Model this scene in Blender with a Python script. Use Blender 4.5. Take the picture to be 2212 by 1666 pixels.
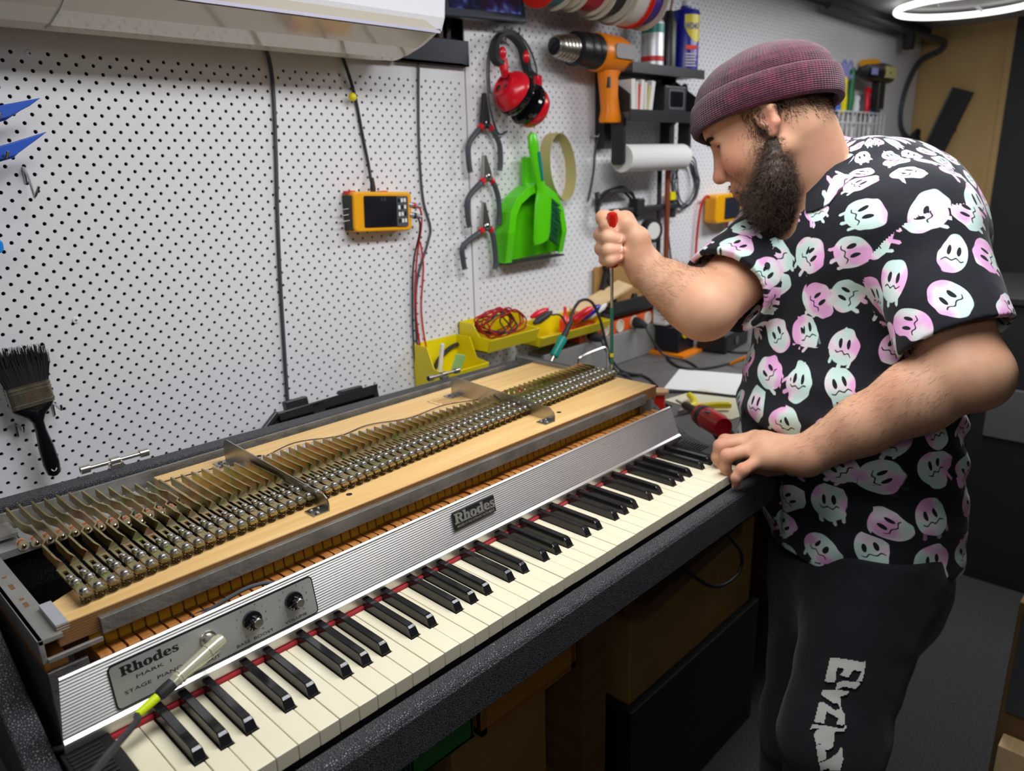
import bpy, math, random
import numpy as np
from mathutils import Vector, Matrix, Euler

for o in list(bpy.data.objects):
    bpy.data.objects.remove(o, do_unlink=True)
SC = bpy.context.scene
COL = SC.collection
PI = math.pi
rnd = random.Random(7)

# ------------------------------------------------------------------ camera
# metres; x runs along the keyboard to the treble, y to the pegboard wall, z up; z = 0 is the top of the white keys
cam_d = bpy.data.cameras.new('camera')
cam = bpy.data.objects.new('camera', cam_d)
COL.objects.link(cam)
_R = Vector((0.68822242, -0.72504491, -0.025686))
_U = Vector((0.22349826, 0.17819893, 0.95827641))
_F = Vector((0.69021622, 0.66524809, -0.28468677))
cam.matrix_world = Matrix(((_R.x, _U.x, -_F.x, -0.1662365), (_R.y, _U.y, -_F.y, -0.57357298), (_R.z, _U.z, -_F.z, 0.53439767), (0, 0, 0, 1)))
cam_d.sensor_fit = 'HORIZONTAL'
cam_d.sensor_width = 36.0
cam_d.lens = 36.0 * 1633.77 / 2212.0
cam_d.clip_start = 0.02
cam_d.dof.use_dof = True
cam_d.dof.focus_distance = 0.98
cam_d.dof.aperture_fstop = cam_d.lens / 1000.0 / 0.0052
SC.camera = cam

# ------------------------------------------------------------------ light and exposure
SC.view_settings.view_transform = 'Standard'
SC.view_settings.look = 'None'
SC.view_settings.exposure = 0.0
SC.view_settings.gamma = 1.0
SC.view_settings.use_curve_mapping = False
W = bpy.data.worlds.new('world')
SC.world = W
W.use_nodes = True
W.node_tree.nodes['Background'].inputs[0].default_value = (0.80, 0.88, 1.0, 1)
W.node_tree.nodes['Background'].inputs[1].default_value = 0.03

def area(name, loc, aim, sx, sy, power, col=(1, 1, 1)):
    d = bpy.data.lights.new(name, 'AREA')
    d.shape = 'RECTANGLE'; d.size = sx; d.size_y = sy; d.energy = power; d.color = col
    o = bpy.data.objects.new(name, d); COL.objects.link(o)
    o.location = loc
    o.rotation_euler = (Vector(aim) - Vector(loc)).to_track_quat('-Z', 'Y').to_euler()
    return o
area('ceiling_and_fill_light', (0.75, -0.15, 1.10), (0.75, -0.15, 0), 1.2, 0.30, 20.0, (0.97, 0.98, 1.0))
area('ceiling_and_fill_light', (2.55, -0.05, 1.10), (2.55, -0.05, 0), 1.2, 0.30, 21.0, (0.97, 0.98, 1.0))
area('ceiling_and_fill_light', (-0.5, -0.9, 1.10), (0.0, -0.4, 0), 0.9, 0.6, 5.0, (0.97, 0.98, 1.0))  # added fill lamp behind the camera, no fixture there; lifts the shade

# ------------------------------------------------------------------ materials
MATS = {}
def pm(name, col=(0.5, 0.5, 0.5), rough=0.5, metal=0.0, bump=None, var=None, spec=None, coat=0.0, trans=0.0, emit=None, sheen=0.0, sss=0.0, vor=None, ior=None):
    """bump=(scale, strength, detail); var=(scale, colour2, contrast); vor=(scale, strength) leather grain"""
    m = bpy.data.materials.new(name); m.use_nodes = True
    nt = m.node_tree; b = nt.nodes['Principled BSDF']
    b.inputs['Base Color'].default_value = (*col, 1)
    b.inputs['Roughness'].default_value = rough
    b.inputs['Metallic'].default_value = metal
    if spec is not None: b.inputs['Specular IOR Level'].default_value = spec
    if coat: b.inputs['Coat Weight'].default_value = coat; b.inputs['Coat Roughness'].default_value = 0.08
    if trans: b.inputs['Transmission Weight'].default_value = trans
    if ior: b.inputs['IOR'].default_value = ior
    if sheen: b.inputs['Sheen Weight'].default_value = sheen
    if sss:
        b.inputs['Subsurface Weight'].default_value = sss
        b.inputs['Subsurface Radius'].default_value = (0.008, 0.003, 0.0015)
    if emit: b.inputs['Emission Color'].default_value = (*emit[0], 1); b.inputs['Emission Strength'].default_value = emit[1]
    tc = nt.nodes.new('ShaderNodeTexCoord')
    if var:
        n = nt.nodes.new('ShaderNodeTexNoise'); n.inputs['Scale'].default_value = var[0]; n.inputs['Detail'].default_value = 4
        nt.links.new(tc.outputs['Object'], n.inputs['Vector'])
        r = nt.nodes.new('ShaderNodeValToRGB')
        w = var[2] if len(var) > 2 else 0.2
        r.color_ramp.elements[0].position = 0.5 - w; r.color_ramp.elements[0].color = (*col, 1)
        r.color_ramp.elements[1].position = 0.5 + w; r.color_ramp.elements[1].color = (*var[1], 1)
        nt.links.new(n.outputs['Fac'], r.inputs['Fac']); nt.links.new(r.outputs['Color'], b.inputs['Base Color'])
    if bump or vor:
        bp = nt.nodes.new('ShaderNodeBump')
        if vor:
            n = nt.nodes.new('ShaderNodeTexVoronoi'); n.feature = 'DISTANCE_TO_EDGE'; n.inputs['Scale'].default_value = vor[0]
            bp.inputs['Strength'].default_value = vor[1]; bp.inputs['Distance'].default_value = 0.4 / vor[0]
            src = n.outputs['Distance']
            mr = nt.nodes.new('ShaderNodeMapRange'); mr.inputs['From Max'].default_value = 0.25
            nt.links.new(src, mr.inputs['Value']); src = mr.outputs['Result']
            mc = nt.nodes.new('ShaderNodeMix'); mc.data_type = 'RGBA'; mc.inputs['A'].default_value = (col[0] * .16, col[1] * .16, col[2] * .16, 1); mc.inputs['B'].default_value = (*col, 1)
            nt.links.new(src, mc.inputs['Factor']); nt.links.new(mc.outputs['Result'], b.inputs['Base Color'])
        else:
            n = nt.nodes.new('ShaderNodeTexNoise'); n.inputs['Scale'].default_value = bump[0]
            n.inputs['Detail'].default_value = bump[2] if len(bump) > 2 else 3
            bp.inputs['Strength'].default_value = bump[1]; bp.inputs['Distance'].default_value = 0.5 / bump[0]
            src = n.outputs['Fac']
        nt.links.new(tc.outputs['Object'], n.inputs['Vector'])
        nt.links.new(src, bp.inputs['Height']); nt.links.new(bp.outputs['Normal'], b.inputs['Normal'])
    MATS[name] = m
    return m

def lin(r, g, b):
    f = lambda c: (c / 255 / 12.92) if c <= 10 else ((c / 255 + 0.055) / 1.055) ** 2.4
    return (f(r), f(g), f(b))

def wood(name, c1, c2, scale=(2, 40, 40), rough=0.45, axis_noise=3.0):
    m = bpy.data.materials.new(name); m.use_nodes = True
    nt = m.node_tree; b = nt.nodes['Principled BSDF']; b.inputs['Roughness'].default_value = rough
    tc = nt.nodes.new('ShaderNodeTexCoord'); mp = nt.nodes.new('ShaderNodeMapping')
    mp.inputs['Scale'].default_value = scale
    n = nt.nodes.new('ShaderNodeTexNoise'); n.inputs['Scale'].default_value = axis_noise; n.inputs['Detail'].default_value = 6; n.inputs['Distortion'].default_value = 0.6
    r = nt.nodes.new('ShaderNodeValToRGB')
    r.color_ramp.elements[0].position = 0.35; r.color_ramp.elements[0].color = (*c1, 1)
    r.color_ramp.elements[1].position = 0.7; r.color_ramp.elements[1].color = (*c2, 1)
    nt.links.new(tc.outputs['Object'], mp.inputs['Vector']); nt.links.new(mp.outputs['Vector'], n.inputs['Vector'])
    nt.links.new(n.outputs['Fac'], r.inputs['Fac']); nt.links.new(r.outputs['Color'], b.inputs['Base Color'])
    MATS[name] = m
    return m

# ------------------------------------------------------------------ mesh helpers
def frame_from(d):
    d = Vector(d).normalized()
    a = Vector((0, 0, 1)) if abs(d.z) < 0.9 else Vector((1, 0, 0))
    u = d.cross(a).normalized(); v = d.cross(u).normalized()
    return u, v

class MB:
    """collects boxes, tubes, lathes and prisms for one mesh"""
    def __init__(self): self.v = []; self.f = []; self.s = []; self.mi = []; self.cur = 0
    def add(self, vs, fs, smooth=False):
        n = len(self.v); self.v += [tuple(p) for p in vs]
        for f in fs: self.f.append(tuple(i + n for i in f)); self.s.append(smooth); self.mi.append(self.cur)
        return self
    def box(self, c, s, rot=None):
        c = Vector(c); hx, hy, hz = s[0] / 2, s[1] / 2, s[2] / 2
        vs = [Vector((x, y, z)) for x in (-hx, hx) for y in (-hy, hy) for z in (-hz, hz)]
        if rot is not None: vs = [rot @ p for p in vs]
        return self.add([p + c for p in vs], [(0, 1, 3, 2), (4, 6, 7, 5), (0, 4, 5, 1), (2, 3, 7, 6), (0, 2, 6, 4), (1, 5, 7, 3)])
    def bb(self, lo, hi):
        lo = Vector(lo); hi = Vector(hi)
        return self.box((lo + hi) / 2, hi - lo)
    def cyl(self, p0, p1, r0, r1=None, n=16, smooth=True):
        r1 = r0 if r1 is None else r1
        p0 = Vector(p0); p1 = Vector(p1); u, v = frame_from(p1 - p0)
        ring = [u * math.cos(2 * PI * i / n) + v * math.sin(2 * PI * i / n) for i in range(n)]
        vs = [p0 + q * r0 for q in ring] + [p1 + q * r1 for q in ring]
        self.add(vs, [(i, i + n, (i + 1) % n + n, (i + 1) % n) for i in range(n)], smooth)
        return self.add(vs, [tuple(range(n)), tuple(range(2 * n - 1, n - 1, -1))])
    def tube(self, path, r, n=8, closed=False, smooth=True):
        P = [Vector(p) for p in path]; m = len(P)
        R = r if isinstance(r, (list, tuple)) else [r] * m
        vs = []; u = None
        for i in range(m):
            if closed: t = P[(i + 1) % m] - P[i - 1]
            else: t = P[min(i + 1, m - 1)] - P[max(i - 1, 0)]
            t = t.normalized() if t.length > 1e-9 else Vector((0, 0, 1))
            if u is None: u, v = frame_from(t)
            else:
                u = (u - t * u.dot(t)); u = u.normalized() if u.length > 1e-6 else frame_from(t)[0]
                v = t.cross(u)
            vs += [P[i] + (u * math.cos(2 * PI * j / n) + v * math.sin(2 * PI * j / n)) * R[i] for j in range(n)]
        fs = []
        for i in range(m if closed else m - 1):
            a = i * n; b = ((i + 1) % m) * n
            fs += [(a + j, a + (j + 1) % n, b + (j + 1) % n, b + j) for j in range(n)]
        self.add(vs, fs, smooth)
        if not closed: self.add(vs, [tuple(range(n - 1, -1, -1)), tuple(range((m - 1) * n, m * n))])
        return self
    def lathe(self, prof, o=(0, 0, 0), axis=(0, 0, 1), n=24, smooth=True, squash=None):
        """prof: (radius, height) pairs along axis from o"""
        o = Vector(o); a = Vector(axis).normalized(); u, v = frame_from(a)
        vs = []
        for r, h in prof:
            vs += [o + a * h + (u * math.cos(2 * PI * j / n) + v * math.sin(2 * PI * j / n)) * max(r, 1e-5) for j in range(n)]
        fs = []
        for i in range(len(prof) - 1):
            A = i * n; B = A + n
            fs += [(A + j, A + (j + 1) % n, B + (j + 1) % n, B + j) for j in range(n)]
        self.add(vs, fs, smooth)
        return self.add(vs, [tuple(range(n - 1, -1, -1)), tuple(range((len(prof) - 1) * n, len(prof) * n))])
    def prism(self, poly, o, u, v, depth, smooth=False):
        """polygon of (a, b) in the plane o + a u + b v, extruded by the vector depth"""
        o = Vector(o); u = Vector(u); v = Vector(v); d = Vector(depth); n = len(poly)
        vs = [o + u * a + v * b for a, b in poly]; vs += [p + d for p in vs]
        area2 = sum(poly[i][0] * poly[(i + 1) % n][1] - poly[(i + 1) % n][0] * poly[i][1] for i in range(n))
        flip = (area2 > 0) == (u.cross(v).dot(d) > 0)
        a = list(range(n)); b = list(range(n, 2 * n))
        fs = [tuple(a[::-1] if flip else a), tuple(b if flip else b[::-1])]
        side = [(i, (i + 1) % n, (i + 1) % n + n, i + n) for i in range(n)]
        if not flip: side = [f[::-1] for f in side]
        self.add(vs, [fs[0], fs[1]])
        return self.add(vs, side, smooth)
    def sweep(self, sections, smooth=True, cap=True, closed=False):
        """sections: lists of points, all the same length, joined in order"""
        n = len(sections[0]); vs = [p for s in sections for p in s]; fs = []
        m = len(sections)
        for i in range(m if closed else m - 1):
            A = i * n; B = ((i + 1) % m) * n
            fs += [(A + j, B + j, B + (j + 1) % n, A + (j + 1) % n) for j in range(n)]
        self.add(vs, fs, smooth)
        if cap and not closed: self.add(vs, [tuple(range(n)), tuple(range(m * n - 1, (m - 1) * n - 1, -1))])
        return self
    def ball(self, c, r, n=12, scale=(1, 1, 1)):
        c = Vector(c); vs = []; fs = []; m = n // 2
        for i in range(m + 1):
            t = PI * i / m
            for j in range(n):
                p = 2 * PI * j / n
                vs.append(c + Vector((math.sin(t) * math.cos(p) * r * scale[0], math.sin(t) * math.sin(p) * r * scale[1], math.cos(t) * r * scale[2])))
        for i in range(m):
            fs += [(i * n + j, (i + 1) * n + j, (i + 1) * n + (j + 1) % n, i * n + (j + 1) % n) for j in range(n)]
        return self.add(vs, fs, True)
    def xf(self, M):
        self.v = [tuple(M @ Vector(p)) for p in self.v]; return self
    def join(self, o):
        n = len(self.v); self.v += o.v
        self.f += [tuple(i + n for i in f) for f in o.f]; self.s += o.s; self.mi += [self.cur] * len(o.f)
        return self

ORG = {}
def setp(o, label=None, cat=None, group=None, kind=None):
    if label: o['label'] = label
    if cat: o['category'] = cat
    if group: o['group'] = group
    if kind: o['kind'] = kind
    return o

def thing(name, label, cat, loc, group=None):
    o = bpy.data.objects.new(name, None); COL.objects.link(o); o.empty_display_size = 0.02
    o.location = loc; ORG[o.name] = Vector(loc)
    return setp(o, label, cat, group)

def obj(name, mb, mat, parent=None, bevel=0.0, seg=2, auto=35, label=None, cat=None, group=None, kind=None, fix=False):
    me = bpy.data.meshes.new(name)
    if parent is not None: L = ORG[parent.name]
    else:
        A = np.array(mb.v); L = Vector(((A[:, 0].min() + A[:, 0].max()) / 2, (A[:, 1].min() + A[:, 1].max()) / 2, A[:, 2].min()))
    me.from_pydata([Vector(p) - L for p in mb.v], [], mb.f)
    for m in (mat if isinstance(mat, (list, tuple)) else [mat]): me.materials.append(MATS[m] if isinstance(m, str) else m)
    me.polygons.foreach_set('use_smooth', mb.s)
    me.polygons.foreach_set('material_index', mb.mi)
    me.update()
    if fix:
        import bmesh
        bm = bmesh.new(); bm.from_mesh(me); bmesh.ops.recalc_face_normals(bm, faces=bm.faces); bm.to_mesh(me); bm.free()
    if bevel:
        import bmesh
        bm = bmesh.new(); bm.from_mesh(me); bmesh.ops.remove_doubles(bm, verts=bm.verts, dist=1e-6); bm.to_mesh(me); bm.free()
    if auto and any(mb.s):
        me.set_sharp_from_angle(angle=math.radians(auto))
    o = bpy.data.objects.new(name, me); COL.objects.link(o)
    if parent is not None: o.parent = parent
    else: o.location = L
    ORG[o.name] = L
    if bevel:
        md = o.modifiers.new('bevel', 'BEVEL'); md.width = bevel; md.segments = seg; md.limit_method = 'ANGLE'; md.angle_limit = math.radians(40)
        md.harden_normals = False
    return setp(o, label, cat, group, kind)

def spline(pts, n=10, closed=False):
    """Catmull-Rom through the points"""
    P = [Vector(p) for p in pts]; m = len(P); out = []
    rng = range(m) if closed else range(m - 1)
    for i in rng:
        if closed: a, b, c, d = P[i - 1], P[i], P[(i + 1) % m], P[(i + 2) % m]
        else: a, b, c, d = P[max(i - 1, 0)], P[i], P[i + 1], P[min(i + 2, m - 1)]
        for k in range(n):
            t = k / n
            out.append(0.5 * ((2 * b) + (c - a) * t + (2 * a - 5 * b + 4 * c - d) * t * t + (3 * b - a - 3 * c + d) * t ** 3))
    if not closed: out.append(P[-1])
    return out

def text_mb(s, o, u, v, height, width=None, depth=0.0003, shear=0.0, bold=0.0, center=False, spacing=1.0):
    """letters laid in the plane o + a u + b v; height is the cap height, width the length of the line"""
    cu = bpy.data.curves.new('letters', 'FONT'); cu.body = s; cu.size = 1.0; cu.extrude = 0.0; cu.offset = bold; cu.shear = shear; cu.space_character = spacing
    cu.resolution_u = 3
    ob = bpy.data.objects.new('letters', cu); COL.objects.link(ob)
    dg = bpy.context.evaluated_depsgraph_get(); me = bpy.data.meshes.new_from_object(ob.evaluated_get(dg))
    vs = np.array([p.co[:] for p in me.vertices]); fs = [tuple(p.vertices) for p in me.polygons]
    bpy.data.objects.remove(ob); bpy.data.curves.remove(cu); bpy.data.meshes.remove(me)
    k = height / 0.729
    x0, x1 = vs[:, 0].min(), vs[:, 0].max()
    kx = (width / (x1 - x0)) if width else k
    if center: xs = (vs[:, 0] - (x0 + x1) / 2) * kx
    else: xs = (vs[:, 0] - x0) * kx
    ys = vs[:, 1] * k
    o = Vector(o); u = Vector(u).normalized(); v = Vector(v).normalized(); n = u.cross(v) * depth
    mb = MB()
    mb.add([o + u * float(a) + v * float(b) + n for a, b in zip(xs, ys)], fs)
    return mb

def glyph_mb(loops, o, u, v, depth):
    """filled outline with holes: loops of (a, b); extruded by depth along u x v"""
    cu = bpy.data.curves.new('outline', 'CURVE'); cu.dimensions = '2D'; cu.fill_mode = 'BOTH'; cu.extrude = 0.0
    for lp in loops:
        sp = cu.splines.new('POLY'); sp.points.add(len(lp) - 1); sp.use_cyclic_u = True
        for p, q in zip(sp.points, lp): p.co = (q[0], q[1], 0, 1)
    ob = bpy.data.objects.new('outline', cu); COL.objects.link(ob)
    dg = bpy.context.evaluated_depsgraph_get(); me = bpy.data.meshes.new_from_object(ob.evaluated_get(dg))
    vs = [p.co[:] for p in me.vertices]; fs = [tuple(p.vertices) for p in me.polygons]
    bpy.data.objects.remove(ob); bpy.data.curves.remove(cu); bpy.data.meshes.remove(me)
    o = Vector(o); u = Vector(u).normalized(); v = Vector(v).normalized(); n = u.cross(v)
    mb = MB()
    mb.add([o + u * a + v * b + n * depth for a, b, _ in vs], fs)
    for lp in loops:
        m = len(lp)
        A = [o + u * a + v * b for a, b in lp]; B = [p + n * depth for p in A]
        mb.add(A + B, [(i, (i + 1) % m, (i + 1) % m + m, i + m) for i in range(m)])
    return mb

# ------------------------------------------------------------------ material list
pm('pegboard_white', lin(232, 232, 235), 0.38)
pm('cavity_shade', (0.012, 0.010, 0.009), 0.9)  # near-black colour stands in for shade behind the pegboards and in holes
pm('paint_white', lin(215, 215, 216), 0.6)
pm('ceiling_grey', lin(170, 170, 168), 0.8)
pm('carpet', (0.020, 0.022, 0.021), 0.95, var=(260, (0.060, 0.062, 0.058), 0.12), bump=(500, 0.8))
wood('plywood', lin(186, 150, 92), lin(205, 172, 115), (6, 1.2, 0.5), 0.55)
pm('dark_frame', (0.018, 0.018, 0.02), 0.5)
pm('desk_grey', lin(88, 86, 84), 0.55, var=(14, lin(104, 102, 99), 0.25))
pm('black_plastic', (0.012, 0.012, 0.014), 0.38)
pm('soft_black', (0.014, 0.014, 0.016), 0.6)
pm('black_gloss', (0.006, 0.006, 0.008), 0.09, coat=0.3)
pm('black_rubber', (0.02, 0.02, 0.023), 0.55)
pm('grey_rubber', lin(70, 74, 80), 0.45)
pm('grey_plastic', lin(78, 82, 88), 0.4)
pm('chrome', (0.62, 0.62, 0.62), 0.18, 1.0)
pm('steel', (0.50, 0.49, 0.46), 0.32, 1.0, var=(60, (0.42, 0.41, 0.38), 0.3))
pm('nickel', (0.62, 0.59, 0.53), 0.3, 1.0)
pm('white_plastic', lin(238, 239, 243), 0.3)
pm('ac_beige', lin(214, 208, 192), 0.22)
pm('red_plastic', lin(214, 22, 40), 0.25)
pm('red_wire', lin(200, 30, 28), 0.4)
pm('orange_plastic', lin(238, 132, 14), 0.35)
pm('yellow_plastic', lin(236, 216, 16), 0.35)
pm('meter_yellow', lin(240, 168, 10), 0.4)
pm('lime_green', lin(90, 210, 14), 0.3)
pm('dark_green', lin(24, 110, 62), 0.4)
pm('teal_plastic', lin(10, 140, 128), 0.35)
pm('blue_plastic', lin(44, 92, 200), 0.35)
pm('screen_dark', (0.010, 0.010, 0.014), 0.12)
pm('paper_white', lin(225, 225, 222), 0.8)
pm('cardboard', lin(176, 134, 76), 0.8, var=(30, lin(164, 122, 66), 0.3))
wood('pine', lin(214, 180, 132), lin(228, 198, 152), (3, 30, 30), 0.5)

# ------------------------------------------------------------------ pegboards with real holes
PITCH = 0.02537
def pegboard(name, x0, x1, z0, z1, y, hx, hz, nseg, r=0.0031, thick=0.004):
    """white board with a diagonal lattice of drilled holes; (hx, hz) is one hole"""
    p = PITCH
    i0 = math.ceil((x0 + p * 0.4 - hx) / p); i1 = math.floor((x1 - p * 0.4 - hx) / p)
    j0 = math.ceil((z0 + p * 0.4 - hz) / p); j1 = math.floor((z1 - p * 0.4 - hz) / p)
    cs = [(hx + i * p, hz + j * p) for i in range(i0, i1 + 1) for j in range(j0, j1 + 1)]
    cs += [(hx + (i + .5) * p, hz + (j + .5) * p) for i in range(i0, i1) for j in range(j0, j1)]
    h = p / 2
    n = nseg
    ang = [2 * PI * k / n for k in range(n)]
    V = []; Fc = []
    for cx, cz in cs:
        b = len(V)
        V += [(cx + h, y, cz), (cx, y, cz + h), (cx - h, y, cz), (cx, y, cz - h)]
        V += [(cx + r * math.cos(a), y, cz + r * math.sin(a)) for a in ang]
        V += [(cx + r * math.cos(a), y + thick, cz + r * math.sin(a)) for a in ang]
        q = n // 4
        for s in range(4):
            ring = [b + 4 + (s * q + k) % n for k in range(q + 1)]
            Fc.append(tuple([b + s, b + (s + 1) % 4] + ring[::-1]))
        for k in range(n):
            Fc.append((b + 4 + k, b + 4 + (k + 1) % n, b + 4 + n + (k + 1) % n, b + 4 + n + k))
    # triangles between the outer diamonds, then solid margins
    ax0 = hx + i0 * p; ax1 = hx + i1 * p; az0 = hz + j0 * p; az1 = hz + j1 * p
    def tri(*t):
        b = len(V); V.extend([(a, y, c) for a, c in t]); Fc.append(tuple(range(b, b + len(t))))
    for i in range(i0, i1):
        x = hx + i * p
        tri((x + h, az0), (x + p, az0 - h), (x, az0 - h)); tri((x + h, az1), (x, az1 + h), (x + p, az1 + h))
    for j in range(j0, j1):
        z = hz + j * p
        tri((ax0, z + h), (ax0 - h, z), (ax0 - h, z + p)); tri((ax1, z + h), (ax1 + h, z + p), (ax1 + h, z))
    for (xa, xb, za, zb) in ((x0, ax0 - h, z0, z1), (ax1 + h, x1, z0, z1), (ax0 - h, ax1 + h, z0, az0 - h), (ax0 - h, ax1 + h, az1 + h, z1)):
        tri((xa, za), (xb, za), (xb, zb), (xa, zb))
    for sx, sz in ((-1, -1), (-1, 1), (1, -1), (1, 1)):
        cx = ax0 if sx < 0 else ax1; cz = az0 if sz < 0 else az1
        tri((cx + sx * h, cz), (cx + sx * h, cz + sz * h), (cx, cz + sz * h))
    mb = MB(); mb.add(V, Fc)
    # edges of the sheet
    for (a, b2) in (((x0, z0), (x1, z0)), ((x1, z0), (x1, z1)), ((x1, z1), (x0, z1)), ((x0, z1), (x0, z0))):
        mb.add([(a[0], y, a[1]), (b2[0], y, b2[1]), (b2[0], y + thick, b2[1]), (a[0], y + thick, a[1])], [(0, 1, 2, 3)])
    return mb
o = obj('pegboard', pegboard('a', -0.35, 1.143, -0.075, 0.745, 0.816, 0.2112, 0.7362, 12), 'pegboard_white')
setp(o, 'white pegboard panel nearest the camera, behind the electric piano', 'pegboard', 'white pegboards on the back wall')
peg1 = o
o = obj('pegboard', pegboard('b', 1.1455, 4.40, -0.075, 1.118, 0.814, 1.167, 0.731, 8), 'pegboard_white')
setp(o, 'tall white pegboard panel farther away, hung with tools, behind the standing man', 'pegboard', 'white pegboards on the back wall')
def cross_screw(px, pz):
    mb = MB(); mb.lathe([(0.0001, -0.0022), (0.0048, -0.0016), (0.0056, 0.0), ], (px, 0.8158, pz), (0, 1, 0), 18)
    t = thing('screw', 'white cross-head screw in the %s of the near pegboard' % ('upper left corner' if pz > .5 else 'left part, above the paintbrush'), 'screw', (px, 0.8158, pz), 'screws holding the pegboard')
    obj('head', mb, 'white_plastic', t)
    m2 = MB(); m2.box((px, 0.8134, pz), (0.0045, 0.0006, 0.0009)); m2.box((px, 0.8134, pz), (0.0009, 0.0006, 0.0045))
    obj('slot', m2, 'grey_plastic', t)
cross_screw(0.236, 0.710); cross_screw(0.229, 0.298)

# ------------------------------------------------------------------ room shell
def struct(name, mb, m, **k): return obj(name, mb, m, kind='structure', **k)
struct('wall_back', MB().bb((-1.6, 0.850, -1.0), (4.6, 0.95, 1.13)), 'cavity_shade')
struct('floor', MB().bb((-1.6, -2.2, -1.05), (5.6, 0.95, -1.0)), 'carpet')
struct('ceiling', MB().bb((-1.6, -2.2, 1.13), (5.6, 0.95, 1.18)), 'ceiling_grey')
struct('wall_right', MB().bb((4.42, -0.20, -1.0), (4.50, 0.85, 1.13)), 'plywood')
struct('wall_far', MB().bb((5.5, -2.2, -1.0), (5.6, 0.95, 1.13)), 'dark_frame')
pm('wall_charcoal', (0.06, 0.06, 0.062), 0.8)
struct('wall_left', MB().bb((-1.7, -2.2, -1.0), (-1.6, 0.95, 1.13)), 'wall_charcoal')
struct('wall_front', MB().bb((-1.7, -2.3, -1.0), (5.6, -2.2, 1.13)), 'wall_charcoal')
struct('trim_1', MB().bb((1.60, 0.772, 1.100), (4.40, 0.812, 1.130)), 'dark_frame')

# ------------------------------------------------------------------ the electric piano
pm('tolex', (0.085, 0.087, 0.098), 0.46, vor=(400, .8))
pm('key_ivory', lin(238, 231, 206), 0.22, var=(9, lin(232, 222, 190), 0.3))
pm('key_black', (0.010, 0.010, 0.012), 0.16, bump=(140, 0.03))
pm('red_felt', lin(176, 20, 34), 0.95, bump=(900, 0.6), sheen=0.4)
pm('rail_alu', (0.74, 0.73, 0.71), 0.34, 0.85)
pm('panel_alu', (0.50, 0.50, 0.475), 0.42, 0.55, bump=(1500, 0.03))
pm('ink_black', (0.008, 0.008, 0.008), 0.5)
pm('cream_lip', lin(226, 220, 204), 0.4)
wood('harp_maple', lin(222, 178, 112), lin(236, 198, 136), (1.2, 26, 26), 0.38)
wood('ply_edge', lin(120, 84, 50), lin(206, 160, 104), (0.3, 0.3, 230), 0.6, 3.0)
pm('cast_alu', (0.20, 0.195, 0.175), 0.55, .75, var=(26, (0.34, 0.33, 0.30), 0.22), bump=(140, 0.35, 6))
pm('frame_alu', (0.36, 0.35, 0.32), 0.5, .7, var=(22, (0.50, 0.48, 0.44), 0.25), bump=(160, 0.12))
pm('amber_plastic', lin(210, 170, 40), 0.35, var=(5, lin(196, 150, 30), 0.2))
wood('key_wood', lin(150, 92, 34), lin(186, 124, 58), (30, 3, 30), 0.6)
pm('coil_copper', lin(226, 122, 84), 0.4, 0.3)
pm('bobbin_cream', lin(222, 204, 170), 0.5)
pm('spring_brass', (0.09, 0.07, 0.035), 0.42, .9)
pm('zinc_grey', (0.60, 0.61, 0.64), 0.42, 0.6)
pm('brown_board', lin(124, 84, 46), 0.6)
pm('wire_white_soft', lin(206, 212, 214), 0.4)

def zinc_yellow():
    m = bpy.data.materials.new('tone_bar_zinc'); m.use_nodes = True; nt = m.node_tree; b = nt.nodes['Principled BSDF']
    b.inputs['Metallic'].default_value = 0.95; b.inputs['Roughness'].default_value = 0.30
    tc = nt.nodes.new('ShaderNodeTexCoord'); n = nt.nodes.new('ShaderNodeTexNoise'); n.inputs['Scale'].default_value = 34; n.inputs['Detail'].default_value = 3
    oi = nt.nodes.new('ShaderNodeObjectInfo'); ad = nt.nodes.new('ShaderNodeVectorMath'); ad.operation = 'ADD'
    sc = nt.nodes.new('ShaderNodeVectorMath'); sc.operation = 'SCALE'; sc.inputs['Scale'].default_value = 7.0
    cb = nt.nodes.new('ShaderNodeCombineXYZ'); nt.links.new(oi.outputs['Random'], cb.inputs['X']); nt.links.new(cb.outputs[0], sc.inputs[0])
    nt.links.new(tc.outputs['Object'], ad.inputs[0]); nt.links.new(sc.outputs[0], ad.inputs[1]); nt.links.new(ad.outputs[0], n.inputs['Vector'])
    r = nt.nodes.new('ShaderNodeValToRGB'); e = r.color_ramp.elements
    e[0].position = 0.30; e[0].color = (*lin(140, 150, 82), 1); e[1].position = 0.72; e[1].color = (*lin(172, 118, 92), 1)
    x = e.new(0.44); x.color = (*lin(172, 160, 108), 1); x = e.new(0.58); x.color = (*lin(186, 164, 116), 1)
    nt.links.new(n.outputs['Fac'], r.inputs['Fac']); nt.links.new(r.outputs['Color'], b.inputs['Base Color'])
    MATS['tone_bar_zinc'] = m
zinc_yellow()

KW = 0.0236
P = thing('electric_piano', 'open vintage electric stage piano with metal tone bars exposed, lying on the workbench', 'piano', (0.5, 0.28, -0.075))
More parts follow.
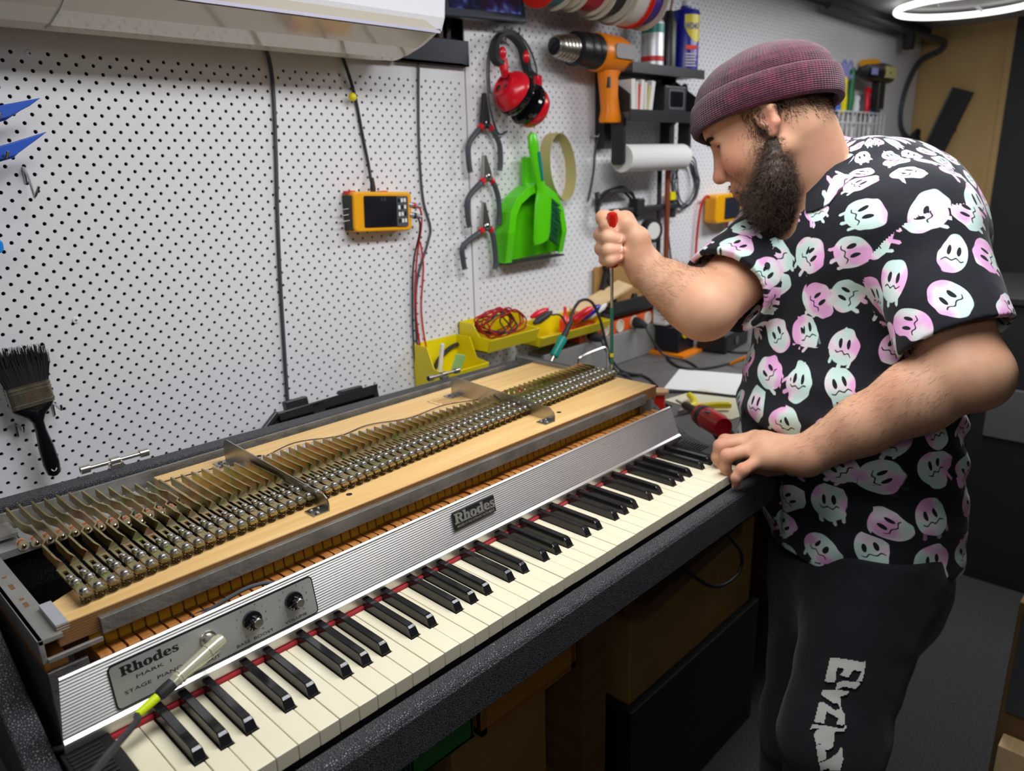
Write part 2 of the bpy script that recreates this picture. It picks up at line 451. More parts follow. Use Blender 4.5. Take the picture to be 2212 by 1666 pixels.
# --- case
zl = lambda x: 0.109 - 0.017 * (x - 0.0) / 1.06
case = MB()
side = [(-0.033, -0.075), (0.602, -0.075), (0.602, 0.10), (0.30, 0.095), (0.155, 0.004), (0.08, -0.014), (-0.033, -0.022)]
case.prism(side, (-0.074, 0, 0), (0, 1, 0), (0, 0, 1), (0.027, 0, 0))
case.prism(side, (1.064, 0, 0), (0, 1, 0), (0, 0, 1), (0.027, 0, 0))
b = [(-0.074, .566, .110), (1.091, .566, .092)]
case.sweep([[(x, .566, -.075), (x, .602, -.075), (x, .602, z), (x, .566, z)] for x, _, z in b], smooth=False)
obj('case', case, 'tolex', P, bevel=0.004, seg=3)
rail = MB()
rail.prism([(-0.034, -0.075), (-0.007, -0.075), (-0.007, -0.020), (-0.011, -0.0165), (-0.026, -0.0165), (-0.0315, -0.019), (-0.034, -0.0245)], (-0.074, 0, 0), (0, 1, 0), (0, 0, 1), (1.165, 0, 0))
obj('front_rail', rail, 'tolex', P, bevel=0.0015)
obj('case_bottom', MB().bb((-0.047, -0.007, -0.075), (1.064, 0.566, -0.066)), 'soft_black', P)
obj('key_bed', MB().bb((-0.004, 0.006, -0.040), (1.02, 0.20, -0.024)), 'soft_black', P)
# latch pins on the rear edge
def latch(x0, x1):
    zt = zl((x0 + x1) / 2) + 0.0105; y = 0.598
    mb = MB(); L = x1 - x0
    mb.cyl((x0, y, zt), (x1, y, zt), 0.0032, n=12)
    for a in (0.0, 0.43, 0.87): mb.cyl((x0 + a * L, y, zt), (x0 + (a + 0.13) * L, y, zt), 0.0062, n=16)
    mb.bb((x0 + .4 * L, y - .006, zt - .010), (x0 + .6 * L, y + .004, zt - .004))
    obj('latch_pin', mb, 'nickel', P)
latch(0.135, 0.232); latch(0.80, 0.885)
# --- white keys
BL = {}
for g in range(43):
    n = g % 7    # E F G A B C D
    nxt = {1: -0.0025, 2: 0.0, 3: 0.0025, 5: -0.0022, 6: 0.0022}
    if n in nxt and g < 42: BL[g] = (g + 1) * KW + nxt[n]
BW = 0.0126
for g in range(43):
    x0 = g * KW + 0.0004; x1 = (g + 1) * KW - 0.0004
    yb = 0.0478
    poly = [(x0, 0.0), (x1, 0.0)]
    if g in BL: c = BL[g] - BW / 2 - 0.0008; poly += [(x1, yb), (c, yb), (c, 0.1415)]
    else: poly += [(x1, 0.1415)]
    if g - 1 in BL: c = BL[g - 1] + BW / 2 + 0.0008; poly += [(c, 0.1415), (c, yb), (x0, yb)]
    else: poly += [(x0, 0.1415)]
    dz = rnd.uniform(-0.0005, 0.0003)
    mb = MB().prism(poly, (0, 0, dz), (1, 0, 0), (0, 1, 0), (0, 0, -0.018))
    obj('white_key', mb, 'key_ivory', P, bevel=0.0008)
mb = MB().bb((0.9845, 0.0195, -0.0006), (0.9866, 0.0340, 0.0006)); obj('key_mark', mb, 'ink_black', P)
for g, c in BL.items():
    h = 0.0122; bw = BW / 2; tw = 0.0047
    secs = []
    for y, z, w in ((0.0485, -0.004, bw), (0.0495, 0.001, bw - .0002), (0.0545, 0.0098, tw + .0006), (0.0575, 0.0118, tw), (0.0605, h, tw), (0.1470, h, tw)):
        secs.append((y, z, w))
    # cross-sections along y: trapezoid from the bottom to the height the nose has there
    S = []
    for y, zt, w in secs:
        S.append([(c - bw, y, -0.006), (c + bw, y, -0.006), (c + w, y, zt), (c - w, y, zt)])
    mb = MB().sweep(S, smooth=False)
    obj('black_key', mb, 'key_black', P, bevel=0.0009)
obj('felt_strip', MB().bb((-0.003, 0.1425, -0.006), (1.018, 0.1500, 0.0035)), 'red_felt', P, bevel=0.0012)
# --- cheek blocks beside the keys
for xa, xb in ((-0.0455, -0.0025), (1.0172, 1.062)):
    mb = MB().bb((xa, -0.005, -0.03), (xb, 0.149, 0.007))
    for k in range(9): mb.bb((xa + .003, 0.088 + k * 0.0062, 0.007), (xb - .010, 0.0912 + k * 0.0062, 0.0085))
    obj('cheek_block', mb, 'black_plastic', P, bevel=0.0008)
# --- ribbed name rail
rp = [(0.1505, 0.0045), (0.1462, 0.0045), (0.1462, 0.0150), (0.1415, 0.0172), (0.1415, 0.0200), (0.1455, 0.0225)]
NR = 17
for k in range(NR * 4 + 1):
    f = k / (NR * 4.0)
    z = 0.024 + f * 0.053; y = 0.146 + f * 0.0105
    a = 0.00055 * math.sin(2 * PI * f * NR)
    rp.append((y - a, z))
rp += [(0.1555, 0.0785), (0.1580, 0.0800), (0.1605, 0.0790), (0.1605, 0.0770), (0.1510, 0.0240)]
S = []
for end in (0, 1):
    S.append([((-0.041 + 0.010 * max(0, (z - .02) / .06)) if end == 0 else (1.0405 - 0.018 * max(0, (z - .02) / .06)), y, z) for y, z in rp])
mb = MB().sweep(S[::-1], smooth=False)
obj('name_rail', mb, 'rail_alu', P, fix=True)
# --- control panel: coordinates (x, s) along the sloping face
PV = Vector((0, 0.0105, 0.053)).normalized(); PU = Vector((1, 0, 0)); PN = PU.cross(PV)
PO = Vector((0, 0.146, 0.024)); PH = 0.05403
def pp(x, f, d=0.0): return PO + PU * x + PV * (f * PH) + PN * d
def rrect(x0, x1, y0, y1, r, n=6):
    out = []
    for cx, cy, a0 in ((x1 - r, y1 - r, 0), (x0 + r, y1 - r, 90), (x0 + r, y0 + r, 180), (x1 - r, y0 + r, 270)):
        for k in range(n + 1):
            a = math.radians(a0 + 90 * k / n); out.append((cx + r * math.cos(a), cy + r * math.sin(a)))
    return out
mb = MB().prism(rrect(0.0085, 0.2375, 0.012 * PH, 0.875 * PH, 0.005), PO - PN * 0.0004, PU, PV, PN * 0.0016)
panel = obj('control_panel', mb, 'ink_black', P, label='silver control panel with black border and printed lettering')
mb = MB().prism(rrect(0.0100, 0.2360, 0.040 * PH, 0.848 * PH, 0.004), PO + PN * 0.0012, PU, PV, PN * 0.0003)
obj('panel_face', mb, 'panel_alu', panel)
RH = {  # fat serif letters, drawn in units of cap height
 'R': [[(0,0),(.42,0),(.42,.09),(.34,.11),(.34,.45),(.43,.45),(.55,.08),(.66,-.01),(.86,0),(.90,.10),(.80,.12),(.68,.43),(.82,.55),(.84,.78),(.72,.95),(.5,1.0),(0,1.0),(0,.91),(.08,.89),(.08,.11),(0,.09)],[(.34,.56),(.34,.89),(.46,.89),(.53,.82),(.54,.64),(.46,.56)]],
 'h': [[(0,0),(.36,0),(.36,.09),(.31,.11),(.31,.50),(.39,.56),(.44,.50),(.44,.11),(.39,.09),(.39,0),(.74,0),(.74,.09),(.67,.11),(.67,.55),(.58,.69),(.42,.70),(.31,.61),(.31,1.04),(0,1.0),(0,.92),(.08,.90),(.08,.11),(0,.09)]],
 'o': [[(.33,-.02),(.52,.02),(.64,.15),(.68,.34),(.64,.53),(.52,.66),(.33,.70),(.15,.66),(.03,.53),(0,.34),(.03,.15),(.15,.02)],[(.33,.08),(.26,.13),(.24,.34),(.26,.55),(.33,.60),(.41,.55),(.43,.34),(.41,.13)]],
 'd': [[(.36,1.0),(.36,.92),(.44,.90),(.44,.64),(.30,.70),(.12,.64),(.02,.50),(0,.33),(.03,.14),(.14,.01),(.28,-.02),(.44,.07),(.44,0),(.75,.03),(.75,.11),(.67,.13),(.67,1.04)],[(.44,.18),(.36,.11),(.28,.14),(.25,.33),(.28,.54),(.36,.58),(.44,.52)]],
 'e': [[(.63,.31),(.25,.31),(.29,.16),(.40,.10),(.52,.13),(.60,.20),(.64,.14),(.53,.02),(.34,-.02),(.14,.03),(.02,.17),(0,.36),(.06,.55),(.18,.67),(.34,.70),(.52,.64),(.61,.50)],[(.25,.41),(.41,.41),(.40,.57),(.33,.62),(.27,.57)]],
 's': [[(.04,0),(.10,.03),(.26,-.02),(.44,.03),(.53,.16),(.50,.32),(.36,.42),(.22,.49),(.21,.57),(.28,.62),(.37,.57),(.42,.48),(.48,.48),(.48,.69),(.42,.69),(.38,.66),(.26,.70),(.10,.65),(.02,.53),(.05,.38),(.18,.28),(.32,.20),(.32,.11),(.23,.06),(.13,.12),(.08,.24),(.02,.24)]],
}
def rhodes(o, u, v, hgt, width, depth):
    adv = {'R': .90, 'h': .76, 'o': .71, 'd': .77, 'e': .67, 's': .53}
    tot = sum(adv.values()) ; k = width / tot; x = 0; mb = MB()
    for ch in 'Rhodes':
        g = glyph_mb([[(a * k + x, b * hgt) for a, b in lp] for lp in RH[ch]], o, u, v, depth); mb.join(g); x += adv[ch] * k
    return mb
mb = rhodes(pp(0.0190, 0.605, 0.0015), PU, PV, 0.0098, 0.058, 0.0002)
mb.join(text_mb('MARK  I', pp(0.0320, 0.455, 0.0015), PU, PV, 0.0036, 0.0350))
mb.join(text_mb('STAGE  PIANO', pp(0.0185, 0.250, 0.0015), PU, PV, 0.0037, 0.0580))
mb.join(text_mb('INPUT', pp(0.0950, 0.105, 0.0015), PU, PV, 0.0033, 0.0205))
mb.join(text_mb('BASS  BOOST', pp(0.1345, 0.100, 0.0015), PU, PV, 0.0034, 0.0445))
mb.join(text_mb('VOLUME', pp(0.1935, 0.095, 0.0015), PU, PV, 0.0034, 0.0285))
for kx in (0.157, 0.209):
    for i, s in enumerate(('0', '1', '2', '3', '4', '6', '7', '8', '9', '10')):
        a = math.radians((236, 210, 180, 154, 124, 66, 34, 8, -22, -54)[i])
        mb.join(text_mb(s, pp(kx + math.cos(a) * 0.0178, 0.515 - 0.018 + math.sin(a) * 0.0178 / PH, 0.0015), PU, PV, 0.0022, center=True))
obj('lettering', mb, 'ink_black', panel, label='black printed name, INPUT, BASS BOOST and VOLUME lettering')
for kx in (0.157, 0.209):
    k = MB(); k.lathe([(0.0108, 0.0), (0.0108, 0.004), (0.0100, 0.0050), (0.0062, 0.0060), (0.0058, 0.0160), (0.0052, 0.0165)], pp(kx, 0.52, 0.0015), PN, 30)
    for j in range(10):
        a = 2 * PI * j / 10; c = pp(kx, 0.52, 0.0085) + PU * math.cos(a) * 0.0060 + PV * math.sin(a) * 0.0060
        k.cyl(c, c + PN * 0.006, 0.0011, n=6)
    kb = obj('knob', k, 'black_gloss', P, label='black control knob with bright cap')
    obj('knob_cap', MB().lathe([(0.0050, 0.0), (0.0050, 0.0008), (0.0046, 0.0011)], pp(kx, 0.52, 0.0178), PN, 24), 'nickel', kb)
    m = MB()
    for da in (-2.35, -2.0):
        c = Vector((math.cos(da), math.sin(da))); m.cyl(pp(kx, 0.52, 0.0062) + (PU * c.x + PV * c.y) * 0.0066, pp(kx, 0.52, 0.0067) + (PU * c.x + PV * c.y) * 0.0102, 0.0007, n=6)
    obj('pointer', m, 'white_plastic', kb)
obj('jack_socket', MB().lathe([(0.0088, 0), (0.0088, 0.0018), (0.0070, 0.0030), (0.0050, 0.0030)], pp(0.107, 0.57, 0.0015), PN, 28), 'nickel', P)
# --- maker's badge
bw0, bw1 = 0.460, 0.541
mb = MB().prism([(bw0, .36 * PH), (bw1, .375 * PH), (bw1, .815 * PH), (bw0, .815 * PH)], PO + PN * 0.0006, PU, PV, PN * 0.0026)
badge = obj('badge', mb, 'ink_black', P, label='black badge with raised silver name', bevel=0.0004)
mb = rhodes(pp(bw0 + 0.0015, 0.525, 0.0032), PU, PV, 0.0140, 0.0780, 0.0012)
mb.prism([(bw0 + .001, .50 * PH), (bw1 - .001, .50 * PH), (bw1 - .001, .513 * PH), (bw0 + .001, .513 * PH)], PO + PN * 0.0032, PU, PV, PN * 0.0006)
mb.join(text_mb('MAKERS OF FINE KEYBOARD INSTRUMENTS', pp(bw0 + 0.0045, 0.400, 0.0034), PU, PV, 0.0038, 0.0735, bold=0.012, shear=0.12))
obj('badge_lettering', mb, 'rail_alu', badge)
# --- harp: maple boards on an aluminium frame
ZW = 0.112
def ys(k): return float(np.interp(k, [0, 10.7, 21.7, 32.5, 51.7, 72], [.2168, .2335, .2450, .2550, .2700, .2865]))
def yt(k): return float(np.interp(k, [0, 5, 8, 10, 13, 16, 20, 28, 33, 39, 49, 72], [.497, .485, .462, .446, .430, .426, .408, .404, .384, .374, .356, .332]))
xk = lambda k: 0.0184 + 0.9982 * k / 72
mb = MB()
fp = [(-0.0160, .1960), (1.0330, .1960), (1.0330, .3430), (1.020, .3430), (1.020, .327)] + [(xk(k), ys(k) + .040) for k in range(72, -1, -6)] + [(-0.0160, .240)]
mb.prism(fp, (0, 0, ZW - 0.024), (1, 0, 0), (0, 1, 0), (0, 0, 0.024))
obj('harp_board', mb, 'harp_maple', P, bevel=0.0006, label='long pale maple board carrying the tone bars')
mb = MB()
for k in range(8): mb.bb((-0.0166, 0.1953, ZW - 0.0225 + k * 0.0028), (1.0336, 0.1968, ZW - 0.0212 + k * 0.0028))
obj('plywood_edge', mb, 'brown_board', P)
mb = MB()
rp2 = [(0.200, .398), (0.30, .392), (0.52, .364), (0.75, .346), (1.018, .338), (1.018, .500), (0.200, .500)]
mb.prism(rp2, (0, 0, ZW - 0.020), (1, 0, 0), (0, 1, 0), (0, 0, 0.0198))
obj('harp_board', mb, 'harp_maple', P, bevel=0.0006, label='pale maple board behind the tone bars')
mb = MB()
for x, y in ((0.341, .456), (0.350, .232), (0.790, .236)): mb.cyl((x, y, ZW - .0030), (x, y, ZW + .0003), 0.0042, n=18)
obj('drilled_hole', mb, 'cavity_shade', P)  # dark discs on the board, hole shade put into their colour
mb = MB()
for t, x, y, h in (('PATENT PENDING', .715, .452, .0045), ('TONE GENERATOR', .715, .444, .0035), ('MODEL 73', .715, .436, .0035)):
    pass
for k in range(5): mb.bb((.690 + .004 * (k % 2), .4285 + k * .0065, ZW), (.760 - .008 * (k % 3), .4300 + k * .0065, ZW + .0002))
for a in ((.683, .4225, .768, .4232), (.683, .4630, .768, .4637), (.683, .4225, .6837, .4637), (.7673, .4225, .768, .4637)): mb.bb((a[0], a[1], ZW), (a[2], a[3], ZW + .0002))
obj('stamp', mb, 'brown_board', P, label='faint printed stamp on the rear maple board')
mb = MB()
mb.bb((0.0205, .1880, .0870), (0.990, .1952, .1050))
mb.bb((0.0205, .1950, .0840), (0.990, .2100, .0880))
obj('front_angle', mb, 'cast_alu', P, bevel=0.0006, label='worn aluminium rail along the front of the harp')
mb = MB()
mb.bb((-0.0345, .1900, .1010), (-0.0130, .5450, .1060)); mb.bb((-0.0345, .1900, .0800), (-0.0300, .5450, .1060)); mb.bb((-0.030, .1880, .0800), (0.020, .1920, .0850))
mb.bb((-0.013, .470, .1010), (0.02, .545, .1060))
obj('frame_side', mb, 'frame_alu', P, bevel=0.0005)
mb = MB()
for y, L in ((.402, .010), (.318, .014), (.286, .005), (.268, .011), (.352, .004)): mb.bb((-0.0245, y, .1058), (-0.0205, y + L, .1063))
obj('frame_slot', mb, 'brown_board', P)
obj('frame_side', MB().bb((1.012, .330, .1000), (1.0165, .545, .1190)), 'cast_alu', P, bevel=0.0005)
mb = MB()
mb.bb((-0.03, .511, .0900), (0.940, .515, .1190)); mb.bb((-0.03, .515, .0900), (0.940, .545, .0930))
obj('rear_angle', mb, 'cast_alu', P, bevel=0.0005)
obj('support_block', MB().bb((-0.033, .195, .0690), (-0.012, .55, .0800)), 'key_wood', P, bevel=0.0005)
mb = MB(); mb.bb((-0.0325, .192, -.066), (-0.028, .55, .0690)); mb.bb((-0.0325, .190, .040), (0.004, .1945, .0690)); mb.bb((-0.0325, .190, -.066), (-0.018, .1945, .040))
obj('action_bracket', mb, 'cast_alu', P, bevel=0.0005)
mb = MB(); mb.bb((1.008, .192, -.066), (1.012, .55, .092)); mb.bb((0.985, .1985, .02), (1.012, .2020, .0860))
obj('action_bracket', mb, 'cast_alu', P, bevel=0.0005)
obj('action_rail', MB().bb((-0.02, .225, .0640), (1.005, .245, .0880)), 'brown_board', P)
obj('tape_patch', MB().bb((-0.0163, .1955, ZW - .008), (-0.0050, .2500, ZW + .0004)), 'zinc_grey', P)
obj('rubber_stop', MB().lathe([(.012, 0), (.014, .003), (.014, .016), (.009, .019)], (-.014, .492, .1060), (0, 0, 1), 18), 'wire_white_soft', P)
# --- hammers and the wooden tails of the keys seen under the harp
for k in range(73):
    x = xk(k); w = 0.0058
    mb = MB(); dz = rnd.uniform(-.002, .002)
    mb.prism([(.2145, .0845), (.2105, .0840), (.2065, .0620 + dz), (.2145, .0620 + dz)], (x - w, 0, 0), (0, 1, 0), (0, 0, 1), (2 * w, 0, 0))
    mb.bb((x + w, .212, .0630), (x + 0.9982 / 72 - w, .2165, .0840)) if k < 72 else None
    obj('hammer', mb, 'amber_plastic', P)
for k in range(73):
    x = xk(k); w = 0.0056; dz = rnd.uniform(-.0012, .0012)
    mb = MB().prism([(.1620, -.020), (.2900, -.020), (.2900, .056 + dz), (.210, .0640 + dz), (.186, .0660 + dz), (.170, .0600 + dz), (.1620, .0440)], (x - w, 0, 0), (0, 1, 0), (0, 0, 1), (2 * w, 0, 0))
    obj('key_lever', mb, 'key_wood', P)
# --- pickups and their plates under the bass tone bars
mb = MB(); mb.bb((-0.012, .446, .0860), (0.205, .506, .0960))
for k in range(0, 14, 2): mb.bb((xk(k) + .002, .446, .0960), (xk(k) + .021, .503, .0985))
plate = obj('pickup_plate', mb, 'zinc_grey', P, bevel=0.0005)
for k in range(1, 14, 2):
    obj('plate_screw', MB().lathe([(0.0048, 0), (0.0048, .003), (.0036, .0042), (.0015, .0046)], (xk(k) + .0125, .480, .0985), (0, 0, 1), 12), 'steel', plate)
for k in range(0, 24):
    x = xk(k); yy = yt(k) - 0.052 if k < 10 else yt(k) - .035
    mb = MB().cyl((x, yy, .0960), (x, yy + .0018, .0960), .0062, n=16); mb.cyl((x, yy + .011, .0960), (x, yy + .013, .0960), .0062, n=16); mb.bb((x - .006, yy + .011, .0860), (x + .006, yy + .024, .0935))
    pk = obj('pickup', mb, 'bobbin_cream', P)
    obj('coil', MB().cyl((x, yy + .0018, .0960), (x, yy + .011, .0960), .0048, n=14), 'coil_copper', pk)
    obj('pole_tip', MB().lathe([(.0026, .0), (.0026, .002), (.0012, .0035)], (x, yy, .0960), (0, -1, 0), 10), 'chrome', pk)
for k in range(16, 73):
    x = xk(k); y = yt(k) + 0.015
    mb = MB(); mb.bb((x - .0044, y, ZW - .001), (x + .0044, y + .013, ZW + .0020)); mb.bb((x - .0044, y + .0115, ZW - .001), (x + .0044, y + .013, ZW + .0070))
    obj('pickup_clip', mb, 'zinc_grey', P)
# --- tone bars
def tone_bar(k):
    x = xk(k); y0 = ys(k) - 0.0082; zt = 0.1230; hw = 0.0050; th = 0.0024
    s = ys(k); tail = yt(k)
    mb = MB()
    mb.bb((x - hw, y0, zt), (x + hw, s + .0445, zt + th))
    mb.bb((x - hw, s + .0445, zt), (x - .0022, s + .0610, zt + th)); mb.bb((x + .0022, s + .0445, zt), (x + hw, s + .0610, zt + th))
    # twisted neck and upright blade
    path = [(s + .0610, 0, 0, 0), (s + .0660, 0, .0002, 0), (s + .0720, 0, .0008, 25), (s + .0770, 0, .0015, 58), (s + .0820, 0, .002, 84), (s + .0860, 0, .002, 90)]
    sg = 1
    if k < 12:
        a = s + .0860; L = tail - a; o = 0.0055 * (1 if k < 8 else .9)
        for f, dx in ((.16, 0), (.235, 0), (.285, o), (.33, o), (.50, o), (.55, o), (.64, 0.0008), (.70, 0), (1.0, 0)): path.append((a + L * f, dx, .002, 90))
    else:
        path += [(tail - .0, 0, .002, 90)]
    S = []
    for y, dx, dz, an in path:
        a = math.radians(an); c = Vector((x + dx, y, zt + th / 2 + dz)); u = Vector((math.cos(a), 0, math.sin(a))); v = Vector((-math.sin(a), 0, math.cos(a)))
        w = hw if an < 60 else 0.0058
        S.append([c + u * w + v * th / 2, c - u * w + v * th / 2, c - u * w - v * th / 2, c + u * w - v * th / 2])
    mb.sweep(S, smooth=True)
    tb = obj('tone_bar', mb, 'tone_bar_zinc', P, fix=True, auto=30)
    return tb, x, s, zt + th
def screw_mb(x, y, z, big=True):
    m = MB()
    if big:
        m.lathe([(.0058, 0), (.0058, .0008), (.0054, .0010), (.0050, .0010), (.0050, .0022), (.0036, .0022)], (x, y, z), (0, 0, 1), 16)
        m.lathe([(.0043, .0018), (.0043, .0026), (.0036, .0038), (.0024, .0046), (.0010, .0049)], (x, y, z), (0, 0, 1), 16)
    else: m.lathe([(.0037, 0), (.0040, .0010), (.0038, .0034), (.0030, .0040), (.0016, .0038)], (x, y, z), (0, 0, 1), 14)
    return m
rest = MB()
for k in range(73):
    tb, x, s, z = tone_bar(k)
    ms = [screw_mb(x, s, z), screw_mb(x, s + .0262, z), screw_mb(x - .001, s + .0385, z, False)]
    if k < 33:
        for m in ms: obj('screw', m, 'steel', tb)
    else:
        for m in ms: rest.join(m)
    hx = [(x + .0046 * math.cos(a), s + .0046 * math.sin(a), ZW + (z - .0024 - ZW) * a / (2 * PI * 3.2)) for a in [2 * PI * 3.2 * i / 50 for i in range(51)]]
    m = MB().tube(hx, .00065, 5); m.cyl((x, s, ZW), (x, s, z), .0016, n=8)
    obj('spring', m, 'spring_brass', tb)
obj('screw', rest, 'steel', P, kind='stuff')
# --- upright separator plates
def separator(xf, xr, yf, yr, zf, zr):
    d = Vector((xr - xf, yr - yf, 0)); L = d.length; u = d / L
    poly = [(0, 0.001), (0, .010), (.003, .017), (.010, zf - ZW), (L - .012, zr - ZW), (L - .004, zr - ZW - .003), (L, zr - ZW - .010), (L, .001)]
    mb = MB().prism(poly, (xf, yf, ZW), u, (0, 0, 1), Vector((0.0016, 0, 0)))
    mb.bb((xf - .022, yf, ZW), (xf + .001, yf + .022, ZW + .0016)); mb.bb((xr - .020, yr - .024, ZW), (xr + .001, yr, ZW + .0016))
    sp = obj('separator_plate', mb, 'steel', P)
    for a, b in ((-.014, .005), (-.006, .015), (-.016, .016)): obj('plate_screw', MB().lathe([(.0034, 0), (.0034, .0018), (.0014, .0030)], (xf + a, yf + b, ZW + .0016), (0, 0, 1), 10), 'steel', sp)
    for b in (-.008, -.018): obj('plate_screw', MB().lathe([(.0034, 0), (.0034, .0018), (.0014, .0030)], (xr - .012, yr + b, ZW + .0016), (0, 0, 1), 10), 'steel', sp)
separator(.3026, .2990, .2080, .4800, .1330, .1475)
separator(.7464, .7435, .2090, .4640, .1350, .1480)
# --- loose wires of the piano
w = spline([(.20, .466, ZW + .002), (.26, .455, ZW + .004), (.33, .442, ZW + .0015), (.40, .450, ZW + .006), (.47, .432, ZW + .0015), (.53, .436, ZW + .003), (.60, .414, ZW + .0015), (.68, .412, ZW + .005), (.76, .392, ZW + .002), (.84, .390, ZW + .004), (.92, .372, ZW + .0015)], 6)
obj('pickup_wire', MB().tube(w, .0010, 6), 'black_rubber', P)
w = spline([(.075, .185, .030), (.105, .178, .062), (.150, .172, .0775), (.180, .170, .0785), (.200, .168, .070), (.205, .175, .050)], 8)
obj('signal_wire', MB().tube(w, .0024, 8), 'grey_plastic', P, label='grey screened wire behind the control panel')
w = spline([(.070, .20, .045), (.095, .192, .060), (.125, .186, .0660), (.150, .190, .055)], 8)
obj('signal_wire', MB().tube(w, .0014, 8), 'black_rubber', P)
w = spline([(-.055, .36, -.05), (-.050, .23, -.03), (-.044, .165, .004), (-.034, .158, .008), (-.02, .164, .010)], 8)
obj('signal_wire', MB().tube(w, .0026, 8), 'grey_plastic', P)
w = spline([(-.040, .50, .06), (-.042, .40, .055), (-.043, .33, .040), (-.043, .30, .0), (-.040, .30, -.06)], 8)
obj('signal_wire', MB().tube(w, .0020, 8), 'grey_plastic', P)

# ------------------------------------------------------------------ things on the back wall
YW = 0.8155
def hook(parent_or_none, x, z, L=0.035, lip=0.012, label=None, group=None):
    mb = MB().tube([(x, YW + .004, z), (x, YW - .004, z), (x, YW - L * .6, z - .002), (x, YW - L, z - .003), (x, YW - L - .003, z + .002), (x, YW - L - .003, z + lip)], .0019, 8)
    mb.tube([(x, YW - .001, z), (x, YW - .001, z - .022)], .0017, 8)
    if parent_or_none is not None: return obj('hook', mb, 'chrome', parent_or_none)
    return obj('peg_hook', mb, 'chrome', label=label, cat='hook', group=group)

# --- air conditioner
t = thing('air_conditioner', 'white wall air conditioner above the near pegboard', 'air conditioner', (0.43, 0.72, 0.745))
pr = [(.849, .752), (.800, .748), (.775, .738), (.745, .7345), (.700, .7370), (.650, .7500), (.610, .7660), (.600, .7720), (.592, .7950), (.586, .86), (.592, 1.00), (.615, 1.06), (.849, 1.075)]
mb = MB(); xs = [(-.20, .02), (-.195, .0), (.840, .0), (.868, .004), (.882, .014), (.887, .030)]
S = []
for x, ins in xs:
    cy, cz = .73, .90
    S.append([(x, y + (cy - y) * ins * 2.2 * (1 if y < .84 else 0), z + (cz - z) * ins * 2.2) for y, z in pr])
mb.sweep(S, smooth=False)
obj('body', mb, 'ac_beige', t, fix=True, bevel=.003)
fr = [(.6005, .7760), (.5905, .7960), (.5835, .86), (.5895, 1.00), (.6145, 1.064), (.6200, 1.060), (.5960, .998), (.5900, .86), (.5960, .798), (.6030, .7790)]
obj('front_panel', MB().sweep([[(x, y, z) for y, z in fr] for x in (-.195, .872, .884)][::-1], smooth=False), 'white_plastic', t, fix=True, bevel=.002)
fl = [(.6020, .7685), (.6500, .7475), (.7000, .7345), (.7250, .7325), (.7250, .7350), (.7000, .7375), (.6520, .7500), (.6040, .7710)]
obj('flap', MB().sweep([[(x, y, z) for y, z in fl] for x in (.236, .862)][::-1], smooth=False), pm('ac_flap', lin(216, 210, 194), .10, coat=.5), t, fix=True)
pm('strip_lilac', lin(190, 188, 212), .3)
obj('trim_strip', MB().bb((-.195, .5985, .7700), (.880, .6020, .7748)), 'strip_lilac', t)
mb = MB()
for k in range(5): mb.bb((.236, .734 + k * .011, .7365 + k * .0015), (.862, .737 + k * .011, .7420 + k * .0015))
obj('outlet_louvre', mb, 'black_plastic', t)
setp(obj('shade_strip', MB().bb((-.34, .790, .745), (.930, .849, .757)), 'soft_black'), 'black strip standing in for the recess shade along the top edge of the near pegboard under the air conditioner', 'shade_strip')  # dark strip added where the recess is only in shade

# --- dark tool tray beside the air conditioner
t = thing('tool_tray', 'dark tray of tools in the gap right of the air conditioner', 'tray', (1.03, .78, .745))
mb = MB(); mb.bb((.935, .795, .746), (1.140, .803, .800)); mb.bb((.935, .795, .746), (1.140, .849, .752)); mb.bb((.935, .795, .746), (.942, .849, .800)); mb.bb((1.133, .795, .746), (1.140, .849, .800))
obj('tray', mb, pm('tray_navy', lin(26, 28, 42), .4), t, bevel=.001)
t2 = None
for i, (x, c, h) in enumerate(((.955, 'brown_tool', .12), (.985, 'black_plastic', .15), (1.015, 'black_plastic', .11), (1.045, 'blue_grey', .14), (1.075, 'brown_tool', .13), (1.105, 'black_plastic', .12))):
    if c not in MATS: pm(c, lin(70, 56, 30) if c[:2] == 'br' else lin(52, 60, 92), .5)
    m = MB().lathe([(.008, .0), (.009, .02), (.007, h * .6), (.010, h * .75), (.006, h)], (x, .822 + .010 * (i % 2), .752), (.05 * (i % 3 - 1), -.05, 1), 12)
    o = obj('screwdriver', m, c); setp(o, 'tool standing in the dark tray beside the air conditioner', 'tool', 'tools in the dark tray')

# --- small flat screen
t = thing('monitor', 'small black screen mounted high on the pegboard above the red headphones', 'screen', (1.16, .78, .842))
Rm = Euler((math.radians(-8), 0, 0)).to_matrix()
def mon(lo, hi): 
    m = MB().bb(lo, hi); return m.xf(Matrix.Translation((1.165, .762, .842)) @ Rm.to_4x4() @ Matrix.Rotation(math.radians(-2.5), 4, 'Y'))
obj('bezel', mon((-.132, -.008, 0), (.132, .008, .175)), pm('bezel_slate', lin(40, 46, 60), .4), t, bevel=.003)
m = bpy.data.materials.new('screen_picture'); m.use_nodes = True; nt = m.node_tree; b = nt.nodes['Principled BSDF']; b.inputs['Roughness'].default_value = .15
n = nt.nodes.new('ShaderNodeTexNoise'); n.inputs['Scale'].default_value = 26; n.inputs['Detail'].default_value = 1
tc = nt.nodes.new('ShaderNodeTexCoord'); nt.links.new(tc.outputs['Object'], n.inputs['Vector'])
r = nt.nodes.new('ShaderNodeValToRGB'); e = r.color_ramp.elements; e[0].position = .45; e[0].color = (*lin(8, 10, 34), 1); e[1].position = .68; e[1].color = (*lin(90, 112, 176), 1)
x = e.new(.57); x.color = (*lin(28, 40, 90), 1)
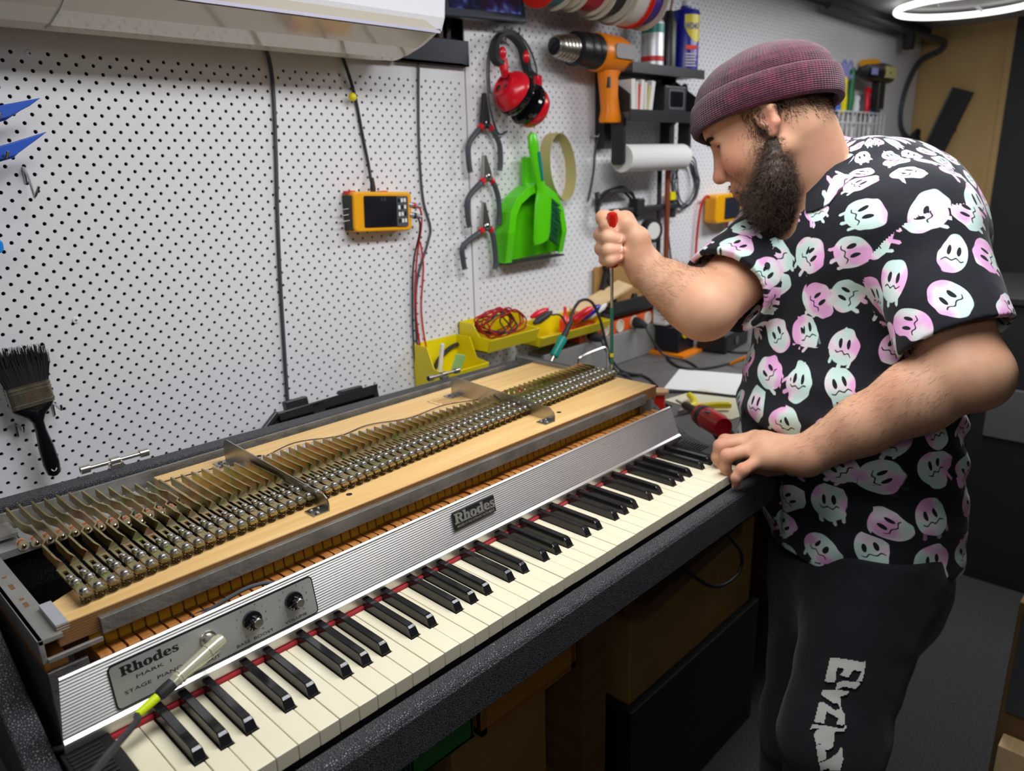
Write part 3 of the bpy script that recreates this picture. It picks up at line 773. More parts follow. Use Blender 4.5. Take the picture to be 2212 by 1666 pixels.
nt.links.new(n.outputs['Fac'], r.inputs['Fac']); nt.links.new(r.outputs['Color'], b.inputs['Emission Color']); b.inputs['Base Color'].default_value = (.01, .01, .015, 1); b.inputs['Emission Strength'].default_value = .7
MATS['screen_picture'] = m
obj('display', mon((-.114, -.0088, .018), (.114, -.0080, .160)), 'screen_picture', t)
obj('mount', MB().bb((1.13, .765, .90), (1.20, .8140, .96)), 'black_plastic', t)

# --- hanging cables
def cable(pts, r, mat, label, group=None, name='cable', n=8, cat='cable'):
    return setp(obj(name, MB().tube(spline(pts, n), r, 8), mat), label, cat, group)
cable([(.600, .800, .758), (.629, .806, .745), (.639, .811, .687), (.630, .8115, .561), (.619, .8115, .448), (.609, .8115, .322), (.600, .8115, .171), (.594, .811, .064), (.590, .808, .0)], .0038, 'grey_rubber', 'grey cable hanging down the near pegboard to the black plastic case')
cable([(.780, .800, .758), (.798, .806, .745), (.823, .8105, .678), (.837, .8105, .587), (.842, .806, .535), (.838, .796, .505), (.8365, .789, .490)], .0034, 'black_rubber', 'black cable hanging down into the top of the yellow handheld meter')
cable([(.999, .800, .758), (.999, .808, .745), (.994, .8115, .656), (.989, .8115, .557), (.992, .8115, .455), (1.009, .8115, .391), (.999, .8115, .355), (.956, .8115, .257), (.947, .8115, .10), (.945, .811, .03)], .0030, 'grey_rubber', 'thin grey cable hanging right of the yellow handheld meter')

# --- handheld meter
t = thing('handheld_meter', 'yellow handheld meter with dark screen hung sideways on the near pegboard', 'meter', (.853, .79, .392))
mb = MB().prism(rrect(-.0770, .0770, -.0415, .0415, .010), (.853, .778, .4365), (1, 0, -.05), (.05, 0, 1), (0, .036, 0))
obj('holster', mb, 'meter_yellow', t, bevel=.004, seg=3)
mb = MB().prism(rrect(-.0520, .0600, -.0320, .0330, .003), (.853, .7775, .4365), (1, 0, -.05), (.05, 0, 1), (0, -.0015, 0)); obj('face', mb, 'screen_dark', t)
mb = MB().prism(rrect(.0330, .0640, -.0320, .0330, .003), (.853, .7765, .4365), (1, 0, -.05), (.05, 0, 1), (0, -.0015, 0)); face = obj('keypad', mb, 'grey_plastic', t)
for i in range(3):
    for j in range(4): obj('key', MB().bb((.853 + .037 + i * .008, .7742, .4365 - .026 + j * .0145), (.853 + .0425 + i * .008, .7752, .4365 - .018 + j * .0145)), 'paper_white' if (i + j) % 3 else 'black_plastic', face)
mb = text_mb('6.8', (.845, .7755, .4600), (1, 0, -.05), (0, 0, 1), .0085); obj('readout', mb, pm('readout_grey', lin(74, 76, 88), .4), t)
mb = MB()
for zz in (.448, .436, .424): mb.cyl((.784, .79, zz), (.756, .792, zz - .002), .0013, n=6)
obj('probe_pin', mb, 'nickel', t)
obj('pad', MB().bb((.773, .785, .402), (.7775, .812, .474)), 'black_rubber', t)
mb = MB(); mb.bb((.775, .795, .4770), (.795, .810, .4830)); mb.bb((.862, .795, .4720), (.880, .810, .4790)); obj('corner_tab', mb, 'red_plastic', t)
obj('plug', MB().lathe([(.0058, .0), (.0062, .012), (.0045, .026), (.0036, .034)], (.8365, .789, .4740), (0, 0, 1), 14), 'black_rubber', t)
for i, (zz, mt, pts, nm) in enumerate(((.446, 'red_wire', [(.930, .780, .446), (.948, .772, .438), (.955, .778, .40), (.958, .806, .32), (.948, .808, .22), (.952, .808, .13), (.965, .806, .06), (.985, .806, .01)], 'red'),
                                       (.424, 'black_rubber', [(.930, .780, .424), (.943, .773, .416), (.949, .779, .385), (.947, .806, .31), (.938, .809, .20), (.936, .809, .10), (.942, .808, .03), (.945, .806, .0)], 'black'))):
    tt = thing('test_lead', '%s test lead plugged into the right end of the yellow handheld meter' % nm, 'lead', (pts[0][0], pts[0][1], 0.0), 'test leads of the handheld meter')
    obj('wire', MB().tube(spline(pts, 10), .0022, 8), mt, tt)
    pg = obj('plug', MB().lathe([(.0062, -.006), (.0065, .010), (.0050, .018), (.0030, .026)], pts[0], (1, -.3, -.25), 14), pm('plug_silver', lin(176, 178, 184), .3, .6) if i == 0 else 'plug_silver', tt)
    obj('band', MB().lathe([(.0070, .004), (.0070, .010)], pts[0], (1, -.3, -.25), 14), mt, pg)
cable([(.972, .806, .36), (.980, .810, .30), (.966, .810, .20), (.975, .810, .10), (.990, .808, .02)], .0020, 'red_wire', 'second red wire hanging beside the test leads below the meter')

# --- yellow push pin
t = thing('push_pin', 'yellow ball-headed pin stuck in the near pegboard by the cable', 'pin', (.811, .80, .665))
obj('head', MB().ball((.808, .796, .668), .0085, 16), 'yellow_plastic', t); obj('shank', MB().cyl((.809, .800, .666), (.812, .8165, .660), .0012, n=8), 'nickel', t)

# --- paintbrush on two hooks
def P2(cx, cz, ang):
    a = math.radians(ang); u = Vector((math.cos(a), 0, math.sin(a))); v = Vector((-math.sin(a), 0, math.cos(a))); return Vector((cx, 0, cz)), u, v
B0, bu_, bv_ = P2(.1335, .196, 4.5)
t = thing('paintbrush', 'wide black bristled paintbrush with metal ferrule hung bristles up on the pegboard', 'paintbrush', (.1335, .785, .06))
def bp3(a, b, y): return B0 + bu_ * a + bv_ * b + Vector((0, y, 0))
S = []
for b, w, d in ((-.142, .0050, .004), (-.138, .0100, .007), (-.120, .0125, .0085), (-.090, .0115, .009), (-.060, .0080, .009), (-.045, .0085, .009), (-.035, .0140, .0092), (-.026, .0250, .0095), (-.020, .0300, .0095), (-.014, .0310, .009)):
    S.append([bp3(w * math.cos(q) , b, .783 + d * math.sin(q)) for q in [2 * PI * i / 20 for i in range(20)]])
hd_ = obj('handle', MB().sweep(S), 'black_gloss', t, fix=True)
obj('hanging_hole', MB().cyl(bp3(.0, -.128, .7755), bp3(.0, -.128, .7905), .0042, n=18), 'pegboard_white', hd_)
def slab(b0, b1, w0, w1, d0, d1, n=28):
    S = []
    for f in (0, 1):
        w = w0 + (w1 - w0) * f; d = d0 + (d1 - d0) * f; b = b0 + (b1 - b0) * f
        S.append([bp3(a, b, .783 + e) for a, e in [(x_, y_) for x_, y_ in rrect(-w, w, -d, d, min(d * .9, .006), 3)]])
    return MB().sweep(S, smooth=False)
fe = slab(-.016, .020, .0315, .0318, .0105, .0105)
for b in (-.012, .008, .014): fe.join(slab(b, b + .0022, .0322, .0322, .0114, .0114))
ferr = obj('ferrule', fe, pm('ferrule_tin', (.40, .38, .33), .35, 1.0, var=(70, (.26, .24, .19), .2), bump=(180, .2)), t, fix=True)
mb = text_mb('2½"', bp3(-.006, .0005, .7718), bu_, bv_, .0060); mb.join(text_mb('63.5mm', bp3(-.011, -.0075, .7718), bu_, bv_, .0050)); obj('stamped_size', mb, 'brown_board', ferr)
rb = random.Random(3); mb = slab(.019, .052, .0305, .0350, .0095, .0090)
for i in range(620):
    a = rb.uniform(-1, 1); d = rb.uniform(-1, 1); fl_ = 1.18 if rb.random() < .93 else 1.38
    p0 = bp3(a * .0300, .020, .783 + d * .0095); ln = rb.uniform(.044, .062) - .006 * a
    p1 = bp3(a * .0345 * (fl_ - .10), .020 + ln * .6, .783 + d * .0105); p2 = bp3(a * .0370 * (fl_ - .12) + rb.uniform(-.002, .002), .020 + ln, .783 + d * .0105 + rb.uniform(-.002, .002))
    mb.tube([p0, p1, p2], [.0007, .0006, .00025], 3)
obj('bristles', mb, pm('bristle_black', (.006, .006, .007), .6), t)
for x, z in ((.112, .147), (.170, .168)):
    tt = hook(None, x, z, .045, .006, 'short chrome peg hook with black cap %s the paintbrush handle' % ('left of' if x < .14 else 'right of'), 'hooks carrying the paintbrush')

# --- loose hook and blue pry tools at the left edge
o = obj('peg_hook', MB().tube([(.197, .820, .545), (.197, .812, .543), (.196, .795, .530), (.192, .772, .508), (.190, .762, .500), (.191, .758, .503), (.196, .752, .516)], .0021, 8).tube([(.197, .8135, .543), (.197, .8135, .520)], .0018, 8), 'chrome')
setp(o, 'bare chrome L-shaped hook below the blue tools at the left edge', 'hook')
for i, (z0, z1) in enumerate(((.612, .6405), (.560, .5935))):
    t = thing('pry_tool', '%s blue plastic pry tool hanging on a hook at the left edge' % ('upper' if i == 0 else 'lower'), 'pry tool', (.15, .76, z0), 'blue pry tools')
    pb = [(.060, z0 - .012), (.125, z0 + .006), (.165, z0 + .017), (.217, z1), (.200, z1 - .012), (.170, z0 + .001), (.130, z0 - .010), (.060, z0 - .030)]
    obj('blade', MB().prism(pb, (0, .735, 0), (1, 0, 0), (0, 0, 1), (0, .012, 0)), 'blue_plastic', t, bevel=.0015)
    pb2 = [(x + (.0 if x < .2 else -.006), z - .004 - .05 * 0) for x, z in pb]
    obj('blade', MB().prism(pb2, (0, .751, 0), (1, 0, 0), (0, 0, 1), (0, .008, 0)), 'blue_plastic', t, bevel=.0015)
    o = obj('peg_hook', MB().tube([(.150, .820, z0 + .048), (.150, .812, z0 + .046), (.153, .780, z0 + .024), (.156, .740, z0 + .004), (.156, .727, z0 - .002), (.158, .724, z0 + .006)], .0021, 8), 'chrome')
    setp(o, 'chrome hook holding the %s blue pry tool' % ('upper' if i == 0 else 'lower'), 'hook', 'hooks of the blue pry tools')
t = thing('plastic_clamp', 'bright blue plastic clamp just showing at the left edge below the loose hook', 'clamp', (.115, .75, .43))
obj('jaw', MB().prism(rrect(.085, .131, .424, .446, .009), (0, .735, 0), (1, 0, 0), (0, 0, 1), (0, .015, 0)), pm('azure_plastic', lin(28, 140, 230), .35), t, bevel=.002)
obj('grip', MB().prism(rrect(.055, .095, .41, .44, .006), (0, .733, 0), (1, 0, 0), (0, 0, 1), (0, .019, 0)), 'azure_plastic', t, bevel=.002)

# --- pliers and cutters
def pliers(px, pz, ends, tip, label, jaw_mat='steel', wide=.010):
    t = thing('pliers', label, 'pliers', (px, .800, min(e[1] for e in ends)), 'pliers hung in a column')
    y = .793
    for i, (ex, ez) in enumerate(ends):
        s = -1 if i == 0 else 1
        mx = px + s * abs(ex - px) * 1.02; mid = (mx, y, pz - (pz - ez) * .42)
        path = spline([(px + s * .004, y, pz - .004), (px + s * .020, y, pz - .012), mid, (ex + s * .004, y, ez + .022), (ex, y, ez)], 8)
        r = [.0055 if k < 9 else .0068 for k in range(len(path))]; r[-1] = .0085; r[-3] = .0062
        h = obj('handle', MB().tube(path, r, 10), 'grey_rubber', t)
        obj('grip_collar', MB().tube(path[5:9], .0078, 10), 'red_plastic', t)
        tipx = tip[0]
        obj('jaw', MB().prism([(px - s * .004, pz - .012), (px + s * .013, pz - .006), (px + s * .012, pz + .012), (tipx + s * .003, tip[1]), (tipx, tip[1]), (px, pz + .010)], (0, y - .005, 0), (1, 0, 0), (0, 0, 1), (0, .010, 0)), jaw_mat, t, bevel=.001, fix=True)
    obj('pivot', MB().lathe([(.0065, 0), (.0065, .002), (.004, .003)], (px, y - .005, pz), (0, -1, 0), 14), 'chrome', t)
    hook(t, px + .008, pz + .004, .022, .004)
pliers(1.184, .622, ((1.128, .511), (1.228, .513)), (1.183, .690), 'uppermost grey-handled cutters hanging left of the red headphones', 'soft_black')
pliers(1.183, .498, ((1.118, .383), (1.219, .381)), (1.176, .550), 'middle grey-handled pliers between two others left of the dustpan')
pliers(1.172, .380, ((1.096, .284), (1.200, .270)), (1.168, .440), 'lowest grey-handled pliers hanging left of the dustpan')

# --- headphones
t = thing('headphones', 'red and black over-ear headphones hanging by a coiled lead on the pegboard', 'headphones', (1.27, .78, .62))
ca = Vector((.86, -.10, -.50)).normalized()
c1 = Vector((1.238, .748, .690)); c2 = c1 + ca * .060
obj('ear_shell', MB().lathe([(.010, .036), (.030, .034), (.0440, .022), (.0500, .008), (.0500, .0)], c1, -ca, 32), 'red_plastic', t, label='red ear shell')
obj('ear_ring', MB().lathe([(.030, .0335), (.0310, .0375), (.024, .0400), (.0230, .0330)], c1, -ca, 32), 'red_plastic', t)
mb = MB(); u_, v_ = frame_from(ca)
for a in (0.5, 2.6, 4.7): mb.cyl(c1 - ca * .0345 + (u_ * math.cos(a) + v_ * math.sin(a)) * .017, c1 - ca * .0362 + (u_ * math.cos(a) + v_ * math.sin(a)) * .017, .0075, n=14)
obj('grille', mb, 'screen_dark', t)
obj('ear_cushion', MB().lathe([(.044, .0), (.0520, .004), (.0535, .012), (.0500, .019), (.040, .021)], c1, ca, 32), 'black_gloss', t)
obj('ear_cushion', MB().lathe([(.044, .0), (.0520, .004), (.0535, .012), (.0500, .019), (.040, .021)], c2, -ca, 32), 'black_gloss', t)
obj('ear_shell', MB().lathe([(.0500, .0), (.0500, .008), (.0440, .022), (.030, .034), (.010, .036)], c2, ca, 32), 'red_plastic', t, label='red ear shell')
A0 = c1 - ca * .030; A1 = c2 + ca * .030
arc = spline([A0 + Vector((-.004, 0, .045)), Vector((1.196, .765, .765)), Vector((1.216, .780, .806)), Vector((1.262, .785, .826)), Vector((1.312, .788, .800)), Vector((1.338, .790, .745)), A1 + Vector((.022, .02, .075))], 8)
S = []
for i, p in enumerate(arc):
    tg = (arc[min(i + 1, len(arc) - 1)] - arc[max(i - 1, 0)]).normalized(); sd = Vector((.25, 1, 0)).normalized(); sd = (sd - tg * sd.dot(tg)).normalized(); up = tg.cross(sd)
    w = .0135; S.append([p + sd * w + up * .005, p - sd * w + up * .005, p - sd * w - up * .005, p + sd * w - up * .005])
obj('headband', MB().sweep(S), 'soft_black', t, fix=True)
for A, B in ((arc[0], c1 - ca * .030 + Vector((.0, 0, .02))), (arc[-1], c2 + ca * .028 + Vector((0, 0, .03)))):
    obj('yoke', MB().tube([A + Vector((0, 0, .014)), A, A * .5 + B * .5 - Vector((.004, .004, 0)), B], [.010, .011, .010, .008], 10), 'red_plastic', t)
for x, z in ((1.218, .778), (1.300, .775)): obj('band_badge', MB().ball((x, .762, z), .011, 12, (1, .6, 1.3)), 'red_plastic', t)
obj('lead', MB().tube(spline([(1.355, .79, .66), (1.372, .797, .70), (1.378, .800, .76), (1.345, .803, .815), (1.29, .800, .838), (1.235, .797, .822), (1.198, .790, .775), (1.188, .785, .70), (1.200, .786, .64), (1.235, .80, .60), (1.27, .805, .605)], 8), .0026, 8), 'grey_rubber', t)
obj('lead', MB().tube(spline([(1.366, .80, .675), (1.366, .803, .745), (1.330, .805, .81), (1.27, .805, .83), (1.22, .800, .80), (1.205, .796, .745), (1.20, .79, .69)], 8), .0024, 8), 'grey_rubber', t)
hook(t, 1.285, .830, .045, .010)

# --- dustpan and hand brush
t = thing('dustpan', 'lime green plastic dustpan hanging on the pegboard beside the pliers', 'dustpan', (1.335, .79, .283))
out = [(1.226, .284), (1.222, .360), (1.232, .410), (1.256, .445), (1.300, .470), (1.338, .478), (1.376, .468), (1.412, .447), (1.440, .405), (1.452, .350), (1.456, .291)]
obj('pan', MB().prism(out, (0, .800, 0), (1, 0, 0), (0, 0, 1), (0, .008, 0)), 'lime_green', t, bevel=.002)
S = []
for i, (x, z) in enumerate(out):
    a = Vector((out[max(i - 1, 0)][0], 0, out[max(i - 1, 0)][1])); b = Vector((out[min(i + 1, len(out) - 1)][0], 0, out[min(i + 1, len(out) - 1)][1]))
    tg = (b - a).normalized(); nn_ = Vector((tg.z, 0, -tg.x)); p = Vector((x, 0, z))
    d = .040 if 0 < i < len(out) - 1 else .022
    S.append([p + Vector((0, .802, 0)), p + Vector((0, .802 - d, 0)), p + nn_ * .022 + Vector((0, .802 - d - .002, 0)), p + nn_ * .022 + Vector((0, .802 - d + .002, 0)), p + nn_ * .004 + Vector((0, .802 - d + .005, 0)), p + nn_ * .004 + Vector((0, .802, 0))])
obj('rim', MB().sweep(S, smooth=False), 'lime_green', t, fix=True, bevel=.0015)
obj('lip', MB().bb((1.227, .776, .2800), (1.456, .802, .2845)), 'black_rubber', t)
obj('handle', MB().prism(rrect(1.312, 1.352, .465, .545, .012), (0, .785, 0), (1, 0, 0), (0, 0, 1), (0, .014, 0)), 'lime_green', t, bevel=.003)
t = thing('hand_brush', 'lime hand brush with dark green bristles clipped inside the dustpan', 'brush', (1.33, .76, .32))
S = []
for x, z, w, d in ((1.302, .600, .004, .005), (1.305, .594, .014, .008), (1.309, .570, .017, .009), (1.317, .530, .0155, .009), (1.328, .490, .013, .009), (1.336, .468, .015, .009), (1.342, .452, .026, .010), (1.344, .436, .033, .011), (1.341, .395, .034, .011), (1.336, .345, .033, .011), (1.334, .330, .027, .010), (1.333, .326, .012, .006)):
    S.append([(x + w * math.cos(q), .752 + d * math.sin(q), z + .25 * w * math.cos(q)) for q in [2 * PI * i / 14 for i in range(14)]])
obj('handle', MB().sweep(S), 'lime_green', t, fix=True)
obj('grip', MB().tube([(1.318, .7425, .555), (1.324, .7425, .52), (1.331, .7425, .485)], [.004, .0052, .004], 8), 'teal_plastic', t)
rb = random.Random(9); mb = MB()
for i in range(260):
    f = rb.random(); p0 = Vector((1.368 - .006 * f, .752 + rb.uniform(-.008, .010), .440 - .10 * f)); p1 = p0 + Vector((rb.uniform(.026, .036), rb.uniform(-.006, .008), -.022 + rb.uniform(-.006, .006)))
    mb.tube([p0, p1], [.0016, .0012], 4)
obj('bristles', mb, 'dark_green', t)

# --- beige strap
ring_ = [Vector((1.456 + .052 * math.cos(a) - .012 * math.sin(a), .795, .515 + .086 * math.sin(a))) for a in [2 * PI * i / 40 for i in range(40)]]
S = []
for i, p in enumerate(ring_):
    n_ = (p - Vector((1.456, .795, .515))).normalized(); S.append([p + Vector((0, -.018, 0)), p + Vector((0, .018, 0)), p + Vector((0, .018, 0)) + n_ * .0016, p + Vector((0, -.018, 0)) + n_ * .0016])
o = obj('strap', MB().sweep(S, closed=True), pm('strap_khaki', lin(188, 178, 118), .6), fix=True); setp(o, 'beige strap loop hanging right of the dustpan', 'strap')
for i, x in enumerate((1.46, 1.62, 1.70)):
    hook(None, x, .600 - .003 * i, .03, .006, ('bare chrome hook above the beige strap', 'bare chrome hook left of the paper towel roll', 'bare chrome hook nearest the paper towel roll')[i], 'bare hooks in the middle of the far pegboard')

# --- heat gun
t = thing('heat_gun', 'orange heat gun with black collar hanging on the far pegboard', 'heat gun', (1.60, .75, .63))
ga = Vector((.985, -.04, -.02)); g0 = Vector((1.392, .752, .806))
obj('nozzle', MB().lathe([(.0230, 0), (.0250, .004), (.0255, .02), (.029, .045), (.033, .078)], g0, ga, 24), 'steel', t)
mb = MB()
for k in range(5): mb.lathe([(.0275 + .0014 * k, .012 + .012 * k), (.0285 + .0014 * k, .016 + .012 * k), (.0275 + .0014 * k, .020 + .012 * k)], g0, ga, 24)
obj('nozzle_ring', mb, 'nickel', t)
obj('nozzle_mouth', MB().lathe([(.0205, -.0005), (.0205, .002)], g0, ga, 24), 'screen_dark', t)
obj('collar', MB().lathe([(.034, .070), (.0420, .074), (.0430, .100), (.0415, .103), (.0430, .106), (.0440, .130), (.0425, .133), (.0440, .136), (.0440, .158)], g0, ga, 28), 'black_plastic', t)
obj('housing', MB().lathe([(.0440, .156), (.0475, .160), (.0480, .21), (.0455, .250), (.0400, .275), (.0270, .292), (.0100, .297)], g0, ga, 28), 'orange_plastic', t)
S = []
for z, x0, x1, d in ((.775, 1.568, 1.660, .022), (.745, 1.572, 1.634, .020), (.700, 1.580, 1.635, .018), (.660, 1.585, 1.645, .018), (.636, 1.578, 1.656, .020), (.628, 1.580, 1.654, .018)):
    S.append([((x0 + x1) / 2 + (x1 - x0) / 2 * math.copysign(abs(math.cos(q)) ** .6, math.cos(q)), .742 + d * math.copysign(abs(math.sin(q)) ** .6, math.sin(q)), z) for q in [2 * PI * i / 20 for i in range(20)]])
obj('grip', MB().sweep(S), 'orange_plastic', t, fix=True)
obj('switch', MB().bb((1.5795, .732, .716), (1.5880, .7215, .742)), 'black_plastic', t)
obj('rating_plate', MB().prism(rrect(1.575, 1.665, .786, .822, .012), (0, .6935, 0), (1, 0, 0), (0, 0, 1), (0, .004, 0)), pm('plate_grey', lin(150, 148, 146), .6), t)
hook(t, 1.47, .812, .05, .008)

# --- wire spools on a rail
t = thing('spool_rail', 'steel rail carrying the wire spools at the top of the wall', 'rail', (1.49, .70, .93))
obj('rod', MB().cyl((1.255, .705, .943), (1.740, .705, .943), .005, n=12), 'nickel', t)
for x in (1.262, 1.735): obj('bracket', MB().bb((x - .003, .700, .933), (x + .003, .814, .958)), 'nickel', t)
pm('flange_red', lin(226, 40, 16), .45); pm('flange_cream', lin(206, 196, 178), .5); pm('wire_teal', lin(10, 110, 116), .45); pm('wire_gold', lin(178, 140, 70), .4); pm('wire_purple', lin(74, 44, 140), .45); pm('wire_crimson', lin(170, 14, 34), .45); pm('wire_white', lin(216, 206, 200), .5)
for i, (x0, x1, r, wr, f1, f2, wm, lab) in enumerate(((1.285, 1.345, .070, .060, 'flange_red', 'flange_cream', 'wire_teal', 'spool of teal wire with a bright red end disc, nearest of the row'),
        (1.352, 1.395, .060, .045, 'flange_cream', 'flange_cream', 'wire_gold', 'slim spool of gold wire between the teal and red spools'), (1.402, 1.485, .066, .056, 'flange_cream', 'flange_cream', 'wire_crimson', 'wide spool of crimson wire in the middle of the row'),
        (1.495, 1.565, .074, .058, 'flange_cream', 'flange_cream', 'black_rubber', 'spool of black wire right of the crimson one'), (1.575, 1.640, .080, .076, 'flange_cream', 'flange_red', 'wire_white', 'spool with a red and white printed band'),
        (1.648, 1.712, .080, .066, 'flange_red', 'flange_cream', 'wire_purple', 'spool of purple wire, farthest of the row'))):
    t = thing('wire_spool', lab, 'spool', ((x0 + x1) / 2, .705, .943 - r), 'wire spools on a rail')
    obj('flange', MB().lathe([(.007, 0), (r, .0005), (r, .004), (.007, .0045)], (x0, .705, .943), (1, 0, 0), 36), f1, t)
    obj('flange', MB().lathe([(.007, 0), (r, .0005), (r, .004), (.007, .0045)], (x1 - .0045, .705, .943), (1, 0, 0), 36), f2, t)
    obj('wire', MB().lathe([(.010, .004), (wr, .0045), (wr, x1 - x0 - .0045), (.010, x1 - x0 - .004)], (x0, .705, .943), (1, 0, 0), 36), wm, t)
    if i == 0:
        obj('hub', MB().lathe([(.0075, -.002), (.012, -.002), (.012, .001)], (x0, .705, .943), (1, 0, 0), 20), 'grey_plastic', t)

# --- black wall shelves
t = thing('shelf_rack', 'black two-tier wall shelf beside the heat gun holding cans and small boxes', 'shelf', (1.83, .76, .60))
obj('shelf', MB().bb((1.652, .700, .762), (2.030, .812, .776)), 'grey_plastic', t, bevel=.001); obj('shelf', MB().bb((1.645, .700, .640), (2.010, .812, .655)), 'grey_plastic', t, bevel=.001)
obj('shelf_lip', MB().bb((1.652, .697, .756), (2.030, .700, .782)), 'black_plastic', t); obj('shelf_lip', MB().bb((1.645, .697, .630), (2.010, .700, .662)), 'black_plastic', t)
obj('upright', MB().bb((1.640, .780, .560), (1.672, .813, .776)), 'soft_black', t); obj('upright', MB().bb((1.975, .780, .540), (2.005, .813, .776)), 'soft_black', t)
for x in (1.646, 2.005): obj('side_plate', MB().prism([(.700, .640), (.812, .640), (.812, .776), (.700, .700)], (x, 0, 0), (0, 1, 0), (0, 0, 1), (.004, 0, 0)), 'soft_black', t)
# paper towel roll and its holder
t = thing('paper_towel_roll', 'white paper towel roll on a black holder under the black shelf', 'paper roll', (1.81, .74, .49))
obj('paper', MB().lathe([(.012, 0), (.0380, .0), (.0380, .315), (.012, .315)], (1.662, .735, .533), (1, 0, 0.0), 32), 'paper_white', t)
obj('core', MB().lathe([(.0100, -.001), (.0130, -.001), (.0130, .002)], (1.662, .735, .533), (1, 0, 0), 20), 'cardboard', t)
for x in (1.640, 1.985): obj('holder_arm', MB().prism(rrect(.716, .756, .515, .655, .012), (x, 0, 0), (0, 1, 0), (0, 0, 1), (.014, 0, 0)), 'black_plastic', t, bevel=.001)
# cans
t = thing('spray_can', 'grey and teal spray can standing on the upper black shelf', 'can', (1.822, .75, .776), 'cans on the upper shelf')
obj('can_body', MB().lathe([(.030, 0), (.0325, .002), (.0325, .120), (.029, .128), (.014, .137), (.014, .142)], (1.822, .748, .776), (0, 0, 1), 28), 'zinc_grey', t)
obj('label', MB().lathe([(.0328, .095), (.0328, .118)], (1.822, .748, .776), (0, 0, 1), 28), 'teal_plastic', t); obj('label', MB().lathe([(.0328, .020), (.0328, .034)], (1.822, .748, .776), (0, 0, 1), 28), 'red_wire', t)
obj('nozzle', MB().lathe([(.007, .142), (.007, .154), (.004, .156)], (1.822, .748, .776), (0, 0, 1), 14), 'black_plastic', t)
t = thing('spray_bottle', 'slim black bottle with a red tube between the two cans on the shelf', 'bottle', (1.915, .75, .776), 'cans on the upper shelf')
obj('bottle_body', MB().lathe([(.022, 0), (.0235, .002), (.0235, .130), (.016, .150), (.012, .165)], (1.915, .755, .776), (0, 0, 1), 24), 'black_plastic', t)
obj('straw', MB().cyl((1.915, .752, .935), (1.935, .748, 1.03), .0035, n=8), pm('straw_brown', lin(150, 74, 50), .4), t)
t = thing('lubricant_can', 'tall blue lubricant can with yellow shield on the upper black shelf', 'can', (1.995, .75, .776), 'cans on the upper shelf')
pm('can_blue', lin(24, 26, 150), .3); pm('can_yellow', lin(226, 206, 20), .35)
obj('can_body', MB().lathe([(.040, 0), (.0425, .003), (.0425, .166), (.040, .172), (.015, .180), (.015, .186)], (1.995, .750, .776), (0, 0, 1), 32), 'can_blue', t)
S = []
for k in range(13):
    a = math.radians(-150 + k * 10); top, bot = .158, .158 - .075 * math.sin(PI * min(1, (k + 1) / 13)) ** .6
    S.append([(1.995 + .0430 * math.cos(a), .750 + .0430 * math.sin(a), .776 + z) for z in (bot, top)] + [(1.995 + .0427 * math.cos(a), .750 + .0427 * math.sin(a), .776 + z) for z in (top, bot)])
obj('shield', MB().sweep(S, smooth=False), 'can_yellow', t, fix=True)
obj('cap', MB().lathe([(.012, .186), (.012, .200), (.006, .202)], (1.995, .750, .776), (0, 0, 1), 14), 'paper_white', t)
cn = Vector((-.50, -.866, 0)); cu_ = Vector((.866, -.50, 0)); co_ = Vector((1.995, .750, .776)) + cn * .0436
mb = text_mb('WD40', co_ + Vector((0, 0, .118)), cu_, (0, 0, 1), .018, .045, center=True, bold=.02); obj('lettering', mb, 'can_blue', t)
mb = MB().prism([(-.018, .062), (.018, .062), (.018, .074), (-.018, .074)], co_, cu_, (0, 0, 1), cn * .0004); obj('stripe', mb, 'flange_red', t)
mb = MB()
for k in range(5): mb.prism([(-.018, .016 + k * .008), (.018 - .004 * (k % 2), .016 + k * .008), (.018 - .004 * (k % 2), .0195 + k * .008), (-.018, .0195 + k * .008)], co_, cu_, (0, 0, 1), cn * .0004)
obj('small_print', mb, 'wire_white', t)
# packets and boxes on the lower shelf
pk = [('paper_white', .020), ('wire_white', .010), ('flange_red', .008), ('paper_white', .016), ('wire_white', .014), ('strap_khaki', .012), ('paper_white', .018)]
x = 1.668
for i, (m_, w_) in enumerate(pk):
    o = obj('packet', MB().box((x + w_ / 2, .745, .6985 - .003 * (i % 3)), (w_ - .001, .07, .085 - .006 * (i % 3)), Euler((0, math.radians((-3, -1, 2, 4, 1, 8, 10)[i]), 0)).to_matrix()), m_)
    setp(o, 'slim paper packet standing in the row on the lower black shelf', 'packet', 'packets on the lower shelf'); x += w_ + .002
t = thing('gadget_box', 'black instrument with a dark window on the lower black shelf', 'device', (1.905, .745, .655))
obj('case', MB().bb((1.845, .715, .656), (1.965, .795, .735)), 'black_plastic', t, bevel=.006, seg=3); obj('window', MB().prism(rrect(1.870, 1.940, .675, .718, .006), (0, .7148, 0), (1, 0, 0), (0, 0, 1), (0, -.002, 0)), 'screen_dark', t)
obj('window_frame', MB().prism(rrect(1.862, 1.948, .668, .725, .008), (0, .7149, 0), (1, 0, 0), (0, 0, 1), (0, -.0012, 0)), 'grey_plastic', t)
cable([(1.96, .74, .73), (1.995, .74, .742), (2.025, .755, .71), (2.03, .78, .66), (2.02, .80, .62)], .004, 'black_rubber', 'thick black lead looping off the right end of the lower shelf')
cable([(1.640, .80, .60), (1.636, .808, .56), (1.630, .810, .50), (1.615, .809, .45), (1.600, .806, .42)], .0032, 'grey_rubber', 'grey cable dropping from the black shelf to the coiled cable')

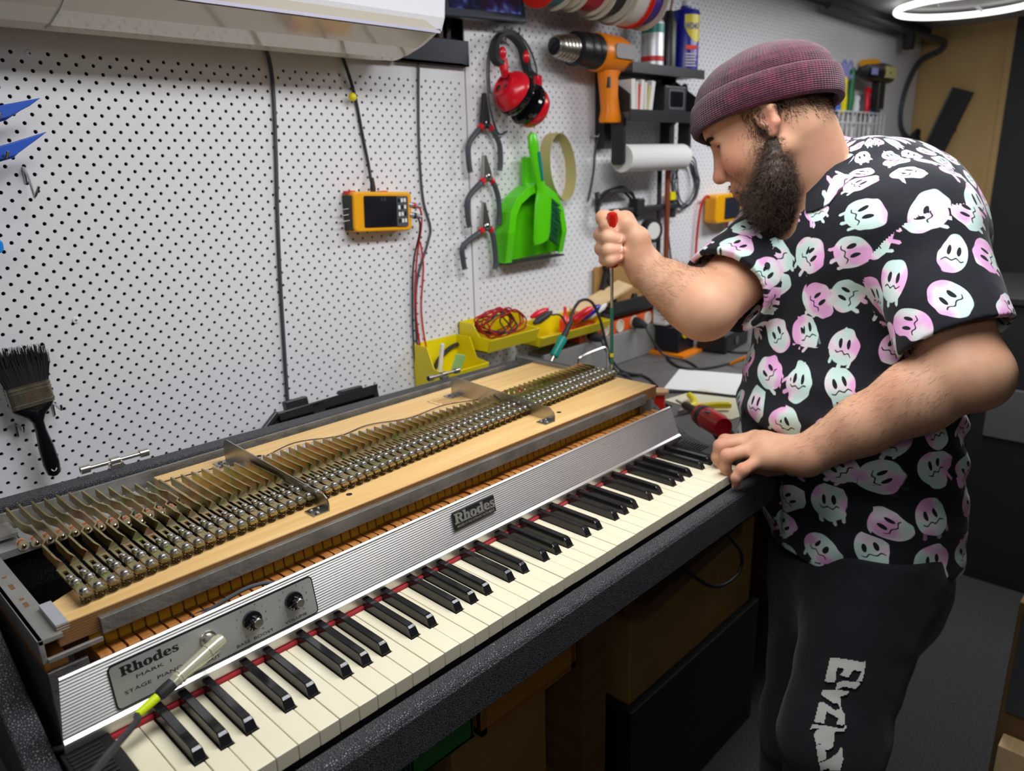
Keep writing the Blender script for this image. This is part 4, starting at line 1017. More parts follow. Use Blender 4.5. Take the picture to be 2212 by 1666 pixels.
# --- coiled cables, rods, tape and the second meter
def coil(name, c, rx, rz, n, r, mat, label, seed, group=None, spread=.010):
    rr = random.Random(seed); t = thing(name, label, 'cable', (c[0], c[1], c[2] - rz), group)
    for i in range(n):
        ox, oz, oy = rr.uniform(-.006, .006), rr.uniform(-.008, .006), (i - n / 2) * spread * .5
        p = [(c[0] + ox + (rx + rr.uniform(-.006, .006)) * math.cos(a), c[1] + oy + .004 * math.sin(3 * a), c[2] + oz + (rz + rr.uniform(-.006, .006)) * math.sin(a)) for a in [2 * PI * k / 14 for k in range(14)]]
        obj('loop', MB().tube(spline(p, 5, True), r, 7, closed=True), mat, t)
    return t
t = coil('cable_coil', (1.72, .790, .395), .098, .055, 4, .0042, 'black_rubber', 'thick black cable coil hanging behind the raised fist', 4)
obj('tie', MB().tube([(1.622, .79, .44), (1.618, .785, .425), (1.622, .79, .41)], .008, 8), 'black_rubber', t)
t = coil('cable_coil', (2.10, .795, .452), .070, .075, 5, .0026, 'grey_rubber', 'thin grey cable coil hanging below the paper towel roll', 6)
obj('tie', MB().bb((2.005, .785, .400), (2.035, .800, .425)), 'yellow_plastic', t); obj('plug', MB().cyl((2.02, .79, .400), (2.025, .79, .345), .011, n=10), 'black_rubber', t)
t = thing('tool_bar', 'black horizontal bar holder running behind the raised fist', 'holder', (1.83, .79, .375))
obj('bar', MB().bb((1.690, .775, .372), (2.035, .800, .390)), 'soft_black', t, bevel=.003); obj('end_stop', MB().bb((1.790, .765, .365), (1.830, .800, .415)), 'soft_black', t, bevel=.004)
o = obj('copper_rod', MB().cyl((1.958, .770, .500), (1.964, .770, .150), .0085, n=12), pm('copper_brown', lin(176, 92, 66), .35, .5)); setp(o, 'long copper coloured rod hanging upright on the far pegboard', 'rod')
o = obj('black_rod', MB().cyl((1.935, .785, .500), (1.940, .785, .170), .0075, n=10), 'soft_black'); setp(o, 'black rod hanging just left of the copper coloured rod', 'rod')
t = thing('tape_roll', 'black tape roll with white core hanging behind the raised fist', 'tape', (1.888, .79, .28))
obj('tape', MB().lathe([(.026, -.012), (.038, -.012), (.038, .012), (.026, .012)], (1.888, .780, .313), (.25, 1, 0), 30), 'soft_black', t); obj('core', MB().lathe([(.020, -.0125), (.0262, -.0125), (.0262, .0125), (.020, .0125)], (1.888, .780, .313), (.25, 1, 0), 30), 'paper_white', t)
t = thing('glue_packet', 'white, blue and red packet hanging under the tape roll', 'packet', (1.895, .80, .15))
obj('card', MB().bb((1.862, .795, .160), (1.935, .803, .262)), 'paper_white', t, bevel=.001); obj('print_block', MB().bb((1.866, .7945, .205), (1.896, .795, .245)), 'can_blue', t); obj('print_block', MB().bb((1.900, .7945, .165), (1.932, .795, .215)), 'flange_red', t)
t = thing('multimeter', 'yellow multimeter hanging on the pegboard just beyond the beard', 'meter', (2.345, .78, .305))
obj('holster', MB().prism(rrect(2.254, 2.450, .306, .404, .018), (0, .760, 0), (1, 0, 0), (0, 0, 1), (0, .045, 0)), 'meter_yellow', t, bevel=.005, seg=3)
obj('face', MB().prism(rrect(2.315, 2.425, .318, .392, .004), (0, .7595, 0), (1, 0, 0), (0, 0, 1), (0, -.002, 0)), pm('face_slate', lin(38, 42, 52), .4), t)
for i, (mt, pts) in enumerate((('red_wire', [(2.26, .79, .395), (2.235, .79, .40), (2.215, .795, .37), (2.205, .80, .28), (2.200, .80, .17)]), ('red_wire', [(2.40, .79, .31), (2.41, .80, .27), (2.42, .803, .22)]))):
    cable(pts, .0042, mt, ('red test lead hanging left of the far yellow multimeter', 'red test lead below the far yellow multimeter')[i], 'test leads of the far multimeter', 'test_lead', cat='lead')
o = obj('probe', MB().cyl((2.200, .80, .17), (2.196, .80, .06), .006, n=10), 'grey_rubber'); setp(o, 'grey probe handle hanging below the left red lead of the far multimeter', 'probe')
cable([(2.01, .805, .40), (2.03, .808, .30), (2.06, .809, .18), (2.06, .809, .08)], .003, 'grey_rubber', 'grey wire hanging right of the copper coloured rod')

# --- screwdrivers and hand tools behind the man's head
t = thing('tool_rack', 'white wire rack of hand tools on the far pegboard behind the man', 'rack', (3.45, .78, .56))
mb = MB()
for z in (.700, .655, .590):
    mb.cyl((3.10, .745, z), (3.78, .745, z), .0035, n=8)
    for x in (3.10, 3.78): mb.cyl((x, .745, z), (x, .8135, z), .0035, n=8)
for k in range(14): mb.cyl((3.12 + k * .05, .745, .59), (3.12 + k * .05, .745, .70), .0022, n=6)
obj('wire_frame', mb, 'paper_white', t)
tl = [(3.16, 'meter_yellow', .10, .20, 'yellow handled screwdriver'), (3.24, 'blue_plastic', .16, .20, 'dark blue handled scissors'), (3.31, 'yellow_plastic', .15, .18, 'yellow green handled snips'), (3.38, 'dark_green', .19, .20, 'tall green handled cutter'), (3.45, 'paper_white', .08, .24, 'white handled screwdriver'),
      (3.52, 'grey_plastic', .07, .22, 'grey handled screwdriver'), (3.58, 'red_plastic', .12, .20, 'red handled screwdriver'), (3.65, 'azure_plastic', .13, .18, 'light blue handled chisel'), (3.72, 'grey_plastic', .08, .16, 'small grey awl')]
for i, (x, m_, h, L, lab) in enumerate(tl):
    t = thing('hand_tool', lab + ' in the white wire rack', 'tool', (x, .765, .70 - L), 'hand tools in the wire rack')
    lean = (.10 * math.sin(i * 2.1), 0, 1)
    obj('handle', MB().lathe([(.006, 0), (.014, .008), (.016, h * .4), (.012, h * .7), (.015, h * .9), (.008, h)], (x, .765, .690), lean, 12), m_, t)
    obj('shaft', MB().lathe([(.005, -L), (.006, -L + .02), (.006, .0)], (x, .765, .690), lean, 8), 'zinc_grey', t)
    if i in (1, 2):
        for s in (-1, 1):
            obj('finger_loop', MB().tube([(x + .016 + s * .026 + .022 * math.cos(a), .765, .86 + s * .008 + .034 * math.sin(a)) for a in [2 * PI * k / 18 for k in range(18)]], .0055, 6, closed=True), pm('lilac_plastic', lin(150, 150, 210), .4) if 'lilac_plastic' not in MATS else 'lilac_plastic', t)
for i, (x, z, m_) in enumerate(((3.30, .555, 'yellow_plastic'), (3.52, .545, 'meter_yellow'), (3.62, .55, 'teal_plastic'))):
    o = obj('hand_tool', MB().lathe([(.006, 0), (.014, .01), (.016, .05), (.008, .085)], (x, .79, z - .06), (0.1, 0, 1), 12), m_); setp(o, ('yellow handle hanging under the left of the wire rack', 'amber handle hanging under the middle of the wire rack', 'teal handle hanging under the right of the wire rack')[i], 'tool', 'handles under the wire rack')
t = thing('cordless_drill', 'black and yellow cordless drill hanging above the wire rack', 'drill', (3.65, .74, .72))
obj('motor', MB().lathe([(.018, 0), (.030, .02), (.036, .08), (.040, .16), (.046, .20), (.040, .30), (.020, .33)], (3.42, .735, .862), (1, 0, .02), 18), 'black_plastic', t)
obj('chuck', MB().lathe([(.012, 0), (.020, .02), (.022, .06)], (3.37, .735, .862), (1, 0, 0), 14), 'soft_black', t)
obj('grip', MB().prism([(3.585, .845), (3.655, .845), (3.660, .715), (3.590, .715)], (0, .715, 0), (1, 0, 0), (0, 0, 1), (0, .04, 0)), 'black_plastic', t, bevel=.006)
obj('panel', MB().bb((3.58, .690, .845), (3.70, .700, .892)), 'strap_khaki', t); obj('hook', MB().bb((3.55, .74, .90), (3.62, .80, .925)), 'meter_yellow', t); obj('badge', MB().bb((3.43, .694, .850), (3.48, .704, .876)), 'lilac_plastic', t)

# --- cable from the ceiling corner, angled black board
cable([(3.05, .76, 1.085), (3.60, .755, 1.08), (4.10, .750, 1.075), (4.36, .70, 1.06), (4.40, .72, 1.02), (4.36, .79, .98), (4.25, .805, .88), (4.18, .808, .76), (4.20, .808, .66), (4.30, .80, .60), (4.38, .76, .57)], .014, 'grey_rubber', 'thick grey cable looping down from the ceiling in the far corner')
t = thing('cable_clamp', 'black clamp gripping the cable under the ceiling in the far corner', 'clamp', (4.02, .76, 1.02))
obj('bar', MB().bb((3.86, .742, 1.070), (4.30, .775, 1.098)), 'soft_black', t); obj('jaw', MB().bb((3.99, .735, 1.000), (4.05, .775, 1.075)), 'soft_black', t, bevel=.004)
t = thing('wall_display', 'angled black panel mounted on the plywood end wall', 'panel', (4.38, .62, .52))
obj('panel', MB().prism([(.745, .490), (.650, .480), (.535, .805), (.625, .835)], (4.372, 0, 0), (0, 1, 0), (0, 0, 1), (.024, 0, 0)), 'soft_black', t, bevel=.002)
obj('edge', MB().prism([(.745, .490), (.625, .835), (.633, .838), (.753, .493)], (4.370, 0, 0), (0, 1, 0), (0, 0, 1), (.026, 0, 0)), 'grey_plastic', t)
obj('bracket', MB().bb((4.392, .60, .62), (4.421, .68, .68)), 'soft_black', t)
coil('cable_coil', (4.36, .775, .575), .050, .055, 3, .008, 'black_rubber', 'bundle of black cable below the angled black panel', 8)

# ------------------------------------------------------------------ workbench and what lies on it
t = thing('workbench', 'long grey-topped workbench along the pegboard wall, carrying the piano', 'workbench', (1.9, .46, -1.0))
obj('bench_top', MB().bb((-.60, .10, -.115), (4.38, .812, -.0755)), 'desk_grey', t, bevel=.002)
wood('bench_wood', lin(96, 66, 34), lin(120, 84, 46), (2, 2, 20), .6)
for x in (-.50, .735, 1.90, 3.2, 4.3): obj('leg_panel', MB().bb((x, .14, -1.0), (x + .07, .78, -.115)), 'bench_wood', t)
obj('shelf', MB().bb((-.43, .20, -.62), (.735, .78, -.60)), 'bench_wood', t)
obj('back_rail', MB().bb((-.5, .77, -1.0), (4.3, .785, -.115)), 'soft_black', t)
WB = t
# under the piano
pm('bin_green', lin(20, 120, 48), .5); pm('drawer_amber', lin(178, 122, 44), .5); pm('bag_blue', lin(20, 66, 130), .7)
def crate(name, label, lo, hi, mat, cat, th=.006, group=None, lipz=0):
    t = thing(name, label, cat, ((lo[0] + hi[0]) / 2, (lo[1] + hi[1]) / 2, lo[2]), group)
    mb = MB(); x0, y0, z0 = lo; x1, y1, z1 = hi
    mb.bb((x0, y0, z0), (x1, y1, z0 + th)); mb.bb((x0, y1 - th, z0), (x1, y1, z1)); mb.bb((x0, y0, z0), (x0 + th, y1, z1)); mb.bb((x1 - th, y0, z0), (x1, y1, z1))
    obj('bin_body', mb, mat, t); obj('bin_front', MB().bb((x0, y0, z0), (x1, y0 + th, z1 - lipz)), mat, t, bevel=.002)
    return t
for x in (-.43, .45): obj('shelf_support', MB().bb((x, .22, -.60), (x + .02, .76, -.345)), 'bench_wood', WB)
obj('shelf', MB().bb((-.43, .20, -.345), (.735, .77, -.33)), 'bench_wood', WB)
crate('storage_bin', 'green plastic bin under the bench, left one of the pair', (.225, .16, -.33), (.355, .46, -.225), 'bin_green', 'bin', group='green bins under the bench', lipz=.02)
crate('storage_bin', 'green plastic bin under the bench, right one of the pair', (.362, .16, -.33), (.488, .46, -.225), 'bin_green', 'bin', group='green bins under the bench', lipz=.02)
t = crate('wooden_tray', 'amber wooden tray under the bench right of the green bins', (.495, .15, -.33), (.728, .50, -.205), 'drawer_amber', 'tray', .012, lipz=.05)
setp(obj('brown_box', MB().bb((.490, .22, -.60), (.725, .60, -.385)), 'cardboard', bevel=.002), 'brown cardboard box on the lower shelf under the bench', 'box')
S = []
for z, w in ((-1.0, .16), (-.8, .19), (-.66, .18), (-.62, .165)): S.append([(.62 + w * math.cos(a) * 1.0 - .02, .02 + .10 * math.sin(a) + .03 * math.sin(3 * a), z) for a in [2 * PI * i / 24 for i in range(24)]])
setp(obj('blue_bag', MB().sweep(S), 'bag_blue', fix=True), 'blue bag standing on the floor under the piano, filled with folders', 'bag')
rb = random.Random(12)
for i in range(7):
    c_ = lin(150 - 14 * (i % 3), 112 - 8 * i, 60)
    pm('folder%d' % i, c_, .7)
    o = obj('folder', MB().box((.48 + i * .038, .02 + .01 * (i % 2), -.66), (.010, .16, .26), Euler((0, math.radians(rb.uniform(-8, 10)), 0)).to_matrix()), 'folder%d' % i); setp(o, 'brown paper folder standing in the blue bag under the bench', 'folder', 'folders in the blue bag')
setp(obj('cardboard_box', MB().bb((1.00, .22, -.62), (1.56, .66, -.37)), 'cardboard', bevel=.003), 'flattened cardboard carton under the bench behind the man', 'box')
setp(obj('timber_offcut', MB().box((1.20, .20, -.345), (.56, .05, .03), Euler((0, math.radians(6), math.radians(8))).to_matrix()), 'bench_wood', bevel=.001), 'strip of brown timber on the carton under the bench', 'timber')
setp(obj('box_stand', MB().bb((.98, .20, -1.0), (1.58, .68, -.62)), 'soft_black', bevel=.004), 'black trunk on the floor carrying the cardboard carton', 'trunk')
cable([(.853, .085, -.190), (.91, .08, -.200), (.971, .08, -.221), (1.06, .08, -.290), (1.124, .08, -.321), (1.18, .08, -.325), (1.205, .08, -.31), (1.195, .08, -.27), (1.15, .09, -.215), (1.12, .105, -.15)], .004, 'black_rubber', 'black cable drooping below the front edge of the bench')
for i, (x0, x1, z) in enumerate(((.955, 1.035, -.103), (1.055, 1.125, -.100))):
    setp(obj('bench_label', MB().bb((x0, .0975, -.112), (x1, .0998, -.082)), 'zinc_grey'), ('longer grey label on the front edge of the bench', 'shorter grey label on the front edge of the bench, nearer the man')[i], 'label', 'labels on the bench edge')

# --- black plastic case behind the piano
t = thing('plastic_case', 'black plastic tool case leaning between the piano and the pegboard', 'case', (.61, .72, -.0755))
cM = Matrix.Translation((.612, .735, -.0755)) @ Matrix.Rotation(math.radians(-14), 4, 'X')
mb = MB().prism([(-.118, 0), (.165, 0), (.165, .141), (-.075, .141), (-.118, .110)], (0, -.012, 0), (1, 0, 0), (0, 0, 1), (0, .024, 0)); mb.xf(cM); obj('shell', mb, 'black_plastic', t, bevel=.006, seg=3)
mb = MB()
mb.bb((-.075, -.022, .124), (.165, -.010, .1435)); mb.bb((-.119, -.022, .0), (-.108, -.010, .112)); mb.bb((.153, -.022, .0), (.165, -.010, .1435)); mb.bb((.0, -.022, .0), (.03, -.010, .1435)); mb.box((-.0965, -.016, .1265), (.056, .012, .012), Euler((0, math.radians(-36), 0)).to_matrix()); mb.xf(cM); obj('rim', mb, 'black_plastic', t, bevel=.003)
mb = MB(); mb.bb((-.050, -.014, .136), (.0, .006, .160)); mb.xf(cM); obj('catch', mb, 'black_plastic', t, bevel=.003)
mb = MB(); mb.bb((.080, -.014, .136), (.135, .006, .152)); mb.xf(cM); obj('catch', mb, 'black_plastic', t, bevel=.003)

# --- yellow parts bins on the pegboard
def parts_bin(x0, x1, z0, z1, y0, label, y1=.8125):
    t = thing('parts_bin', label, 'bin', ((x0 + x1) / 2, (y0 + y1) / 2, z0), 'yellow parts bins')
    h = z1 - z0; th = .0022
    def side(x): return MB().prism([(y1, z0), (y0 + .012, z0), (y0, z0 + h * .5), (y0 + (y1 - y0) * .35, z0 + h * .55), (y0 + (y1 - y0) * .55, z1), (y1, z1)], (x, 0, 0), (0, 1, 0), (0, 0, 1), (th, 0, 0))
    obj('side_wall', side(x0), 'yellow_plastic', t); obj('side_wall', side(x1 - th), 'yellow_plastic', t)
    mb = MB(); mb.bb((x0, y0 + .012, z0), (x1, y1, z0 + th)); mb.bb((x0, y1 - th, z0), (x1, y1, z1)); obj('tub', mb, 'yellow_plastic', t)
    obj('front_lip', MB().prism([(y0 + .012, z0), (y0 + .012 + th, z0), (y0 + th, z0 + h * .5), (y0 - .003, z0 + h * .5)], (x0, 0, 0), (0, 1, 0), (0, 0, 1), (x1 - x0, 0, 0)), 'yellow_plastic', t, bevel=.0008)
    return t
parts_bin(.935, 1.075, .012, .122, .700, 'yellow plastic bin behind the piano below the test leads, nearest of the three')
parts_bin(1.085, 1.262, .086, .152, .700, 'yellow plastic bin holding the red and black wire coil, middle of the three')
parts_bin(1.290, 1.590, .058, .112, .715, 'long yellow plastic tray beyond the wire coil, farthest of the three')
t = coil('wire_coil', (1.165, .752, .150), .062, .030, 7, .0022, 'wire_crimson', 'tangled red and black wire coil heaped in the middle yellow bin', 15, spread=.018)
for i in range(3):
    p = [(1.160 + (.055 - .006 * i) * math.cos(a), .752 + .03 * math.sin(a * 2 + i), .146 + (.030 - .004 * i) * math.sin(a)) for a in [2 * PI * k / 14 for k in range(14)]]
    obj('loop', MB().tube(spline(p, 5, True), .0022, 7, closed=True), 'black_rubber', t)
pm('bag_clear', (.9, .86, .86), .25, trans=.6); pm('tag_green', lin(150, 200, 130), .5)
o = obj('zip_bag', MB().box((1.02, .755, .055), (.034, .004, .07), Euler((.2, .3, .1)).to_matrix()), 'tag_green', bevel=.001); setp(o, 'pale green packet inside the nearest yellow bin', 'packet')
o = obj('zip_bag', MB().box((.985, .770, .085), (.010, .006, .07), Euler((.1, .1, .1)).to_matrix()), 'paper_white', bevel=.001); setp(o, 'white slip standing in the nearest yellow bin', 'paper')
t = thing('crocodile_clip_lead', 'black and red clip leads lying in the long yellow tray', 'lead', (1.335, .76, .064))
obj('black_clip', MB().lathe([(.005, 0), (.011, .02), (.010, .055), (.004, .075)], (1.30, .752, .118), (.9, 0, .25), 10), 'black_rubber', t); obj('red_clip', MB().lathe([(.005, 0), (.010, .02), (.009, .055), (.004, .07)], (1.315, .775, .130), (.9, 0, .15), 10), 'red_plastic', t)
obj('lead_wire', MB().tube(spline([(1.37, .75, .130), (1.40, .745, .125), (1.42, .74, .095), (1.425, .73, .06)], 8), .0028, 7), 'black_rubber', t)
o = obj('squeeze_bottle', MB().lathe([(.015, 0), (.017, .003), (.017, .035), (.006, .05), (.004, .075)], (1.445, .765, .065), (0, 0, 1), 18), pm('bottle_red', lin(240, 60, 50), .3)); setp(o, 'small red bottle with a pointed nozzle in the long yellow tray', 'bottle')
for i, (x, m_) in enumerate(((1.500, 'red_plastic'), (1.535, 'can_blue'), (1.565, 'paper_white'))):
    o = obj('glue_tube', MB().lathe([(.010, 0), (.013, .01), (.011, .06), (.004, .075)], (x - .03, .755, .098), (.9, -.2, .38), 12), m_); setp(o, ('red tube', 'blue tube', 'white tube')[i] + ' lying in the long yellow tray', 'tube', 'tubes in the yellow tray')
setp(obj('pine_board', MB().box((1.615, .765, .140), (.24, .055, .010), Euler((.25, math.radians(-12), 0)).to_matrix()), 'pine', bevel=.001), 'short pale pine board resting on the long yellow tray', 'board')
cable([(1.10, .805, .095), (1.06, .806, .096), (1.02, .805, .080), (.99, .80, .055), (.97, .79, .02)], .0055, 'black_rubber', 'thick black cable passing between the two nearest yellow bins')

# --- cardboard sheet and black clamp against the pegboard
setp(obj('cardboard_sheet', MB().bb((1.625, .800, .040), (1.920, .806, .225)), 'cardboard', bevel=.001), 'brown cardboard sheet leaning on the pegboard under the raised hand', 'cardboard')
t = thing('spring_clamp', 'black spring clamp hanging in front of the brown cardboard sheet', 'clamp', (1.665, .79, .13))
obj('jaw', MB().prism([(1.655, .230), (1.672, .230), (1.690, .170), (1.678, .160)], (0, .782, 0), (1, 0, 0), (0, 0, 1), (0, .014, 0)), 'soft_black', t, bevel=.002); obj('jaw', MB().prism([(1.668, .228), (1.676, .222), (1.652, .150), (1.642, .158)], (0, .782, 0), (1, 0, 0), (0, 0, 1), (0, .014, 0)), 'soft_black', t, bevel=.002)
obj('tail', MB().bb((1.660, .785, .135), (1.672, .795, .175)), 'soft_black', t)

# --- trunking, power strip, long tray
pm('speckle_grey', lin(150, 148, 144), .7, var=(400, lin(118, 117, 114), .1))
setp(obj('cable_trunking', MB().bb((1.34, .752, -.075), (3.10, .812, .022)), 'speckle_grey', bevel=.003), 'grey speckled ledge running along the wall at the back of the bench', 'ledge')
t = thing('power_strip', 'orange multi-socket power strip with round white sockets on the ledge', 'power strip', (1.78, .78, .0225))
obj('body', MB().prism([(.757, .0225), (.806, .0225), (.806, .070), (.775, .074), (.757, .060)], (1.50, 0, 0), (0, 1, 0), (0, 0, 1), (.62, 0, 0)), pm('strip_orange', lin(222, 84, 30), .4), t, bevel=.003)
for k in range(8): obj('socket', MB().lathe([(.0200, 0), (.0200, .003), (.0165, .0036), (.0150, .0012), (.004, .0010)], (1.545 + k * .075, .7572, .0430), (0, -1, 0), 22), 'flange_cream', t)
for i, x in enumerate((1.77, 1.545)):
    tt = thing('mains_plug', ('black mains plug in a socket near the middle of the orange power strip', 'black mains plug at the near end of the orange power strip')[i], 'plug', (x, .73, .02), 'plugs in the power strip')
    obj('plug_body', MB().lathe([(.017, 0), (.018, .010), (.013, .032), (.008, .045)], (x, .7530, .043), (-.1, -1, -.15), 14), 'black_rubber', tt)
    obj('flex', MB().tube(spline([(x - .004, .71, .036), (x - .01, .69, .01), (x + .02, .66, -.05), (x + .06, .60, -.071), (x + .0, .52, -.0715)], 8), .0036, 8), 'black_rubber', tt)
t = thing('plug_adaptor', 'bulky white plug adaptor at the far part of the orange power strip', 'adaptor', (1.90, .72, .02))
obj('case', MB().bb((1.865, .700, .018), (1.945, .753, .080)), 'paper_white', t, bevel=.008, seg=3); obj('switch', MB().bb((1.89, .698, .045), (1.905, .7005, .060)), 'can_yellow', t)
t = thing('parts_tray', 'long black tray on the wall above the orange power strip', 'tray', (1.90, .76, .085))
mb = MB(); mb.bb((1.63, .735, .092), (2.25, .808, .097)); mb.bb((1.63, .735, .092), (2.25, .740, .125)); mb.bb((1.63, .803, .092), (2.25, .808, .150)); obj('trough', mb, 'soft_black', t, bevel=.001)
mb = MB(); mb.bb((1.62, .75, .0760), (2.25, .806, .0915)); obj('grey_rail', mb, 'grey_rubber', t)
for k in range(5): obj('tray_item', MB().lathe([(.010, 0), (.013, .012), (.008, .03)], (1.68 + k * .11, .772, .098), (.1, 0, 1), 10), ('grey_plastic', 'soft_black', 'nickel', 'black_plastic', 'grey_rubber')[k], t)

# --- soldering gear
t = thing('soldering_iron', 'teal-gripped soldering iron with black lead standing behind the piano', 'soldering iron', (1.30, .66, -.0755))
d = Vector((1.3090, .660, .090)) - Vector((1.2720, .660, .0480)); d.normalize(); a = Vector((1.2720, .660, .0480))
obj('grip', MB().lathe([(.0105, 0), (.0120, .004), (.0105, .030), (.0125, .052), (.0095, .058)], a, d, 18), 'teal_plastic', t)
obj('barrel', MB().lathe([(.0035, -.085), (.0050, -.07), (.0060, 0)], a, d, 12), 'nickel', t)
obj('cord_sleeve', MB().lathe([(.0085, .056), (.0080, .075), (.0055, .11)], a, d, 12), 'black_rubber', t)
obj('cord', MB().tube(spline([tuple(a + d * .10), (1.365, .672, .150), (1.42, .69, .168), (1.48, .70, .155), (1.52, .70, .10), (1.54, .69, .02), (1.56, .67, -.06), (1.62, .62, -.071)], 8), .0042, 8), 'black_rubber', t)
t = thing('iron_stand', 'bent wire stand behind the right end of the piano', 'stand', (1.40, .66, -.0755))
obj('wire', MB().tube(spline([(1.372, .66, -.074), (1.372, .66, .010), (1.38, .655, .026), (1.44, .645, .036), (1.47, .64, .034), (1.475, .64, .0), (1.475, .64, -.074)], 5), .0028, 8), 'nickel', t); obj('base', MB().bb((1.36, .615, -.0752), (1.49, .685, -.068)), 'soft_black', t, bevel=.002)
t = thing('solder_feeder', 'black block with a white reel on an orange base plate on the bench', 'device', (1.92, .70, -.0755))
Rz = Matrix.Translation((1.925, .690, -.0755)) @ Matrix.Rotation(math.radians(2), 4, 'Z')
obj('base_plate', MB().bb((-.070, -.060, .0), (.075, .075, .010)).xf(Rz), 'orange_plastic', t, bevel=.001)
obj('block', MB().bb((-.052, -.030, .010), (.050, .055, .090)).xf(Rz), pm('block_navy', lin(18, 20, 32), .45), t, bevel=.003)
obj('reel', MB().lathe([(.012, 0), (.036, .0), (.036, .006), (.026, .008), (.026, .030), (.036, .032), (.036, .038), (.012, .038)], Rz @ Vector((.052, .02, .060)), (1, -.4, 0), 26), 'wire_white', t)
obj('bolt', MB().lathe([(.010, 0), (.010, .006), (.005, .008)], Rz @ Vector((-.02, -.031, .065)), (0, -1, 0), 14), 'can_yellow', t)
t = thing('battery_pack', 'black battery charger with a red cap lying on the bench behind the elbow', 'charger', (2.08, .62, -.0755))
obj('case', MB().box((2.08, .615, -.045), (.20, .10, .06), Euler((0, 0, .12)).to_matrix()), 'black_plastic', t, bevel=.006); obj('cap', MB().box((2.165, .60, -.005), (.045, .07, .022), Euler((0, 0, .12)).to_matrix()), 'bottle_red', t, bevel=.004)
obj('badge', MB().lathe([(.014, 0), (.014, .002)], (2.075, .5625, -.045), (.12, -1, 0), 18), 'grey_plastic', t)
cable([(2.17, .60, .02), (2.16, .53, .035), (2.10, .45, .035), (2.00, .40, .02), (1.90, .42, -.03), (1.88, .48, -.071)], .005, 'orange_plastic', 'orange cord arching on the bench beside the shirt')

# --- cables and small things on the bench
cable([(1.616, .696, -.0715), (1.54, .59, -.0715), (1.473, .503, -.0715), (1.44, .44, -.0715), (1.42, .40, -.0715)], .0040, 'grey_rubber', 'grey cable lying on the bench right of the piano')
cable([(1.90, .72, -.071), (1.80, .64, -.0715), (1.755, .561, -.0715), (1.80, .51, -.0715), (1.919, .482, -.0715), (2.05, .47, -.0715)], .0042, 'black_rubber', 'black cable curving on the bench in front of the solder feeder')
cable([(1.44, .50, -.0715), (1.521, .476, -.0715), (1.56, .42, -.0715), (1.58, .36, -.0715), (1.60, .304, -.0715), (1.66, .26, -.0715)], .0045, 'black_rubber', 'black cable lying on the bench beside the red wire spool')
cable([(2.082, .617, -.071), (2.02, .56, -.0715), (2.05, .50, -.0715), (2.15, .46, -.0715), (2.3, .46, -.0715)], .0042, 'black_rubber', 'black cable on the bench beside the battery charger')
t = thing('wire_reel', 'small wooden reel of bright red wire standing at the right end of the piano', 'reel', (1.368, .400, -.0755))
for z in (-.0755, -.0235): obj('flange', MB().lathe([(.005, 0), (.0215, 0), (.0225, .003), (.0215, .0075), (.005, .0075)], (1.368, .400, z), (0, 0, 1), 26), pm('reel_wood', lin(196, 152, 112), .6) if 'reel_wood' not in MATS else 'reel_wood', t)
obj('wire', MB().lathe([(.006, .0070), (.0140, .0075), (.0140, .0520), (.006, .0520)], (1.368, .400, -.0755), (0, 0, 1), 26), pm('enamel_red', lin(226, 30, 16), .25), t)
for i, (x, y, r, s) in enumerate(((1.70, .40, .35, (.21, .297)), (1.52, .33, -.15, (.15, .21)))):
    setp(obj('paper_sheet', MB().box((x, y, -.0752 + .0006 * (i + 1)), (s[0], s[1], .0006), Euler((0, 0, r)).to_matrix()), 'paper_white' if i == 0 else pm('paper_cream', lin(214, 208, 182), .8)), ('white paper sheet on the bench behind the shirt front', 'cream paper sheet under the yellow pliers')[i], 'paper', 'papers on the bench')
t = thing('pliers', 'yellow-handled pliers lying on the bench beside the shirt', 'pliers', (1.45, .34, -.0755))
obj('handle', MB().tube(spline([(1.415, .345, -.064), (1.450, .350, -.062), (1.480, .372, -.060), (1.500, .395, -.060)], 6), [.005] + [.0085] * 17 + [.006], 10), 'yellow_plastic', t)
obj('handle', MB().tube(spline([(1.415, .345, -.064), (1.440, .325, -.062), (1.468, .300, -.060), (1.490, .270, -.060)], 6), [.005] + [.0085] * 17 + [.006], 10), 'yellow_plastic', t)
obj('jaw', MB().prism([(-.01, -.010), (.015, -.010), (.050, -.002), (.050, .002), (.015, .010), (-.01, .010)], (1.418, .346, -.069), (-.93, .05, 0), (-.05, -.93, 0), (0, 0, .010)), 'steel', t, bevel=.001)
t = thing('power_driver', 'red and black cordless driver lying on the bench at the end of the piano', 'driver', (1.25, .21, -.0755))
p0 = Vector((1.315, .300, -.020)); d = (Vector((1.215, .150, -.012)) - p0).normalized()
obj('bit', MB().lathe([(.0030, -.04), (.0034, .03)], p0, d, 8), 'nickel', t)
obj('nose', MB().lathe([(.006, 0), (.009, .006), (.010, .055), (.015, .066), (.018, .082)], p0, d, 18), 'black_plastic', t)
obj('shell', MB().lathe([(.018, .080), (.0235, .086), (.0245, .12), (.0245, .170), (.020, .190)], p0, d, 20), 'red_plastic', t)
obj('trim', MB().lathe([(.0248, .100), (.0252, .104), (.0252, .112), (.0248, .116)], p0, d, 20), 'black_plastic', t)
q = p0 + d * .15; obj('grip', MB().cyl(q, (q.x + .04, q.y - .01, -.060), .018, .022, n=14), 'black_rubber', t)
o = obj('name_plate', MB().box(p0 + d * .135 + Vector((-.010, -.002, .0225)), (.014, .018, .002)), 'grey_plastic', t)

